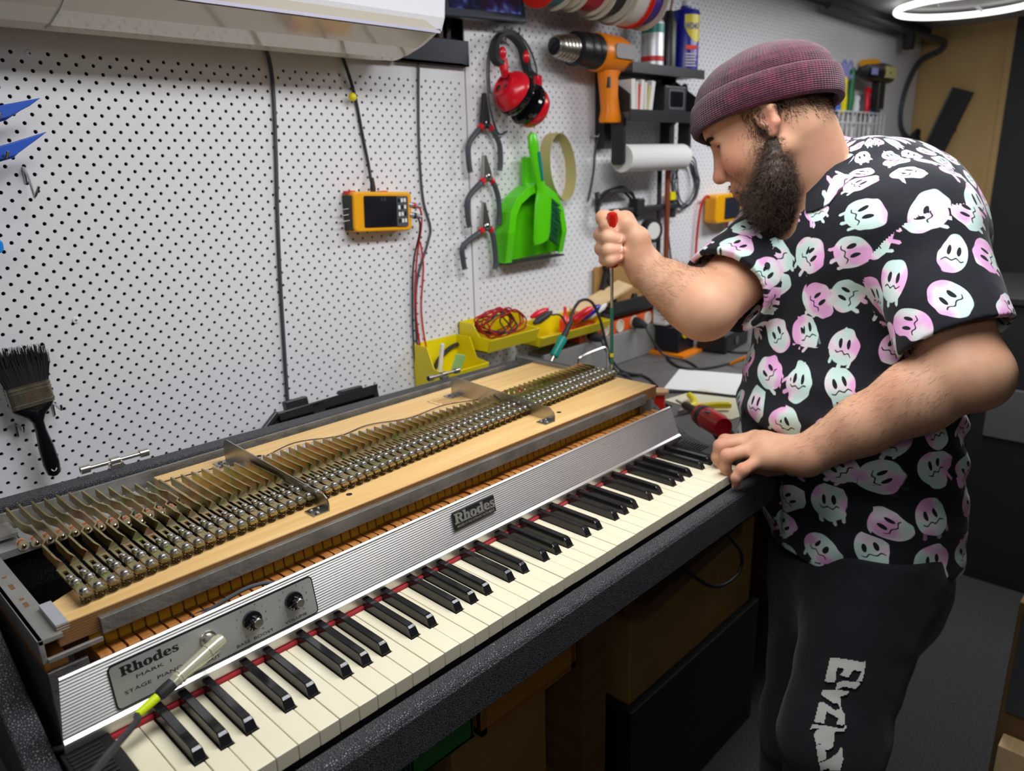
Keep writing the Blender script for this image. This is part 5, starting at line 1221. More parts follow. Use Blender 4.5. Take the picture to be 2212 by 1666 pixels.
# --- audio lead plugged into the piano
t = thing('audio_lead', 'guitar lead with a clear right-angle plug in the input socket of the piano', 'cable', tuple(pp(.107, .57, .004)))
j = pp(.107, .57, .003); e1 = j + PN * .022
pm('clear_plug', lin(206, 206, 178), .18, .35, spec=.7)
obj('plug_neck', MB().lathe([(.0062, 0), (.0062, .010), (.0070, .020)], j, PN, 20), 'nickel', t)
end = Vector((0.0565, 0.1172, 0.0471))
dd = (end - e1).normalized()
obj('plug_body', MB().lathe([(.0044, -.0080), (.0070, -.0062), (.0078, -.002), (.0076, .010), (.0080, .0105), (.0080, .0120), (.0074, .0125), (.0068, .045), (.0073, .0455), (.0073, .047), (.0066, .0475), (.0066, .049), (.0072, .0495), (.0072, .051), (.0065, .052), (.0060, .060)], e1, dd, 24), 'clear_plug', t)
L0 = 0.060
obj('strain_relief', MB().lathe([(.0064, L0 - .004), (.0064, L0 + .010), (.0050, L0 + .013), (.0040, L0 + .014)], e1, dd, 18), 'black_rubber', t)
b0 = e1 + dd * (L0 + .012); b1 = e1 + dd * (L0 + .036)
obj('marker_sleeve', MB().tube([b0, b0 * .7 + b1 * .3, b1], [.0046, .0046, .0040], 12), pm('neon_yellow', lin(214, 236, 10), .4), t)
pth = spline([e1 + dd * (L0 + .02), b1, (-0.0001, 0.0553, 0.0708), (-0.0385, -0.0104, 0.1051), (-0.0686, -0.0646, 0.1340), (-0.0986, -0.1043, 0.1441)], 10)
obj('cable', MB().tube(pth, .0030, 12), 'black_rubber', t)

# --- screwdriver in the raised hand
t = thing('screwdriver', 'long red-handled screwdriver held in the raised fist, tip on the last tone bar', 'screwdriver', (1.0166, .2900, .1310))
s0 = Vector((1.0166, .2900, .1310)); s1 = Vector((0.9912, 0.2734, 0.3388)); sd = (s1 - s0).normalized(); Ls = (s1 - s0).length
obj('shaft', MB().lathe([(.0012, 0), (.0030, .003), (.0030, Ls + .01)], s0, sd, 12), 'steel', t)
pm('shaft_green', lin(30, 104, 84), .4)
obj('shaft_sleeve', MB().lathe([(.0034, .012), (.0034, Ls * .62)], s0, sd, 12), 'shaft_green', t)
obj('sleeve_band', MB().lathe([(.0037, .028), (.0037, .036)], s0, sd, 12), 'can_yellow', t)
h = MB(); N_ = 24
S = []
for k, (hh, r) in enumerate(((0, .006), (.001, .0105), (.008, .0112), (.020, .0095), (.05, .0100), (.090, .0110), (.100, .009), (.103, .004))):
    u, v = frame_from(sd); S.append([s1 + sd * hh + (u * math.cos(2 * PI * i / N_) + v * math.sin(2 * PI * i / N_)) * r * (1 - .10 * (i % 4 == 0)) for i in range(N_)])
obj('handle', h.sweep(S), pm('handle_red', lin(176, 24, 16), .15, coat=.4), t, fix=True)

# --- ceiling ring lamp, far cabinet, boxes at the right edge, door
t = thing('ceiling_light', 'round white ring lamp on the ceiling at the top right', 'lamp', (3.62, .42, 1.08))
obj('tube', MB().tube([(3.62 + .26 * math.cos(a), .42 + .26 * math.sin(a), 1.098) for a in [2 * PI * i / 48 for i in range(48)]], .012, 10, closed=True), pm('lamp_glow', (.9, .9, .9), .4, emit=((1, 1, 1), 2.2)), t)
obj('base', MB().lathe([(.10, 0), (.12, .02), (.12, .0215)], (3.62, .42, 1.108), (0, 0, 1), 30), 'white_plastic', t)
for a in (0, PI * 2 / 3, PI * 4 / 3): obj('spoke', MB().cyl((3.62 + .11 * math.cos(a), .42 + .11 * math.sin(a), 1.115), (3.62 + .26 * math.cos(a), .42 + .26 * math.sin(a), 1.104), .006, n=8), 'white_plastic', t)
mb = MB(); mb.bb((4.36, -.62, -1.0), (4.42, .385, 1.13)); struct('door_1', mb, 'soft_black')
struct('trim_2', MB().bb((4.385, .385, -1.0), (4.42, .42, 1.13)), 'plywood')
t = thing('cabinet', 'dark low cabinet with a grey drawer in the aisle behind the man', 'cabinet', (3.0, -.45, -1.0))
obj('body', MB().bb((2.80, -.90, -1.0), (3.40, .02, .03)), 'dark_frame', t, bevel=.004); obj('top', MB().bb((2.78, -.92, .03), (3.42, .04, .055)), 'soft_black', t, bevel=.003)
obj('drawer', MB().bb((2.790, -.80, -.44), (2.802, -.03, -.26)), pm('drawer_grey', lin(96, 96, 100), .5), t, bevel=.002)
t = thing('cardboard_box', 'tall brown cardboard box with a grey flap at the lower right corner', 'box', (1.60, -.62, -1.0))
Q = Vector((1.4664, -0.3824, -0.3294))
mb = MB(); mb.bb((Q.x, Q.y - .50, -1.0), (Q.x + .42, Q.y, Q.z)); obj('carton', mb, pm('carton_dark', lin(120, 92, 56), .8), t, bevel=.003)
obj('flap', MB().bb((Q.x - .006, Q.y - .20, Q.z - .25), (Q.x - .001, Q.y - .01, Q.z - .02)), 'grey_plastic', t)
setp(obj('wooden_plank', MB().bb((Q.x - .055, Q.y - .30, -1.0), (Q.x - .008, Q.y - .015, Q.z - .30)), 'pine', bevel=.002), 'pale wooden plank standing against the cardboard box at the lower right', 'plank')

# ------------------------------------------------------------------ smooth solid modelling on a voxel grid
class Solid:
    def __init__(self): self.p = []
    def cone(self, a, b, ra, rb=None, k=0.01, op='u'):
        self.p.append(('c', np.array(a, float), np.array(b, float), ra, ra if rb is None else rb, k, op)); return self
    def chain(self, pts, rs, k=0.008, op='u'):
        for i in range(len(pts) - 1): self.cone(pts[i], pts[i + 1], rs[i], rs[i + 1], k, op)
        return self
    def ell(self, c, r, M=None, k=0.02, op='u'):
        self.p.append(('e', np.array(c, float), np.array(r, float), np.eye(3) if M is None else np.array(M, float), None, k, op)); return self
    @staticmethod
    def dist(q, P):
        if q[0] == 'c':
            _, a, b, ra, rb, _, _ = q
            ba = b - a; pa = P - a; h = np.clip(pa @ ba / max(ba @ ba, 1e-12), 0, 1)
            return np.linalg.norm(pa - h[:, None] * ba, axis=1) - (ra + (rb - ra) * h)
        _, c, r, M, _, _, _ = q
        l = (P - c) @ M.T
        k0 = np.linalg.norm(l / r, axis=1); k1 = np.linalg.norm(l / (r * r), axis=1)
        return np.where(k0 < 1e-6, -r.min(), k0 * (k0 - 1) / np.maximum(k1, 1e-9))
    def eval(self, P, prims=None):
        d = np.full(len(P), 1.0)
        for q in (self.p if prims is None else prims):
            e = self.dist(q, P); k = q[5]
            if q[6] == 'u':
                h = np.maximum(k - np.abs(d - e), 0) / k; d = np.minimum(d, e) - h * h * k * 0.25
            else:
                e = -e; h = np.maximum(k - np.abs(d - e), 0) / k; d = np.maximum(d, e) + h * h * k * 0.25
        return d
    def mesh(self, lo, hi, h, post=None, smooth=1, B=20):
        lo = np.array(lo, float); n = np.ceil((np.array(hi) - lo) / h / B).astype(int)
        N = n * B + 1
        V = np.full(N, 1.0, np.float32)
        bi = np.stack(np.meshgrid(*[np.arange(m) for m in n], indexing='ij'), -1).reshape(-1, 3)
        C = lo + (bi + .5) * B * h; rad = B * h * 0.87
        D = np.stack([self.dist(q, C) for q in self.p], 1)
        un = np.array([q[6] == 'u' for q in self.p]); ks = np.array([q[5] for q in self.p])
        g = np.stack(np.meshgrid(*[np.arange(B + 1)] * 3, indexing='ij'), -1).reshape(-1, 3) * h
        mn = np.where(un, D, 9).min(1)
        for b, c, dr, m0 in zip(bi, C, D, mn):
            s = tuple(slice(i * B, i * B + B + 1) for i in b)
            if m0 > rad * 1.5 + .02: continue
            keep = [q for q, d, u, k in zip(self.p, dr, un, ks) if (d - rad * 1.3 < m0 + rad + k if u else d < rad * 1.3 + k)]
            P = g + (c - B * h / 2)
            v = self.eval(P, keep)
            if post is not None: v = post(P, v)
            V[s] = v.reshape(B + 1, B + 1, B + 1)
        return nets(V, lo, h, smooth)

def nets(V, lo, h, smooth=1):
    S = V < 0
    c8 = [(i, j, k) for i in (0, 1) for j in (0, 1) for k in (0, 1)]
    n = np.array(V.shape) - 1
    cnt = np.zeros(n, np.int8)
    for i, j, k in c8: cnt += S[i:n[0] + i, j:n[1] + j, k:n[2] + k]
    act = np.argwhere((cnt > 0) & (cnt < 8))
    idx = np.full(n, -1, np.int32); idx[tuple(act.T)] = np.arange(len(act))
    val = np.stack([V[act[:, 0] + i, act[:, 1] + j, act[:, 2] + k] for i, j, k in c8], 1).astype(float)
    acc = np.zeros((len(act), 3)); w = np.zeros(len(act))
    for a in range(8):
        for b in range(a + 1, 8):
            if sum(x != y for x, y in zip(c8[a], c8[b])) != 1: continue
            va, vb = val[:, a], val[:, b]; m = (va < 0) != (vb < 0)
            t = np.where(m, va / np.where(m, va - vb, 1), 0)
            p = np.array(c8[a]) + t[:, None] * (np.array(c8[b]) - np.array(c8[a]))
            acc += p * m[:, None]; w += m
    P = lo + (act + acc / w[:, None]) * h
    F = []
    for ax in range(3):
        s0 = [slice(None)] * 3; s1 = [slice(None)] * 3
        s0[ax] = slice(0, -1); s1[ax] = slice(1, None)
        ch = S[tuple(s0)] != S[tuple(s1)]
        e = np.argwhere(ch); o1, o2 = (ax + 1) % 3, (ax + 2) % 3
        ok = (e[:, o1] > 0) & (e[:, o2] > 0) & (e[:, o1] < n[o1]) & (e[:, o2] < n[o2]); e = e[ok]
        ins = S[tuple(e.T)]
        q = []
        for d1, d2 in ((-1, -1), (0, -1), (0, 0), (-1, 0)):
            f = e.copy(); f[:, o1] += d1; f[:, o2] += d2; q.append(idx[tuple(f.T)])
        q = np.stack(q, 1); q[~ins] = q[~ins][:, ::-1]
        F.append(q)
    F = np.concatenate(F); F = F[(F >= 0).all(1)]
    for _ in range(smooth):
        acc = np.zeros_like(P); w = np.zeros(len(P))
        for a in range(4):
            i, j = F[:, a], F[:, (a + 1) % 4]
            np.add.at(acc, i, P[j]); np.add.at(w, i, 1); np.add.at(acc, j, P[i]); np.add.at(w, j, 1)
        P = P + 0.5 * (acc / np.maximum(w, 1)[:, None] - P)
    return P, F

def np_obj(name, P, F, mats, parent, attr=None):
    me = bpy.data.meshes.new(name); L = np.array(ORG[parent.name])
    me.vertices.add(len(P)); me.vertices.foreach_set('co', (P - L).astype(np.float32).ravel())
    me.loops.add(F.size); me.loops.foreach_set('vertex_index', F.astype(np.int32).ravel())
    me.polygons.add(len(F)); me.polygons.foreach_set('loop_start', np.arange(0, F.size, F.shape[1], dtype=np.int32))
    me.polygons.foreach_set('use_smooth', np.ones(len(F), bool))
    for m in (mats if isinstance(mats, (list, tuple)) else [mats]): me.materials.append(MATS[m])
    if attr:
        for nm, A in attr.items():
            at = me.attributes.new(nm, 'FLOAT_VECTOR', 'POINT' if len(A) == len(P) else 'CORNER'); at.data.foreach_set('vector', A.astype(np.float32).ravel())
    me.update()
    o = bpy.data.objects.new(name, me); COL.objects.link(o); o.parent = parent; ORG[o.name] = ORG[parent.name]
    return o
nv = lambda t: np.array(t, float)
def unit(v): v = nv(v); return v / np.linalg.norm(v)

# ------------------------------------------------------------------ the man: measured joints (world metres)
Rv, Uv, Fv = nv(_R), nv(_U), nv(_F)
J = dict(
 shL=(1.1723, -0.1871, 0.4150), elL=(1.0761, -0.3136, 0.2199), wrL=(1.0146, -0.1089, 0.0501),
 shR=(1.3279, 0.0860, 0.3941), elR=(1.0148, 0.0896, 0.2758), wrR=(1.0325, 0.2227, 0.3309),
 chest=(1.2688, -0.0682, 0.3295), belly=(1.2527, -0.0806, 0.0685), hip=(1.2302, -0.1479, -0.1436),
 hipL=(1.1639, -0.2011, -0.1651), knL=(1.0088, -0.2025, -0.4566), hipR=(1.2384, -0.0912, -0.2369), knR=(1.1462, -0.1075, -0.5688),
 head=(1.1339, 0.0561, 0.5915), nb=(1.2283, -0.0115, 0.4342), hat=(1.1348, 0.0558, 0.5930))
J = {k: nv(v) for k, v in J.items()}
PERSON = thing('person', 'bearded man in a maroon knit beanie and patterned black shirt leaning over the piano', 'person', (float(J['hip'][0]), float(J['hip'][1]), -1.0))
# head axes: forward (face), left (towards the viewer), up
tilt = math.radians(30); away = math.radians(32)
hf = -math.cos(tilt) * Rv - math.sin(tilt) * Uv
hu = -math.sin(tilt) * Rv + math.cos(tilt) * Uv
hf = math.cos(away) * hf + math.sin(away) * Fv
hl = np.cross(hu, hf)
HS = 1.04
HM = np.stack([hf, hl, hu])
def hp(x, y, z): return J['head'] + HS * (x * hf + y * hl + z * hu)
# trunk axes
bf = unit((-0.985, 0.144, 0.0)); bl = np.cross((0, 0, 1), bf); bu = nv((0, 0, 1.0))
BM = np.stack([bf, bl, bu])

body = Solid()
def he(c, r, k=0.02, op='u', tilt_y=0.0):
    M = HM
    if tilt_y:
        ct, st = math.cos(tilt_y), math.sin(tilt_y); M = np.stack([ct * hf + st * hu, hl, -st * hf + ct * hu])
    body.ell(hp(*c), nv(r) * HS, M, k * HS, op)
def hc(a, b, ra, rb=None, k=0.01, op='u'): body.cone(hp(*a), hp(*b), ra * HS, (ra if rb is None else rb) * HS, k * HS, op)
# trunk under the shirt
body.ell(J['chest'], (.130, .170, .20), BM, .04)
body.ell(J['belly'], (.150, .165, .20), BM, .06)
body.ell(J['hip'], (.130, .145, .13), BM, .06)
body.cone(J['shL'], J['shR'], .075, .075, .06)
body.cone(J['nb'] + nv((0, 0, -.05)), J['shL'], .08, .07, .05); body.cone(J['nb'] + nv((0, 0, -.05)), J['shR'], .08, .07, .05)
# neck
body.cone(hp(-.030, 0, -.035), J['nb'], .066, .079, .03)
# skull and face
he((-.004, 0, .038), (.099, .078, .090), .03)
he((.030, 0, -.040), (.060, .060, .078), .03)
hc((.074, -.026, .022), (.074, .026, .022), .0155, k=.02)
for s in (1, -1):
    he((.050, s * .040, -.034), (.036, .027, .034), .02)
    hc((-.006, s * .056, -.058), (.070, s * .014, -.104), .018, .019, k=.02)
he((.070, 0, -.072), (.028, .034, .030), .02)
he((.080, 0, -.106), (.020, .022, .018), .02)
for s in (1, -1):
    he((.0945, s * .033, .000), (.018, .019, .0125), .014, 's')
    hc((.0760, s * .017, .0125), (.0715, s * .048, .0090), .0058, .0052, k=.005)   # upper lid and fold
    hc((.0760, s * .018, -.0115), (.0710, s * .046, -.0115), .0052, .005, k=.008)
hc((.0840, 0, .010), (.1060, 0, -.036), .0088, .0112, k=.012)
he((.1085, 0, -.0400), (.0125, .0120, .0110), .008)
for s in (1, -1):
    he((.0965, s * .0135, -.0445), (.0120, .0085, .0095), .006)
    he((.1010, s * .0075, -.0545), (.0065, .0036, .0045), .003, 's')
    hc((.090, s * .026, -.045), (.082, s * .036, -.066), .0015, .0015, k=.012, op='s')
hc((.0985, -.016, -.0705), (.0985, .016, -.0705), .0052, k=.008); hc((.0965, -.014, -.0810), (.0965, .014, -.0810), .0062, k=.008)
hc((.1035, -.020, -.0758), (.1035, .020, -.0758), .0016, k=.004, op='s')
# ears
for s in (1, -1):
    o = lambda x, z, y=.0835: (x, s * y, z)
    hc(o(-.016, .024), o(-.026, .000), .0055, .0055, k=.006); hc(o(-.026, .000), o(-.020, -.022), .0055, .0060, k=.006)
    hc(o(-.020, -.022), o(-.009, -.033, .080), .0065, .0072, k=.006); hc(o(-.016, .024), o(-.002, .026, .079), .0052, .0045, k=.006)
    he((-.011, s * .078, -.004), (.016, .0050, .026), .008)
    hc(o(-.001, -.004, .079), o(-.002, -.014, .079), .0050, k=.005)
    he((-.007, s * .0850, -.006), (.0060, .0060, .0085), .004, 's')
# arms
def arm(sh, el, wr, mid_r, k=.02):
    sh, el, wr = J[sh], J[el], J[wr]
    body.cone(sh, el, .068, .053, k); f = unit(wr - el)
    a = el + (wr - el) * .28; b = el + (wr - el) * .62
    body.cone(el, a, .052, mid_r, k); body.cone(a, b, mid_r, mid_r * .82, k); body.cone(b, wr, mid_r * .82, .0335, k)
arm('shL', 'elL', 'wrL', .0545)
arm('shR', 'elR', 'wrR', .0500)
body.ell(J['elL'] + unit(J['elL'] - J['shL'] + .5 * (J['elL'] - J['wrL'])) * .020, (.045, .045, .045), None, .02)
# left hand on the keys
w = J['wrL']
LH = dict(
 m1=[(1.0632, 0.0017, 0.0399), (1.0293, 0.0438, 0.0351), (1.0260, 0.0501, 0.0138), (1.0294, 0.0415, -0.0051)],
 m2=[(1.0336, -0.0088, 0.0492), (0.9875, 0.0296, 0.0412), (0.9837, 0.0336, 0.0202), (0.9901, 0.0268, -0.0013)],
 m3=[(1.0058, -0.0263, 0.0462), (0.9638, 0.0041, 0.0366), (0.9639, 0.0072, 0.0159), (0.9723, 0.0017, -0.0045)],
 m4=[(0.9854, -0.0480, 0.0375), (0.9502, -0.0322, 0.0242), (0.9422, -0.0262, 0.0117), (0.9444, -0.0250, -0.0013)])
for i, (key, r) in enumerate(zip(('m1', 'm2', 'm3', 'm4'), (.0105, .0108, .0104, .0096))):
    q = [nv(p) for p in LH[key]]
    body.cone(w + (i - 1.5) * 0.010 * Fv * -1, q[0], .0265, .0165, .016)
    body.chain(q, [r * 1.28, r * 1.06, r * .92, r * .80], .006)
    body.ell(q[1], (r * 1.12,) * 3, None, .006)
for a, b in (('m1', 'm2'), ('m2', 'm3'), ('m3', 'm4')): body.cone(nv(LH[a][0]) * .8 + w * .2, nv(LH[b][0]) * .8 + w * .2, .0165, .0165, .012)
body.chain([w + .015 * Fv, nv((1.0615, -0.0458, 0.0024)), nv((1.0543, -0.0140, -0.0182)), nv((1.0482, 0.0078, -0.0240))], [.024, .017, .0125, .0095], .010)
# right hand around the screwdriver
w = J['wrR']
RHD = dict(
 m1=[(1.0561, 0.2917, 0.4195), (1.0004, 0.3018, 0.4274), (0.9786, 0.2779, 0.4171), (0.9842, 0.2630, 0.4064)],
 m2=[(1.0589, 0.2888, 0.3914), (0.9926, 0.2999, 0.3974), (0.9701, 0.2681, 0.3948), (0.9836, 0.2551, 0.3901)],
 m3=[(1.0539, 0.2804, 0.3667), (0.9858, 0.2934, 0.3726), (0.9656, 0.2635, 0.3729), (0.9801, 0.2511, 0.3722)],
 m4=[(1.0461, 0.2680, 0.3471), (0.9829, 0.2824, 0.3538), (0.9660, 0.2583, 0.3547), (0.9778, 0.2493, 0.3591)])
for i, (key, r) in enumerate(zip(('m1', 'm2', 'm3', 'm4'), (.0128, .0128, .0122, .0108))):
    q = [nv(p) for p in RHD[key]]
    body.cone(w, q[0], .0300, .0190, .014)
    body.chain(q, [r * 1.3, r * 1.08, r * .98, r * .86], .004)
    body.ell(q[1], (r * 1.1,) * 3, None, .004)
th = [nv((1.0225, 0.2268, 0.3515)), nv((1.0155, 0.2343, 0.3908)), nv((1.0007, 0.2523, 0.4181)), nv((0.9966, 0.2693, 0.4336))]
body.chain(th, [.029, .0205, .0145, .0108], .010); body.ell(th[1], (.020,) * 3, None, .008)
body.ell(nv((1.0163, 0.2413, 0.3598)), (.024, .024, .034), None, .012)
P_, F_ = body.mesh((.70, -.50, -.16), (1.52, .46, .86), 0.0026, smooth=2)

# the scalp stays inside the knitted hat
HU = unit(-.170 * Rv + .985 * Uv); HF = unit((-.985 * Rv - .170 * Uv) * math.cos(away) + math.sin(away) * Fv); HF = unit(HF - HU * (HF @ HU)); HL = np.cross(HU, HF)
CROWN = [(.020, .1165, .0940, 0), (.040, .1190, .0965, -.001), (.052, .1185, .0960, -.002), (.064, .1150, .0940, -.003), (.077, .1075, .0880, -.004), (.089, .0950, .0780, -.005), (.100, .0780, .0640, -.006), (.108, .0590, .0490, -.007), (.1135, .0390, .0330, -.008), (.1165, .0190, .0160, -.008), (.1172, .0006, .0006, -.008)]
_l = np.stack([(P_ - J['hat']) @ HF, (P_ - J['hat']) @ HL, (P_ - J['hat']) @ HU], 1)
_c = np.array(CROWN)
_u = np.minimum(_l[:, 2], .106); _a, _b, _o = (np.interp(_u, _c[:, 0], _c[:, i]) for i in (1, 2, 3))
_rho = np.hypot((_l[:, 0] - _o) / _a, _l[:, 1] / _b); _m = (_l[:, 2] > .008) & (_rho < 2.2)
_w = np.clip((_l[:, 2] - .008) / .012, 0, 1)
_k = np.where(_m & (_rho > .93), 1 - _w * (1 - .93 / np.maximum(_rho, .93)), 1)
_l[:, 0] = _o + (_l[:, 0] - _o) * _k; _l[:, 1] *= _k; _l[:, 2] = np.where(_m, _u, _l[:, 2])
P_ = J['hat'] + _l[:, :1] * HF + _l[:, 1:2] * HL + _l[:, 2:] * HU

# ------------------------------------------------------------------ skin
def skin_mat():
    m = bpy.data.materials.new('skin'); m.use_nodes = True; nt = m.node_tree; b = nt.nodes['Principled BSDF']
    b.inputs['Roughness'].default_value = 0.55; b.inputs['Subsurface Weight'].default_value = 0.18
    b.inputs['Subsurface Radius'].default_value = (0.010, 0.004, 0.002); b.inputs['Specular IOR Level'].default_value = 0.3
    tc = nt.nodes.new('ShaderNodeTexCoord')
    n = nt.nodes.new('ShaderNodeTexNoise'); n.inputs['Scale'].default_value = 16; n.inputs['Detail'].default_value = 5
    r = nt.nodes.new('ShaderNodeValToRGB'); e = r.color_ramp.elements
    e[0].position = .34; e[0].color = (*lin(214, 168, 136), 1); e[1].position = .68; e[1].color = (*lin(200, 147, 117), 1)
    nt.links.new(tc.outputs['Object'], n.inputs['Vector']); nt.links.new(n.outputs['Fac'], r.inputs['Fac'])
    at = nt.nodes.new('ShaderNodeAttribute'); at.attribute_name = 'flush'; at.attribute_type = 'GEOMETRY'
    mx = nt.nodes.new('ShaderNodeMix'); mx.data_type = 'RGBA'; mx.inputs['B'].default_value = (*lin(214, 128, 112), 1)
    sp = nt.nodes.new('ShaderNodeSeparateXYZ'); nt.links.new(at.outputs['Vector'], sp.inputs[0])
    nt.links.new(sp.outputs['X'], mx.inputs['Factor']); nt.links.new(r.outputs['Color'], mx.inputs['A'])
    m3 = nt.nodes.new('ShaderNodeMix'); m3.data_type = 'RGBA'; m3.inputs['B'].default_value = (*lin(172, 74, 74), 1)
    nt.links.new(sp.outputs['Y'], m3.inputs['Factor']); nt.links.new(mx.outputs['Result'], m3.inputs['A'])
    nt.links.new(m3.outputs['Result'], b.inputs['Base Color'])
    n2 = nt.nodes.new('ShaderNodeTexNoise'); n2.inputs['Scale'].default_value = 420; n2.inputs['Detail'].default_value = 3
    bp = nt.nodes.new('ShaderNodeBump'); bp.inputs['Strength'].default_value = .25; bp.inputs['Distance'].default_value = .0006
    nt.links.new(tc.outputs['Object'], n2.inputs['Vector']); nt.links.new(n2.outputs['Fac'], bp.inputs['Height']); nt.links.new(bp.outputs['Normal'], b.inputs['Normal'])
    MATS['skin'] = m
skin_mat()
def fall(P, c, r): return np.clip(1 - np.linalg.norm(P - nv(c), axis=1) / r, 0, 1)
fl = np.zeros((len(P_), 3))
for c, r, a in ((hp(.108, 0, -.04), .030, .9), (hp(.075, .045, -.03), .045, .45), (hp(-.02, .083, -.02), .035, .7)): fl[:, 0] = np.maximum(fl[:, 0], a * fall(P_, c, r))
for q in list(LH.values()) + list(RHD.values()):
    for p, a in ((q[1], .5), (q[3], .65)): fl[:, 0] = np.maximum(fl[:, 0], a * fall(P_, p, .020))
for yy in (-.012, 0, .012):
    for c in (hp(.1005, yy, -.0712), hp(.0995, yy, -.0808)): fl[:, 1] = np.maximum(fl[:, 1], np.clip(fall(P_, c, .0120) * 1.4, 0, .8))
BODY = np_obj('body', P_, F_, 'skin', PERSON, {'flush': fl})
BODY['label'] = 'bare forearms, hands, neck and face'
# eyes
pm('eye_white', lin(230, 222, 214), 0.15); pm('iris_brown', lin(70, 44, 28), 0.1); pm('nail', lin(232, 186, 172), 0.25)
for s in (1, -1):
    c = hp(.0655, s * .0325, -.0015); gz = unit(.80 * hf + (-.10 * s) * hl - .52 * hu)
    e = obj('eye', MB().ball(c, .0128 * HS, 20), 'eye_white', PERSON)
    obj('iris', MB().lathe([(.0062, 0), (.0058, .0010), (.004, .0017), (.001, .0020)], c + gz * (.0122 * HS), gz, 18), 'iris_brown', e)
# nails
def nail(parent, tip, prev, out, r):
    d = unit(nv(tip) - nv(prev)); out = unit(nv(out) - d * np.dot(out, d)); sd = np.cross(d, out)
    c = nv(tip) + out * (r * .80); S = []
    for t in (-.0070, -.003, .002, .0052):
        wd = r * (.66 if -.006 < t < .004 else .45)
        S.append([c + d * t + sd * wd * a + out * (r * .16 * (1 - a * a) - .0004) for a in (-1, -.5, 0, .5, 1)] + [c + d * t + sd * wd * .9 * a - out * .001 for a in (1, .5, 0, -.5, -1)])
    obj('fingernail', MB().sweep(S), 'nail', parent, fix=True)
for key, r in (('m1', .0110), ('m2', .0110), ('m3', .0105), ('m4', .0093)): nail(PERSON, RHD[key][3], RHD[key][2], -Fv * .9 + Uv * .2, r)
nail(PERSON, th[3], th[2], Rv * .75 + Uv * .45 - Fv * .2, .0108)
for key, r in (('m2', .0086), ('m3', .0083), ('m4', .0077)): nail(PERSON, LH[key][3], LH[key][2], -Rv, r)

# ------------------------------------------------------------------ clothes and hair
def mesh_fn(fn, lo, hi, h, smooth=1, B=20, slack=1.35):
    lo = nv(lo); n = np.ceil((nv(hi) - lo) / h / B).astype(int); N = n * B + 1
    bi = np.stack(np.meshgrid(*[np.arange(m) for m in n], indexing='ij'), -1).reshape(-1, 3)
    C = lo + (bi + .5) * B * h; rad = B * h * 0.87
    D = fn(C); V = np.ones(N, np.float32)
    g = np.stack(np.meshgrid(*[np.arange(B + 1)] * 3, indexing='ij'), -1).reshape(-1, 3) * h
    for b, c, d in zip(bi, C, D):
        s = tuple(slice(i * B, i * B + B + 1) for i in b)
        if abs(d) > rad * slack + .01:
            V[s] = np.where(d < 0, -1.0, V[s]) ; continue
        V[s] = fn(g + (c - B * h / 2)).reshape(B + 1, B + 1, B + 1)
    return nets(V, lo, h, smooth)
def smn(a, b, k): h = np.maximum(k - np.abs(a - b), 0) / k; return np.minimum(a, b) - h * h * k * .25
def smx(a, b, k): return -smn(-a, -b, k)
def waves(P, seed, f, n=5):
    r = np.random.RandomState(seed); out = np.zeros(len(P))
    for i in range(n):
        d = r.normal(size=3); d /= np.linalg.norm(d); out += np.sin(P @ d * f * (1 + .5 * r.rand()) + r.rand() * 6.28 + 1.5 * np.sin(P @ r.normal(size=3) * f * .4))
    return out / n

torso = Solid()
torso.ell(J['chest'] + .01 * bu, (.165, .190, .215), BM, .05)
torso.ell(J['belly'], (.190, .198, .225), BM, .08)
torso.ell(J['hip'] + nv((0, 0, -.01)), (.158, .172, .230), BM, .10)
torso.cone(J['shL'] - .02 * bl, J['shR'] + .02 * bl, .086, .086, .06)
torso.cone(J['nb'] - .07 * bu, J['shL'], .085, .085, .05); torso.cone(J['nb'] - .07 * bu, J['shR'], .085, .085, .05)
torso.ell(J['chest'] - .06 * bf + .05 * bu, (.150, .19, .17), BM, .05)
SLV = []
for sh, el, frac, r0, r1 in (('shL', 'elL', .80, .084, .084), ('shR', 'elR', .80, .086, .084)):
    a, b = J[sh], J[el]; d = unit(b - a); c = a + (b - a) * frac
    tip = unit(d - (.10 if sh == 'shL' else .0) * bf)
    SLV.append((a, c, d, tip, Solid().cone(a, c + d * .06, r0, r1, .02), Solid().cone(c - d * .07, c + d * .1, r1 - .014, r1 - .004, .01)))
neck_cut = Solid().cone(J['nb'] - .055 * bu, hp(-.02, 0, -.06), .066, .076, .02).cone(J['nb'] + .10 * bf - .02 * bu, J['nb'] - .02 * bu + .02 * bf, .026, .064, .02)
hem_pt = nv((1.1141, -0.1641, -0.1818)); hem_n = unit(nv((.03, -.02, 1.0)))
hem_in = Solid().ell(J['hip'] - .02 * bu, (.146, .160, .24), BM, .02)
def piano_box(P):
    q = np.stack([P[:, 0] - 1.097, -.040 - P[:, 1], P[:, 2] - .05], 1)    # inside the instrument: all negative
    return q.max(1)
def folds(P):
    z = P[:, 2]
    f = .0045 * waves(P * nv((1, 1, 1.5)), 3, 26) + .0022 * waves(P, 5, 60)
    # drag lines between the arm and the belly
    t = (P - J['belly']) @ unit(.45 * bf + .0 * bl - .89 * bu)
    f += .0042 * np.sin(t * 95 + 2.0 * np.sin(P @ bf * 14)) * np.exp(-((z - J['belly'][2] + .02) / .13) ** 2)
    f += .0050 * np.sin((P @ bl) * 70 + 3 * np.sin(z * 20)) * np.exp(-((z - hem_pt[2] - .02) / .07) ** 2) * .5
    return f
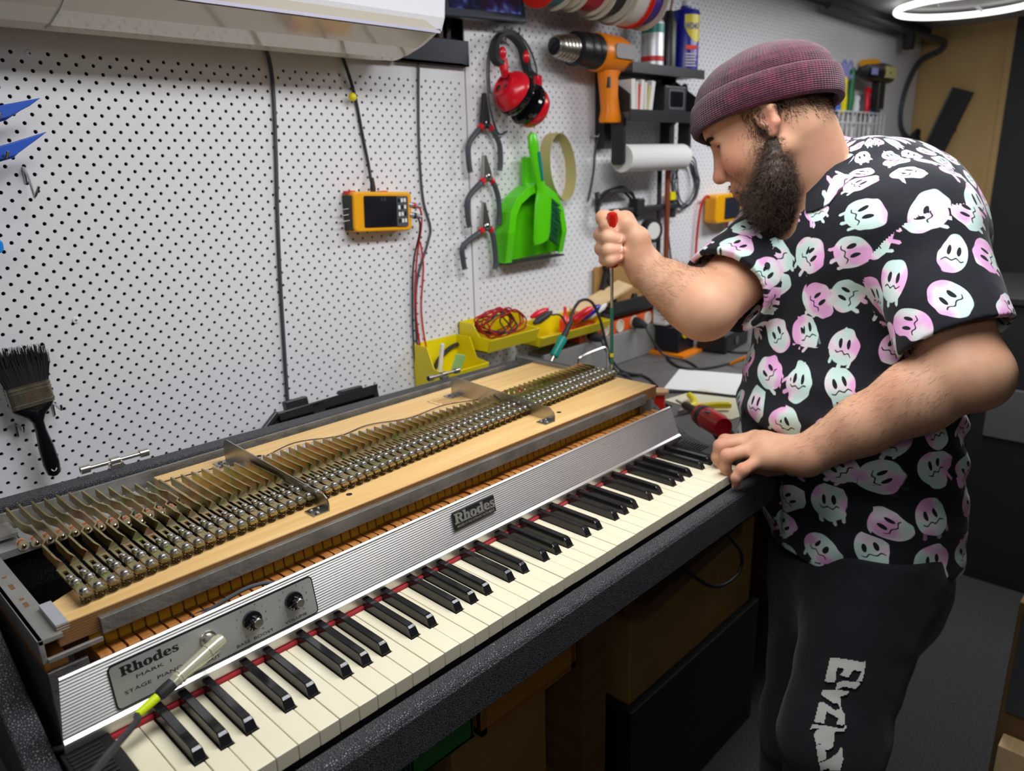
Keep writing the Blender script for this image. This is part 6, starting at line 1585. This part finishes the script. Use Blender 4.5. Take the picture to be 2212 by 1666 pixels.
def shirt_fn(P, parts=False):
    dt = torso.eval(P)
    ds = []
    for a, c, d, tip, so, si in SLV:
        e = np.maximum(so.eval(P), (P - c) @ tip); e = np.maximum(e, -si.eval(P)); ds.append(e)
    v = smn(smn(dt, ds[0], .035), ds[1], .035)
    v = v + folds(P)
    v = np.maximum(v, -neck_cut.eval(P))
    hc_ = -(P - hem_pt) @ hem_n
    v = np.maximum(v, hc_)
    v = np.maximum(v, -np.maximum(hem_in.eval(P), (P - hem_pt - .05 * hem_n) @ hem_n))
    v = smx(v, -piano_box(P), .02)
    if parts: return dt, ds
    return v
SP, SF = mesh_fn(shirt_fn, (.85, -.46, -.34), (1.66, .34, .72), 0.0034, smooth=1)
# cloth coordinates: around and along the trunk or the sleeve
dt, ds = shirt_fn(SP, True)
pat = np.zeros((len(SP), 3))
ax = J['belly'] * .5 + J['chest'] * .5
q = SP - ax
pat[:, 0] = np.arctan2(q @ bl, q @ bf) * .185; pat[:, 1] = SP[:, 2] + .15 * (q @ bf) * 0
top = np.clip((SP[:, 2] - J['shL'][2] - .01) / .08, 0, 1)
pat[:, 1] += top * np.maximum(.19 - np.hypot(q @ bf, q @ bl), 0) * 1.3
PT = [pat]
seg = np.zeros(len(SP), int)
for i, (a, c, d, tip, so, si) in enumerate(SLV):
    seg[ds[i] < dt + .004] = i + 1
    r = SP - a; al = r @ d; pr = r - al[:, None] * d
    u = unit(bf - d * (bf @ d)); w_ = np.cross(d, u); q2 = np.zeros_like(pat)
    q2[:, 0] = (1.3 + i) + np.arctan2(pr @ w_, pr @ u) * .088; q2[:, 1] = 3.0 - al
    PT.append(q2)
PT = np.stack(PT)
fs = seg[SF]; fsg = np.where((fs[:, 0] == fs[:, 1]) | (fs[:, 0] == fs[:, 2]), fs[:, 0], fs[:, 3])
pat = PT[np.repeat(fsg, 4), SF.ravel()]
# keep a face from straddling the join behind the trunk
du = pat[:, 0].reshape(-1, 4); wrap = (du.max(1) - du.min(1)) > .15; pat[np.repeat(wrap, 4), 0] = np.repeat(du.max(1), 4)[np.repeat(wrap, 4)]
class E_:
    """tiny arithmetic on shader sockets"""
    nt = None
    def __init__(s, k): s.k = k
    @staticmethod
    def n(op, a, b=None, c=None):
        x = E_.nt.nodes.new('ShaderNodeMath'); x.operation = op
        for i, v in enumerate((a, b, c)):
            if v is None: continue
            if isinstance(v, E_): E_.nt.links.new(v.k, x.inputs[i])
            else: x.inputs[i].default_value = v
        return E_(x.outputs[0])
    def __add__(s, o): return E_.n('ADD', s, o)
    def __sub__(s, o): return E_.n('SUBTRACT', s, o)
    def __mul__(s, o): return E_.n('MULTIPLY', s, o)
    def __truediv__(s, o): return E_.n('DIVIDE', s, o)
    def lt(s, o, w=.012): # soft step: 1 when s < o
        x = E_.nt.nodes.new('ShaderNodeMapRange'); x.interpolation_type = 'SMOOTHSTEP'
        E_.nt.links.new((s - o).k, x.inputs['Value']); x.inputs['From Min'].default_value = -w; x.inputs['From Max'].default_value = w
        x.inputs['To Min'].default_value = 1; x.inputs['To Max'].default_value = 0
        return E_(x.outputs[0])
    def abs(s): return E_.n('ABSOLUTE', s)
    def sin(s): return E_.n('SINE', s)
    def cos(s): return E_.n('COSINE', s)
    def sqrt(s): return E_.n('SQRT', s)
    def mx(s, o): return E_.n('MAXIMUM', s, o)
    def mn(s, o): return E_.n('MINIMUM', s, o)
def shirt_mat():
    m = bpy.data.materials.new('shirt_print'); m.use_nodes = True; nt = m.node_tree; E_.nt = nt; b = nt.nodes['Principled BSDF']
    b.inputs['Roughness'].default_value = .85; b.inputs['Sheen Weight'].default_value = .08; b.inputs['Specular IOR Level'].default_value = .25
    N = nt.nodes.new; L = nt.links.new
    at = N('ShaderNodeAttribute'); at.attribute_name = 'pat'
    v = N('ShaderNodeTexVoronoi'); v.voronoi_dimensions = '2D'; S = .072; v.inputs['Scale'].default_value = 1 / S; v.inputs['Randomness'].default_value = .34
    L(at.outputs['Vector'], v.inputs['Vector'])
    sub = N('ShaderNodeVectorMath'); sub.operation = 'SUBTRACT'; L(at.outputs['Vector'], sub.inputs[0]); L(v.outputs['Position'], sub.inputs[1])
    wn = N('ShaderNodeTexWhiteNoise'); wn.noise_dimensions = '2D'; L(v.outputs['Position'], wn.inputs['Vector'])
    sp = N('ShaderNodeSeparateXYZ'); L(sub.outputs[0], sp.inputs[0]); rc = N('ShaderNodeSeparateColor'); L(wn.outputs['Color'], rc.inputs[0])
    X, Y = E_(sp.outputs['X']) * (1 / S), E_(sp.outputs['Y']) * (1 / S)
    r1, r2, r3 = (E_(rc.outputs[i]) for i in range(3))
    an = r1 * 2.4 - 1.2; c, s = an.cos(), an.sin()
    x = X * c - Y * s; y = X * s + Y * c
    nz = N('ShaderNodeTexNoise'); nz.noise_dimensions = '2D'; nz.inputs['Scale'].default_value = 2.2 / S; nz.inputs['Detail'].default_value = 1; L(at.outputs['Vector'], nz.inputs['Vector'])
    wob = E_(nz.outputs['Fac']) - .5
    x = x + wob * .10
    y = y - .05
    asp = r2 * .45 + .92
    rr = (x * x * (asp * asp) + y * y / (asp * .95)).sqrt() + wob * .17
    R0 = r3 * .07 + .385
    head = rr.lt(R0)
    drips = None
    for xi, Li, wi in ((-.22, .26, .040), (-.09, .14, .032), (.04, .32, .044), (.15, .10, .030), (.24, .22, .034)):
        low = (y + (r3 * .12 + Li + .16)) * -1.0
        dd = (x - xi).abs() + low.mx(0.0) * 1.0
        seg = dd.lt(wi) * y.lt(.02)
        drips = seg if drips is None else drips.mx(seg)
    spike = ((x - (r3 - .5) * .2).abs() + (y - .42).mx(0.0)).lt(.036) * (y * -1.0).lt(-.2)
    has = r2.lt(.80, .01)
    shape = head.mx(drips * has).mx(spike * (r1.lt(.55, .01)))
    edge = E_(v.outputs['Distance'])
    e1 = (((x + .10) * 2.6) * ((x + .10) * 2.6) + (y - .07) * (y - .07)).sqrt().lt(.115)
    e2 = (((x - .10) * 2.6) * ((x - .10) * 2.6) + (y - .07) * (y - .07)).sqrt().lt(.115)
    my = y + .13 - x * x * 1.6 * (r3 * 2.0 - .9) + (x * 34.0).sin() * .026
    mouth = my.abs().lt(.017) * x.abs().lt(.21)
    ink = e1.mx(e2).mx(mouth)
    fac = shape * (E_.n('SUBTRACT', 1.0, ink))
    n2 = N('ShaderNodeTexNoise'); n2.noise_dimensions = '2D'; n2.inputs['Scale'].default_value = 20; n2.inputs['Detail'].default_value = 1; L(at.outputs['Vector'], n2.inputs['Vector'])
    cr = N('ShaderNodeValToRGB'); e = cr.color_ramp.elements
    e[0].position = .40; e[0].color = (*lin(204, 232, 224), 1); e[1].position = .62; e[1].color = (*lin(238, 176, 224), 1)
    x5 = e.new(.5); x5.color = (*lin(232, 224, 228), 1)
    L(n2.outputs['Fac'], cr.inputs['Fac'])
    mx = N('ShaderNodeMix'); mx.data_type = 'RGBA'; mx.inputs['A'].default_value = (.011, .012, .017, 1); L(cr.outputs['Color'], mx.inputs['B']); L(fac.k, mx.inputs['Factor'])
    L(mx.outputs['Result'], b.inputs['Base Color'])
    tc = N('ShaderNodeTexCoord'); n3 = N('ShaderNodeTexNoise'); n3.inputs['Scale'].default_value = 90; n3.inputs['Detail'].default_value = 6; L(tc.outputs['Object'], n3.inputs['Vector'])
    bp = N('ShaderNodeBump'); bp.inputs['Strength'].default_value = .35; bp.inputs['Distance'].default_value = .002
    L(n3.outputs['Fac'], bp.inputs['Height']); L(bp.outputs['Normal'], b.inputs['Normal'])
    MATS['shirt_print'] = m
shirt_mat()
SHIRT = np_obj('shirt', SP, SF, 'shirt_print', PERSON, {'pat': pat})
SHIRT['label'] = 'black short-sleeved shirt printed with pastel dripping faces'
def onto(fn, p, d, n=60):
    p = nv(p); d = unit(d)
    for _ in range(n):
        e = float(fn(p[None])[0]); p = p + d * max(e * .7, .0002 if e > 0 else 0)
        if e < .0004: break
    return p
def grad(fn, p, h=.004):
    return unit([float(fn((p + h * a)[None])[0] - fn((p - h * a)[None])[0]) for a in np.eye(3)])
CP = nv((-0.1662365, -0.57357298, 0.53439767))
for bp_ in ((0.8873, -0.0797, 0.3788), (0.8611, -0.0808, 0.3128), (0.8396, -0.0860, 0.2485), (0.8164, -0.0925, 0.1771)):
    p = onto(shirt_fn, bp_, nv(bp_) - CP); n_ = grad(shirt_fn, p)
    bt = obj('button', MB().lathe([(.0056, -.001), (.0060, .0012), (.0052, .0022), (.0040, .0018), (.0030, .0017)], p, n_, 18), 'black_gloss', SHIRT)
# collar: a folded band lying round the neckline
nax = unit(hp(-.02, 0, -.06) - J['nb']); nax = unit(nax * .6 + bu * .8); nc = J['nb'] - .03 * bu
n1 = unit(bf - nax * (bf @ nax)); n2 = np.cross(nax, n1)
def down(p):
    p = p + nax * .10
    for _ in range(80):
        e = float(smn(torso.eval(p[None]), np.minimum(SLV[0][4].eval(p[None]), SLV[1][4].eval(p[None])), .035)[0])
        if e < .0006: break
        p = p - nax * max(e * .6, .0006)
    return p
for sg in (1, -1):
    S = []; rows_ = []
    for i in range(34):
        f = i / 33.0; ph = math.radians(180 - 158 * f); o_ = n1 * math.cos(ph) + sg * n2 * math.sin(ph)
        wd = .026 + .022 * f ** 2; st = .030 * (1 - f) + .012
        if i > 29: wd *= (1 - (i - 29) * .13)
        sec = []
        for r, up in ((.067, st * .5), (.069, st), (.075, st + .004), (.081, st * .86)): sec.append(down(nc + o_ * r) + nax * up)
        for t, up in ((.35, st * .5 + .003), (.7, .009), (1.0, .007)): sec.append(down(nc + o_ * (.081 + wd * t)) + nax * up)
        for t, up in ((.98, .004), (.6, .003), (.2, .002)): sec.append(down(nc + o_ * (.081 + wd * t)) + nax * up)
        S.append(sec); rows_.append(f * .30)
    CM = MB().sweep([[Vector(q) for q in s_] for s_ in S])
    co = obj('collar', CM, 'shirt_print', SHIRT, fix=True)
    n_ = 10; arr = np.zeros((len(co.data.vertices), 3)); kk = np.arange(34 * n_)
    arr[:34 * n_, 0] = 5 + sg + np.array(rows_)[kk // n_] + .03; arr[:34 * n_, 1] = (kk % n_) * .010 + .02
    arr[34 * n_:, 0] = 5; arr = arr[:len(co.data.vertices)]
    pa = co.data.attributes.new('pat', 'FLOAT_VECTOR', 'POINT'); pa.data.foreach_set('vector', arr.astype(np.float32).ravel())

# trousers, shoes
pm('trouser_navy', (0.0030, 0.0038, 0.0075), .9, bump=(300, .3), sheen=.1)
pm('print_grey', lin(196, 196, 188), .7)
leg = Solid()
leg.ell(J['hip'] - .10 * bu, (.150, .165, .20), BM, .06)
def foot(k): p = J[k].copy(); return nv((p[0], p[1], -.93))
ftL = nv((J['knL'][0] + .03, J['knL'][1] - .01, -.90)); ftR = nv((J['knR'][0] + .02, J['knR'][1] + .02, -.90))
leg.chain([J['hipL'] - .02 * bu, J['knL'], ftL], [.108, .082, .068], .04)
leg.chain([J['hipR'] - .02 * bu, J['knR'], ftR], [.108, .082, .068], .04)
def leg_fn(P):
    v = leg.eval(P) + .004 * waves(P, 11, 30) + .002 * waves(P, 12, 70)
    v = np.maximum(v, P[:, 2] - (hem_pt[2] + .045)); return np.maximum(v, -.945 - P[:, 2])
TP, TF = mesh_fn(leg_fn, (.80, -.46, -.96), (1.66, .36, -.10), .0055, smooth=2)
TR = np_obj('trousers', TP, TF, 'trouser_navy', PERSON)
TR['label'] = 'dark navy track trousers with large grey lettering down the leg'
pm('shoe_black', (.012, .012, .013), .5)
for ft in (ftL, ftR):
    sh = Solid().cone(ft + nv((.03, 0, -.065)), ft - nv((.15, -.01, .070)), .040, .036, .02).cone(ft + nv((.02, 0, -.04)), ft - nv((.02, 0, .05)), .045, .045, .02)
    q, ff = mesh_fn(lambda P: np.maximum(sh.eval(P), -.998 - P[:, 2]), ft - nv((.25, .09, .12)), ft + nv((.11, .09, .03)), .006)
    np_obj('shoe', q, ff, 'shoe_black', PERSON)
# lettering on the trouser leg: strokes measured on the cloth in metres, then laid onto the leg
LP = [
 [(458,140),(545,135),(690,155),(905,195),(942,172),(925,330),(888,455),(805,455),(850,400),(885,318),(775,300),(705,402),(592,368),(655,285),(565,262),(548,275),(528,465),(450,468),(386,450)],
 [(550,475),(640,445),(880,468),(810,555),(700,535),(640,525),(548,565),(720,590),(680,635),(590,665),(600,690),(612,830),(655,900),(662,1030),(620,1050),(542,1030),(572,955),(410,860),(380,1022),(244,1002),(310,728),(380,740),(520,840),(585,835),(592,800),(560,750),(500,745),(335,632),(355,570),(530,565),(545,520)],
 [(185,1100),(222,1035),(420,1055),(560,1085),(640,1095),(665,1040),(685,1070),(650,1125),(520,1140),(505,1320),(470,1370),(395,1380),(412,1505),(300,1548),(268,1320),(340,1305),(325,1290),(275,1310),(238,1190),(262,1125),(335,1085)],
 [(310,1560),(440,1510),(560,1420),(612,1330),(632,1400),(635,1520),(600,1640),(590,1666),(455,1666),(440,1630),(330,1666)],
]
def leg_px(a, b): return (1720 + a / 6.265, 1400 + b / 6.265)
_p0 = nv((0.7196, -0.2934, -0.1759))
def ray_dir(px, py): return unit(Rv * (px - 1106) / 1633.77 + Uv * (833 - py) / 1633.77 + Fv)
prn = MB()
for lp in LP:
    # measured outline in a plane through the knee, filled as a fine grid and dropped onto the cloth
    pts = [leg_px(a, b) for a, b in lp]
    A = np.array(pts); lo = A.min(0); hi = A.max(0); st = 2.2
    gx = np.arange(lo[0], hi[0] + st, st); gy = np.arange(lo[1], hi[1] + st, st)
    def inside(x, y):
        c = False; j = len(pts) - 1
        for i in range(len(pts)):
            (xi, yi), (xj, yj) = pts[i], pts[j]
            if (yi > y) != (yj > y) and x < (xj - xi) * (y - yi) / (yj - yi) + xi: c = not c
            j = i
        return c
    nodes = {}
    def node(i, j):
        if (i, j) not in nodes:
            d = ray_dir(gx[0] + i * st, gy[0] + j * st); p = CP + d * 1.0; nodes[(i, j)] = (len(nodes), p, d)
        return nodes[(i, j)][0]
    fs = []
    for i in range(len(gx)):
        for j in range(len(gy)):
            if inside(gx[0] + (i + .5) * st, gy[0] + (j + .5) * st): fs.append((node(i, j), node(i, j + 1), node(i + 1, j + 1), node(i + 1, j)))
    ent = sorted(nodes.values(), key=lambda t: t[0]); p = np.array([e[1] for e in ent]); d = np.array([e[2] for e in ent])
    for _ in range(40): p = p + d * (leg_fn(p) * .7)[:, None]
    prn.add([tuple(x) for x in p - d * .0035], fs, True)
obj('leg_print', prn, 'print_grey', TR, label='grey blackletter-style lettering running down the leg')

# beanie
def beanie_mat():
    m = bpy.data.materials.new('beanie_knit'); m.use_nodes = True; nt = m.node_tree; b = nt.nodes['Principled BSDF']; E_.nt = nt
    b.inputs['Roughness'].default_value = .95; b.inputs['Sheen Weight'].default_value = .25; b.inputs['Specular IOR Level'].default_value = .15
    N = nt.nodes.new; L = nt.links.new
    at = N('ShaderNodeAttribute'); at.attribute_name = 'pat'; sp = N('ShaderNodeSeparateXYZ'); L(at.outputs['Vector'], sp.inputs[0])
    u, w = E_(sp.outputs['X']), E_(sp.outputs['Y'])
    K = 2 * PI / .0054
    rows = (w * (2 * PI / .0036) + (u * K).sin().abs() * 1.6).sin() * .5 + .5
    rib = (u * K * .5).sin().abs()
    hgt = rows * .85 + rib * .45
    n = N('ShaderNodeTexNoise'); n.inputs['Scale'].default_value = 60; n.inputs['Detail'].default_value = 6; L(at.outputs['Vector'], n.inputs['Vector'])
    n2 = N('ShaderNodeTexNoise'); n2.inputs['Scale'].default_value = 420; n2.inputs['Detail'].default_value = 2; L(at.outputs['Vector'], n2.inputs['Vector'])
    k = E_(n.outputs['Fac']) * .42 + E_(n2.outputs['Fac']) * .42 + hgt * .20 - .06
    cr = N('ShaderNodeValToRGB'); e = cr.color_ramp.elements
    e[0].position = .36; e[0].color = (*lin(30, 12, 22), 1); e[1].position = .72; e[1].color = (*lin(112, 40, 58), 1)
    x = e.new(.52); x.color = (*lin(72, 26, 44), 1)
    L(k.k, cr.inputs['Fac']); L(cr.outputs['Color'], b.inputs['Base Color'])
    bp = N('ShaderNodeBump'); bp.inputs['Strength'].default_value = .9; bp.inputs['Distance'].default_value = .0016
    L(hgt.k, bp.inputs['Height']); L(bp.outputs['Normal'], b.inputs['Normal'])
    MATS['beanie_knit'] = m
beanie_mat()
def ring(z, a, b, off, n=120, rim=0):
    return [J['hat'] + HF * (off + a * math.cos(t)) + HL * (b * math.sin(t)) + HU * (z + rim * math.cos(t)) for t in [2 * PI * i / n for i in range(n)]]
def hat_part(name, prof, label=None):
    n = 120; S = [ring(z, a, b, off, n) for z, a, b, off in prof]
    P = np.array(S).reshape(-1, 3); m = len(S)
    F = np.array([(i * n + j, i * n + (j + 1) % n, (i + 1) * n + (j + 1) % n, (i + 1) * n + j) for i in range(m - 1) for j in range(n)])
    dist = np.concatenate([[0], np.cumsum([np.linalg.norm(np.array(S[i + 1]).mean(0) - np.array(S[i]).mean(0)) + abs(prof[i + 1][1] - prof[i][1]) for i in range(m - 1)])])
    pat = np.zeros((len(P), 3)); pat[:, 0] = np.tile(np.arange(n) / n * .66, m); pat[:, 1] = np.repeat(dist, n); 
    dsp = .0012 * waves(P, 4, 90); c = J['hat'] + .03 * HU; P = P + (P - c) / np.linalg.norm(P - c, axis=1)[:, None] * dsp[:, None]
    o = np_obj(name, P, F, 'beanie_knit', PERSON, {'pat': pat})
    if label: o['label'] = label
    return o
crown = CROWN
cz = np.interp(np.linspace(0, 1, 44), np.linspace(0, 1, len(crown)), [c[0] for c in crown])
ci = np.linspace(0, 1, len(crown)); cs = np.linspace(0, 1, 44)
HAT = hat_part('beanie', [tuple(float(np.interp(t, ci, [c[j] for c in crown])) for j in range(4)) for t in cs], 'maroon marled knit beanie with a rolled cuff')
cuff = [(z, a_ * 1.058, b_ * 1.058, o_) for z, a_, b_, o_ in [(.010, .1060, .0850, 0), (-.001, .1100, .0885, 0), (-.004, .1150, .0930, 0), (.0, .1195, .0970, 0), (.010, .1212, .0990, 0), (.024, .1216, .0995, -.001), (.038, .1208, .0985, -.002), (.046, .1185, .0960, -.003), (.0490, .1150, .0930, -.003), (.0475, .1110, .0895, -.003), (.042, .1090, .0870, -.003)]]
ci = np.linspace(0, 1, len(cuff)); cs = np.linspace(0, 1, 40)
o = hat_part('cuff', [tuple(float(np.interp(t, ci, [c[j] for c in cuff])) for j in range(4)) for t in cs])

# ------------------------------------------------------------------ beard, brows and hair
def hair_mat(name, c1, c2):
    m = pm(name, c1, .55, var=(220, c2, .12)); return m
hair_mat('beard_hair', lin(30, 23, 19), lin(96, 74, 58)); hair_mat('head_hair', lin(20, 15, 13), lin(44, 34, 28))
beard = Solid()
def be(c, r, k=.015): beard.ell(hp(*c), nv(r) * HS, HM, k)
be((.040, 0, -.108), (.046, .060, .040)); be((.062, 0, -.124), (.034, .042, .040)); be((.052, 0, -.146), (.026, .034, .032))
for s in (1, -1):
    beard.cone(hp(.000, s * .067, -.044), hp(.020, s * .064, -.086), .012 * HS, .022 * HS, .015)
    beard.cone(hp(.020, s * .062, -.086), hp(.058, s * .042, -.112), .022 * HS, .026 * HS, .015)
    beard.cone(hp(.084, s * .027, -.090), hp(.076, s * .032, -.110), .006 * HS, .013 * HS, .012)
    beard.cone(hp(.1000, s * .004, -.0640), hp(.0905, s * .024, -.0790), .0036 * HS, .0050 * HS, .008)
mouth_gap = Solid().ell(hp(.1030, 0, -.0760), nv((.012, .019, .0068)) * HS, HM)
def beard_fn(P): return smx(beard.eval(P) + .0035 * waves(P, 21, 160) + .0025 * waves(P, 22, 330), -mouth_gap.eval(P), .004)
bc = hp(.05, 0, -.10)
BP, BF = mesh_fn(beard_fn, bc - .13, bc + .13, .003, smooth=0)
rs = np.random.RandomState(5)
hd = lambda c: (c - J['head']) @ HM.T / HS
def strands(roots, nrm, length, curl, droop, rad, nseg=7, jit=.5):
    """curly hairs as thin three-sided tubes, returned as points and quads"""
    m = len(roots); t = np.linspace(0, 1, nseg)
    dirs = nrm + rs.normal(size=(m, 3)) * jit; dirs /= np.linalg.norm(dirs, axis=1)[:, None]
    Lh = length * rs.uniform(.55, 1.25, m)
    a = np.cross(dirs, rs.normal(size=(m, 3))); a /= np.linalg.norm(a, axis=1)[:, None]; b = np.cross(dirs, a)
    ph = rs.uniform(0, 6.28, m); fr = rs.uniform(.7, 1.6, m) * 2 * PI
    C = roots[:, None, :] + dirs[:, None, :] * (t[None, :, None] * Lh[:, None, None])
    am = curl * Lh[:, None] * t[None, :]
    C = C + a[:, None, :] * (am * np.cos(ph[:, None] + fr[:, None] * t))[..., None] + b[:, None, :] * (am * np.sin(ph[:, None] + fr[:, None] * t))[..., None]
    C = C + nv(droop)[None, None, :] * ((t ** 2)[None, :] * Lh[:, None])[..., None]
    R = rad * (1 - .6 * t)
    ring_ = [(a * math.cos(2 * PI * k / 3) + b * math.sin(2 * PI * k / 3)) for k in range(3)]
    V = np.stack([C + R[None, :, None] * q[:, None, :] for q in ring_], 2)   # m, nseg, 3, xyz
    V = V.reshape(-1, 3); F = []
    base = (np.arange(m) * nseg * 3)[:, None, None] + (np.arange(nseg - 1) * 3)[None, :, None]
    for k in range(3): F.append((base + np.array([k, (k + 1) % 3, 3 + (k + 1) % 3, 3 + k])[None, None, :]).reshape(-1, 4))
    return V, np.concatenate(F)
def sample(P, F, n, keep=None):
    A = P[F]; c = A.mean(1); nn = np.cross(A[:, 2] - A[:, 0], A[:, 3] - A[:, 1]); ar = np.linalg.norm(nn, axis=1); nn /= np.maximum(ar, 1e-12)[:, None]
    w = ar.copy()
    if keep is not None: w = w * keep(c, nn)
    i = rs.choice(len(F), n, p=w / w.sum()); uv = rs.rand(n, 2)
    q = A[i]; p = (q[:, 0] * (1 - uv[:, :1]) + q[:, 1] * uv[:, :1]) * (1 - uv[:, 1:]) + (q[:, 3] * (1 - uv[:, :1]) + q[:, 2] * uv[:, :1]) * uv[:, 1:]
    return p, nn[i]
pts, nn = sample(BP, BF, 6500, lambda c, n: (beard_fn(c + n * .004) > 0) * 1.0)
lens = np.clip(.0045 + .0125 * ((.104 - hd(pts)[:, 0]) / .03), .0040, .0165)
V1, F1 = strands(pts, nn, lens, .28, hf * .05 - bu * .45, .00034)
# short growth in front of the ear and under the jaw, on the skin itself
hd = lambda c: (c - J['head']) @ HM.T / HS
def cheek(c, n):
    l = hd(c); x, y, z = l[:, 0], np.abs(l[:, 1]), l[:, 2]
    g = np.exp(-(((x - .014 - (-.03 - z) * .35) / .022) ** 2)) * (z < .012) * (z > -.12) * (y > .03)
    g2 = np.exp(-((z + .085) / .03) ** 2) * (x > .0) * (y > .02) * .8
    return np.maximum(g, g2) * (x > -.012) * (x < .12) * (y < .11)
pts, nn = sample(P_, F_, 3400, cheek)
V2, F2 = strands(pts, nn * .4 - hu * .8 + hf * .2, .0065, .18, -bu * .2, .00016, 5, .35)
allP = [BP, V1, V2]; allF = [BF, F1 + len(BP), F2 + len(BP) + len(V1)]
o = np_obj('beard', np.concatenate(allP), np.concatenate(allF), 'beard_hair', PERSON); o['label'] = 'full curly dark beard and moustache'
# brows
def brow(s):
    m = 420; t = rs.rand(m); c = np.array([hp(.0925 - .012 * a * a - .004 * a, s * (.012 + .036 * a), .0130 + .006 * math.sin(a * 2.6) ) for a in t]) + rs.normal(size=(m, 3)) * .0012
    return strands(c, np.tile(hl * s * .9 + hf * .35 + hu * .25, (m, 1)), .010, .05, -hu * .1, .00028, 5, .22)
VB = [brow(1), brow(-1)]
o = np_obj('eyebrows', np.concatenate([VB[0][0], VB[1][0]]), np.concatenate([VB[0][1], VB[1][1] + len(VB[0][0])]), 'head_hair', PERSON)
# cropped hair below the hat
def nape(c, n):
    l = hd(c); x, y, z = l[:, 0], np.abs(l[:, 1]), l[:, 2]
    g = np.clip((z + .045 + .02 * (x < -.07)) / .05, 0, 1) ** 1.6 * (x < -.028) * (z < .045)
    sb = (np.abs(x - .006) < .016) * (z > -.03) * (z < .03) * (y > .05) * .5
    return np.maximum(g, sb) * (y < .12) * (x > -.14)
pts, nn = sample(P_, F_, 9000, nape)
V3, F3 = strands(pts, nn * .7 - hu * .7, .0052, .05, -bu * .1, .00026, 3, .25)
np_obj('hair', V3, F3, 'head_hair', PERSON)
# lashes
m = 60; t = rs.rand(m); c = np.array([hp(.0765 - .004 * a, .018 + .027 * a, .0035 - .003 * (2 * a - 1) ** 2) for a in t])
V4, F4 = strands(c, np.tile(hf * .9 + hl * .1 - hu * .35, (m, 1)), .008, .02, hu * .3, .00022, 4, .15)
np_obj('eyelashes', V4, F4, 'head_hair', PERSON)

# fine hair on the forearms
def forearm(a, b):
    a, b = J[a], J[b]; L = np.linalg.norm(b - a); d = (b - a) / L
    def f(c, n):
        al = (c - a) @ d; r = np.linalg.norm(c - a - al[:, None] * d, axis=1)
        return ((al > .02) & (al < L - .01) & (r < .075)) * 1.0
    return f, d
AV = []; AF = []; base_n = 0
for a, b in (('elL', 'wrL'), ('elR', 'wrR')):
    f, d = forearm(a, b); pts, nn = sample(P_, F_, 1500, f)
    v, fa = strands(pts, nn * .35 + d * .9 - bu * .2, .013, .10, -bu * .05, .00011, 4, .25); AV.append(v); AF.append(fa + base_n); base_n += len(v)
np_obj('arm_hair', np.concatenate(AV), np.concatenate(AF), 'beard_hair', PERSON)
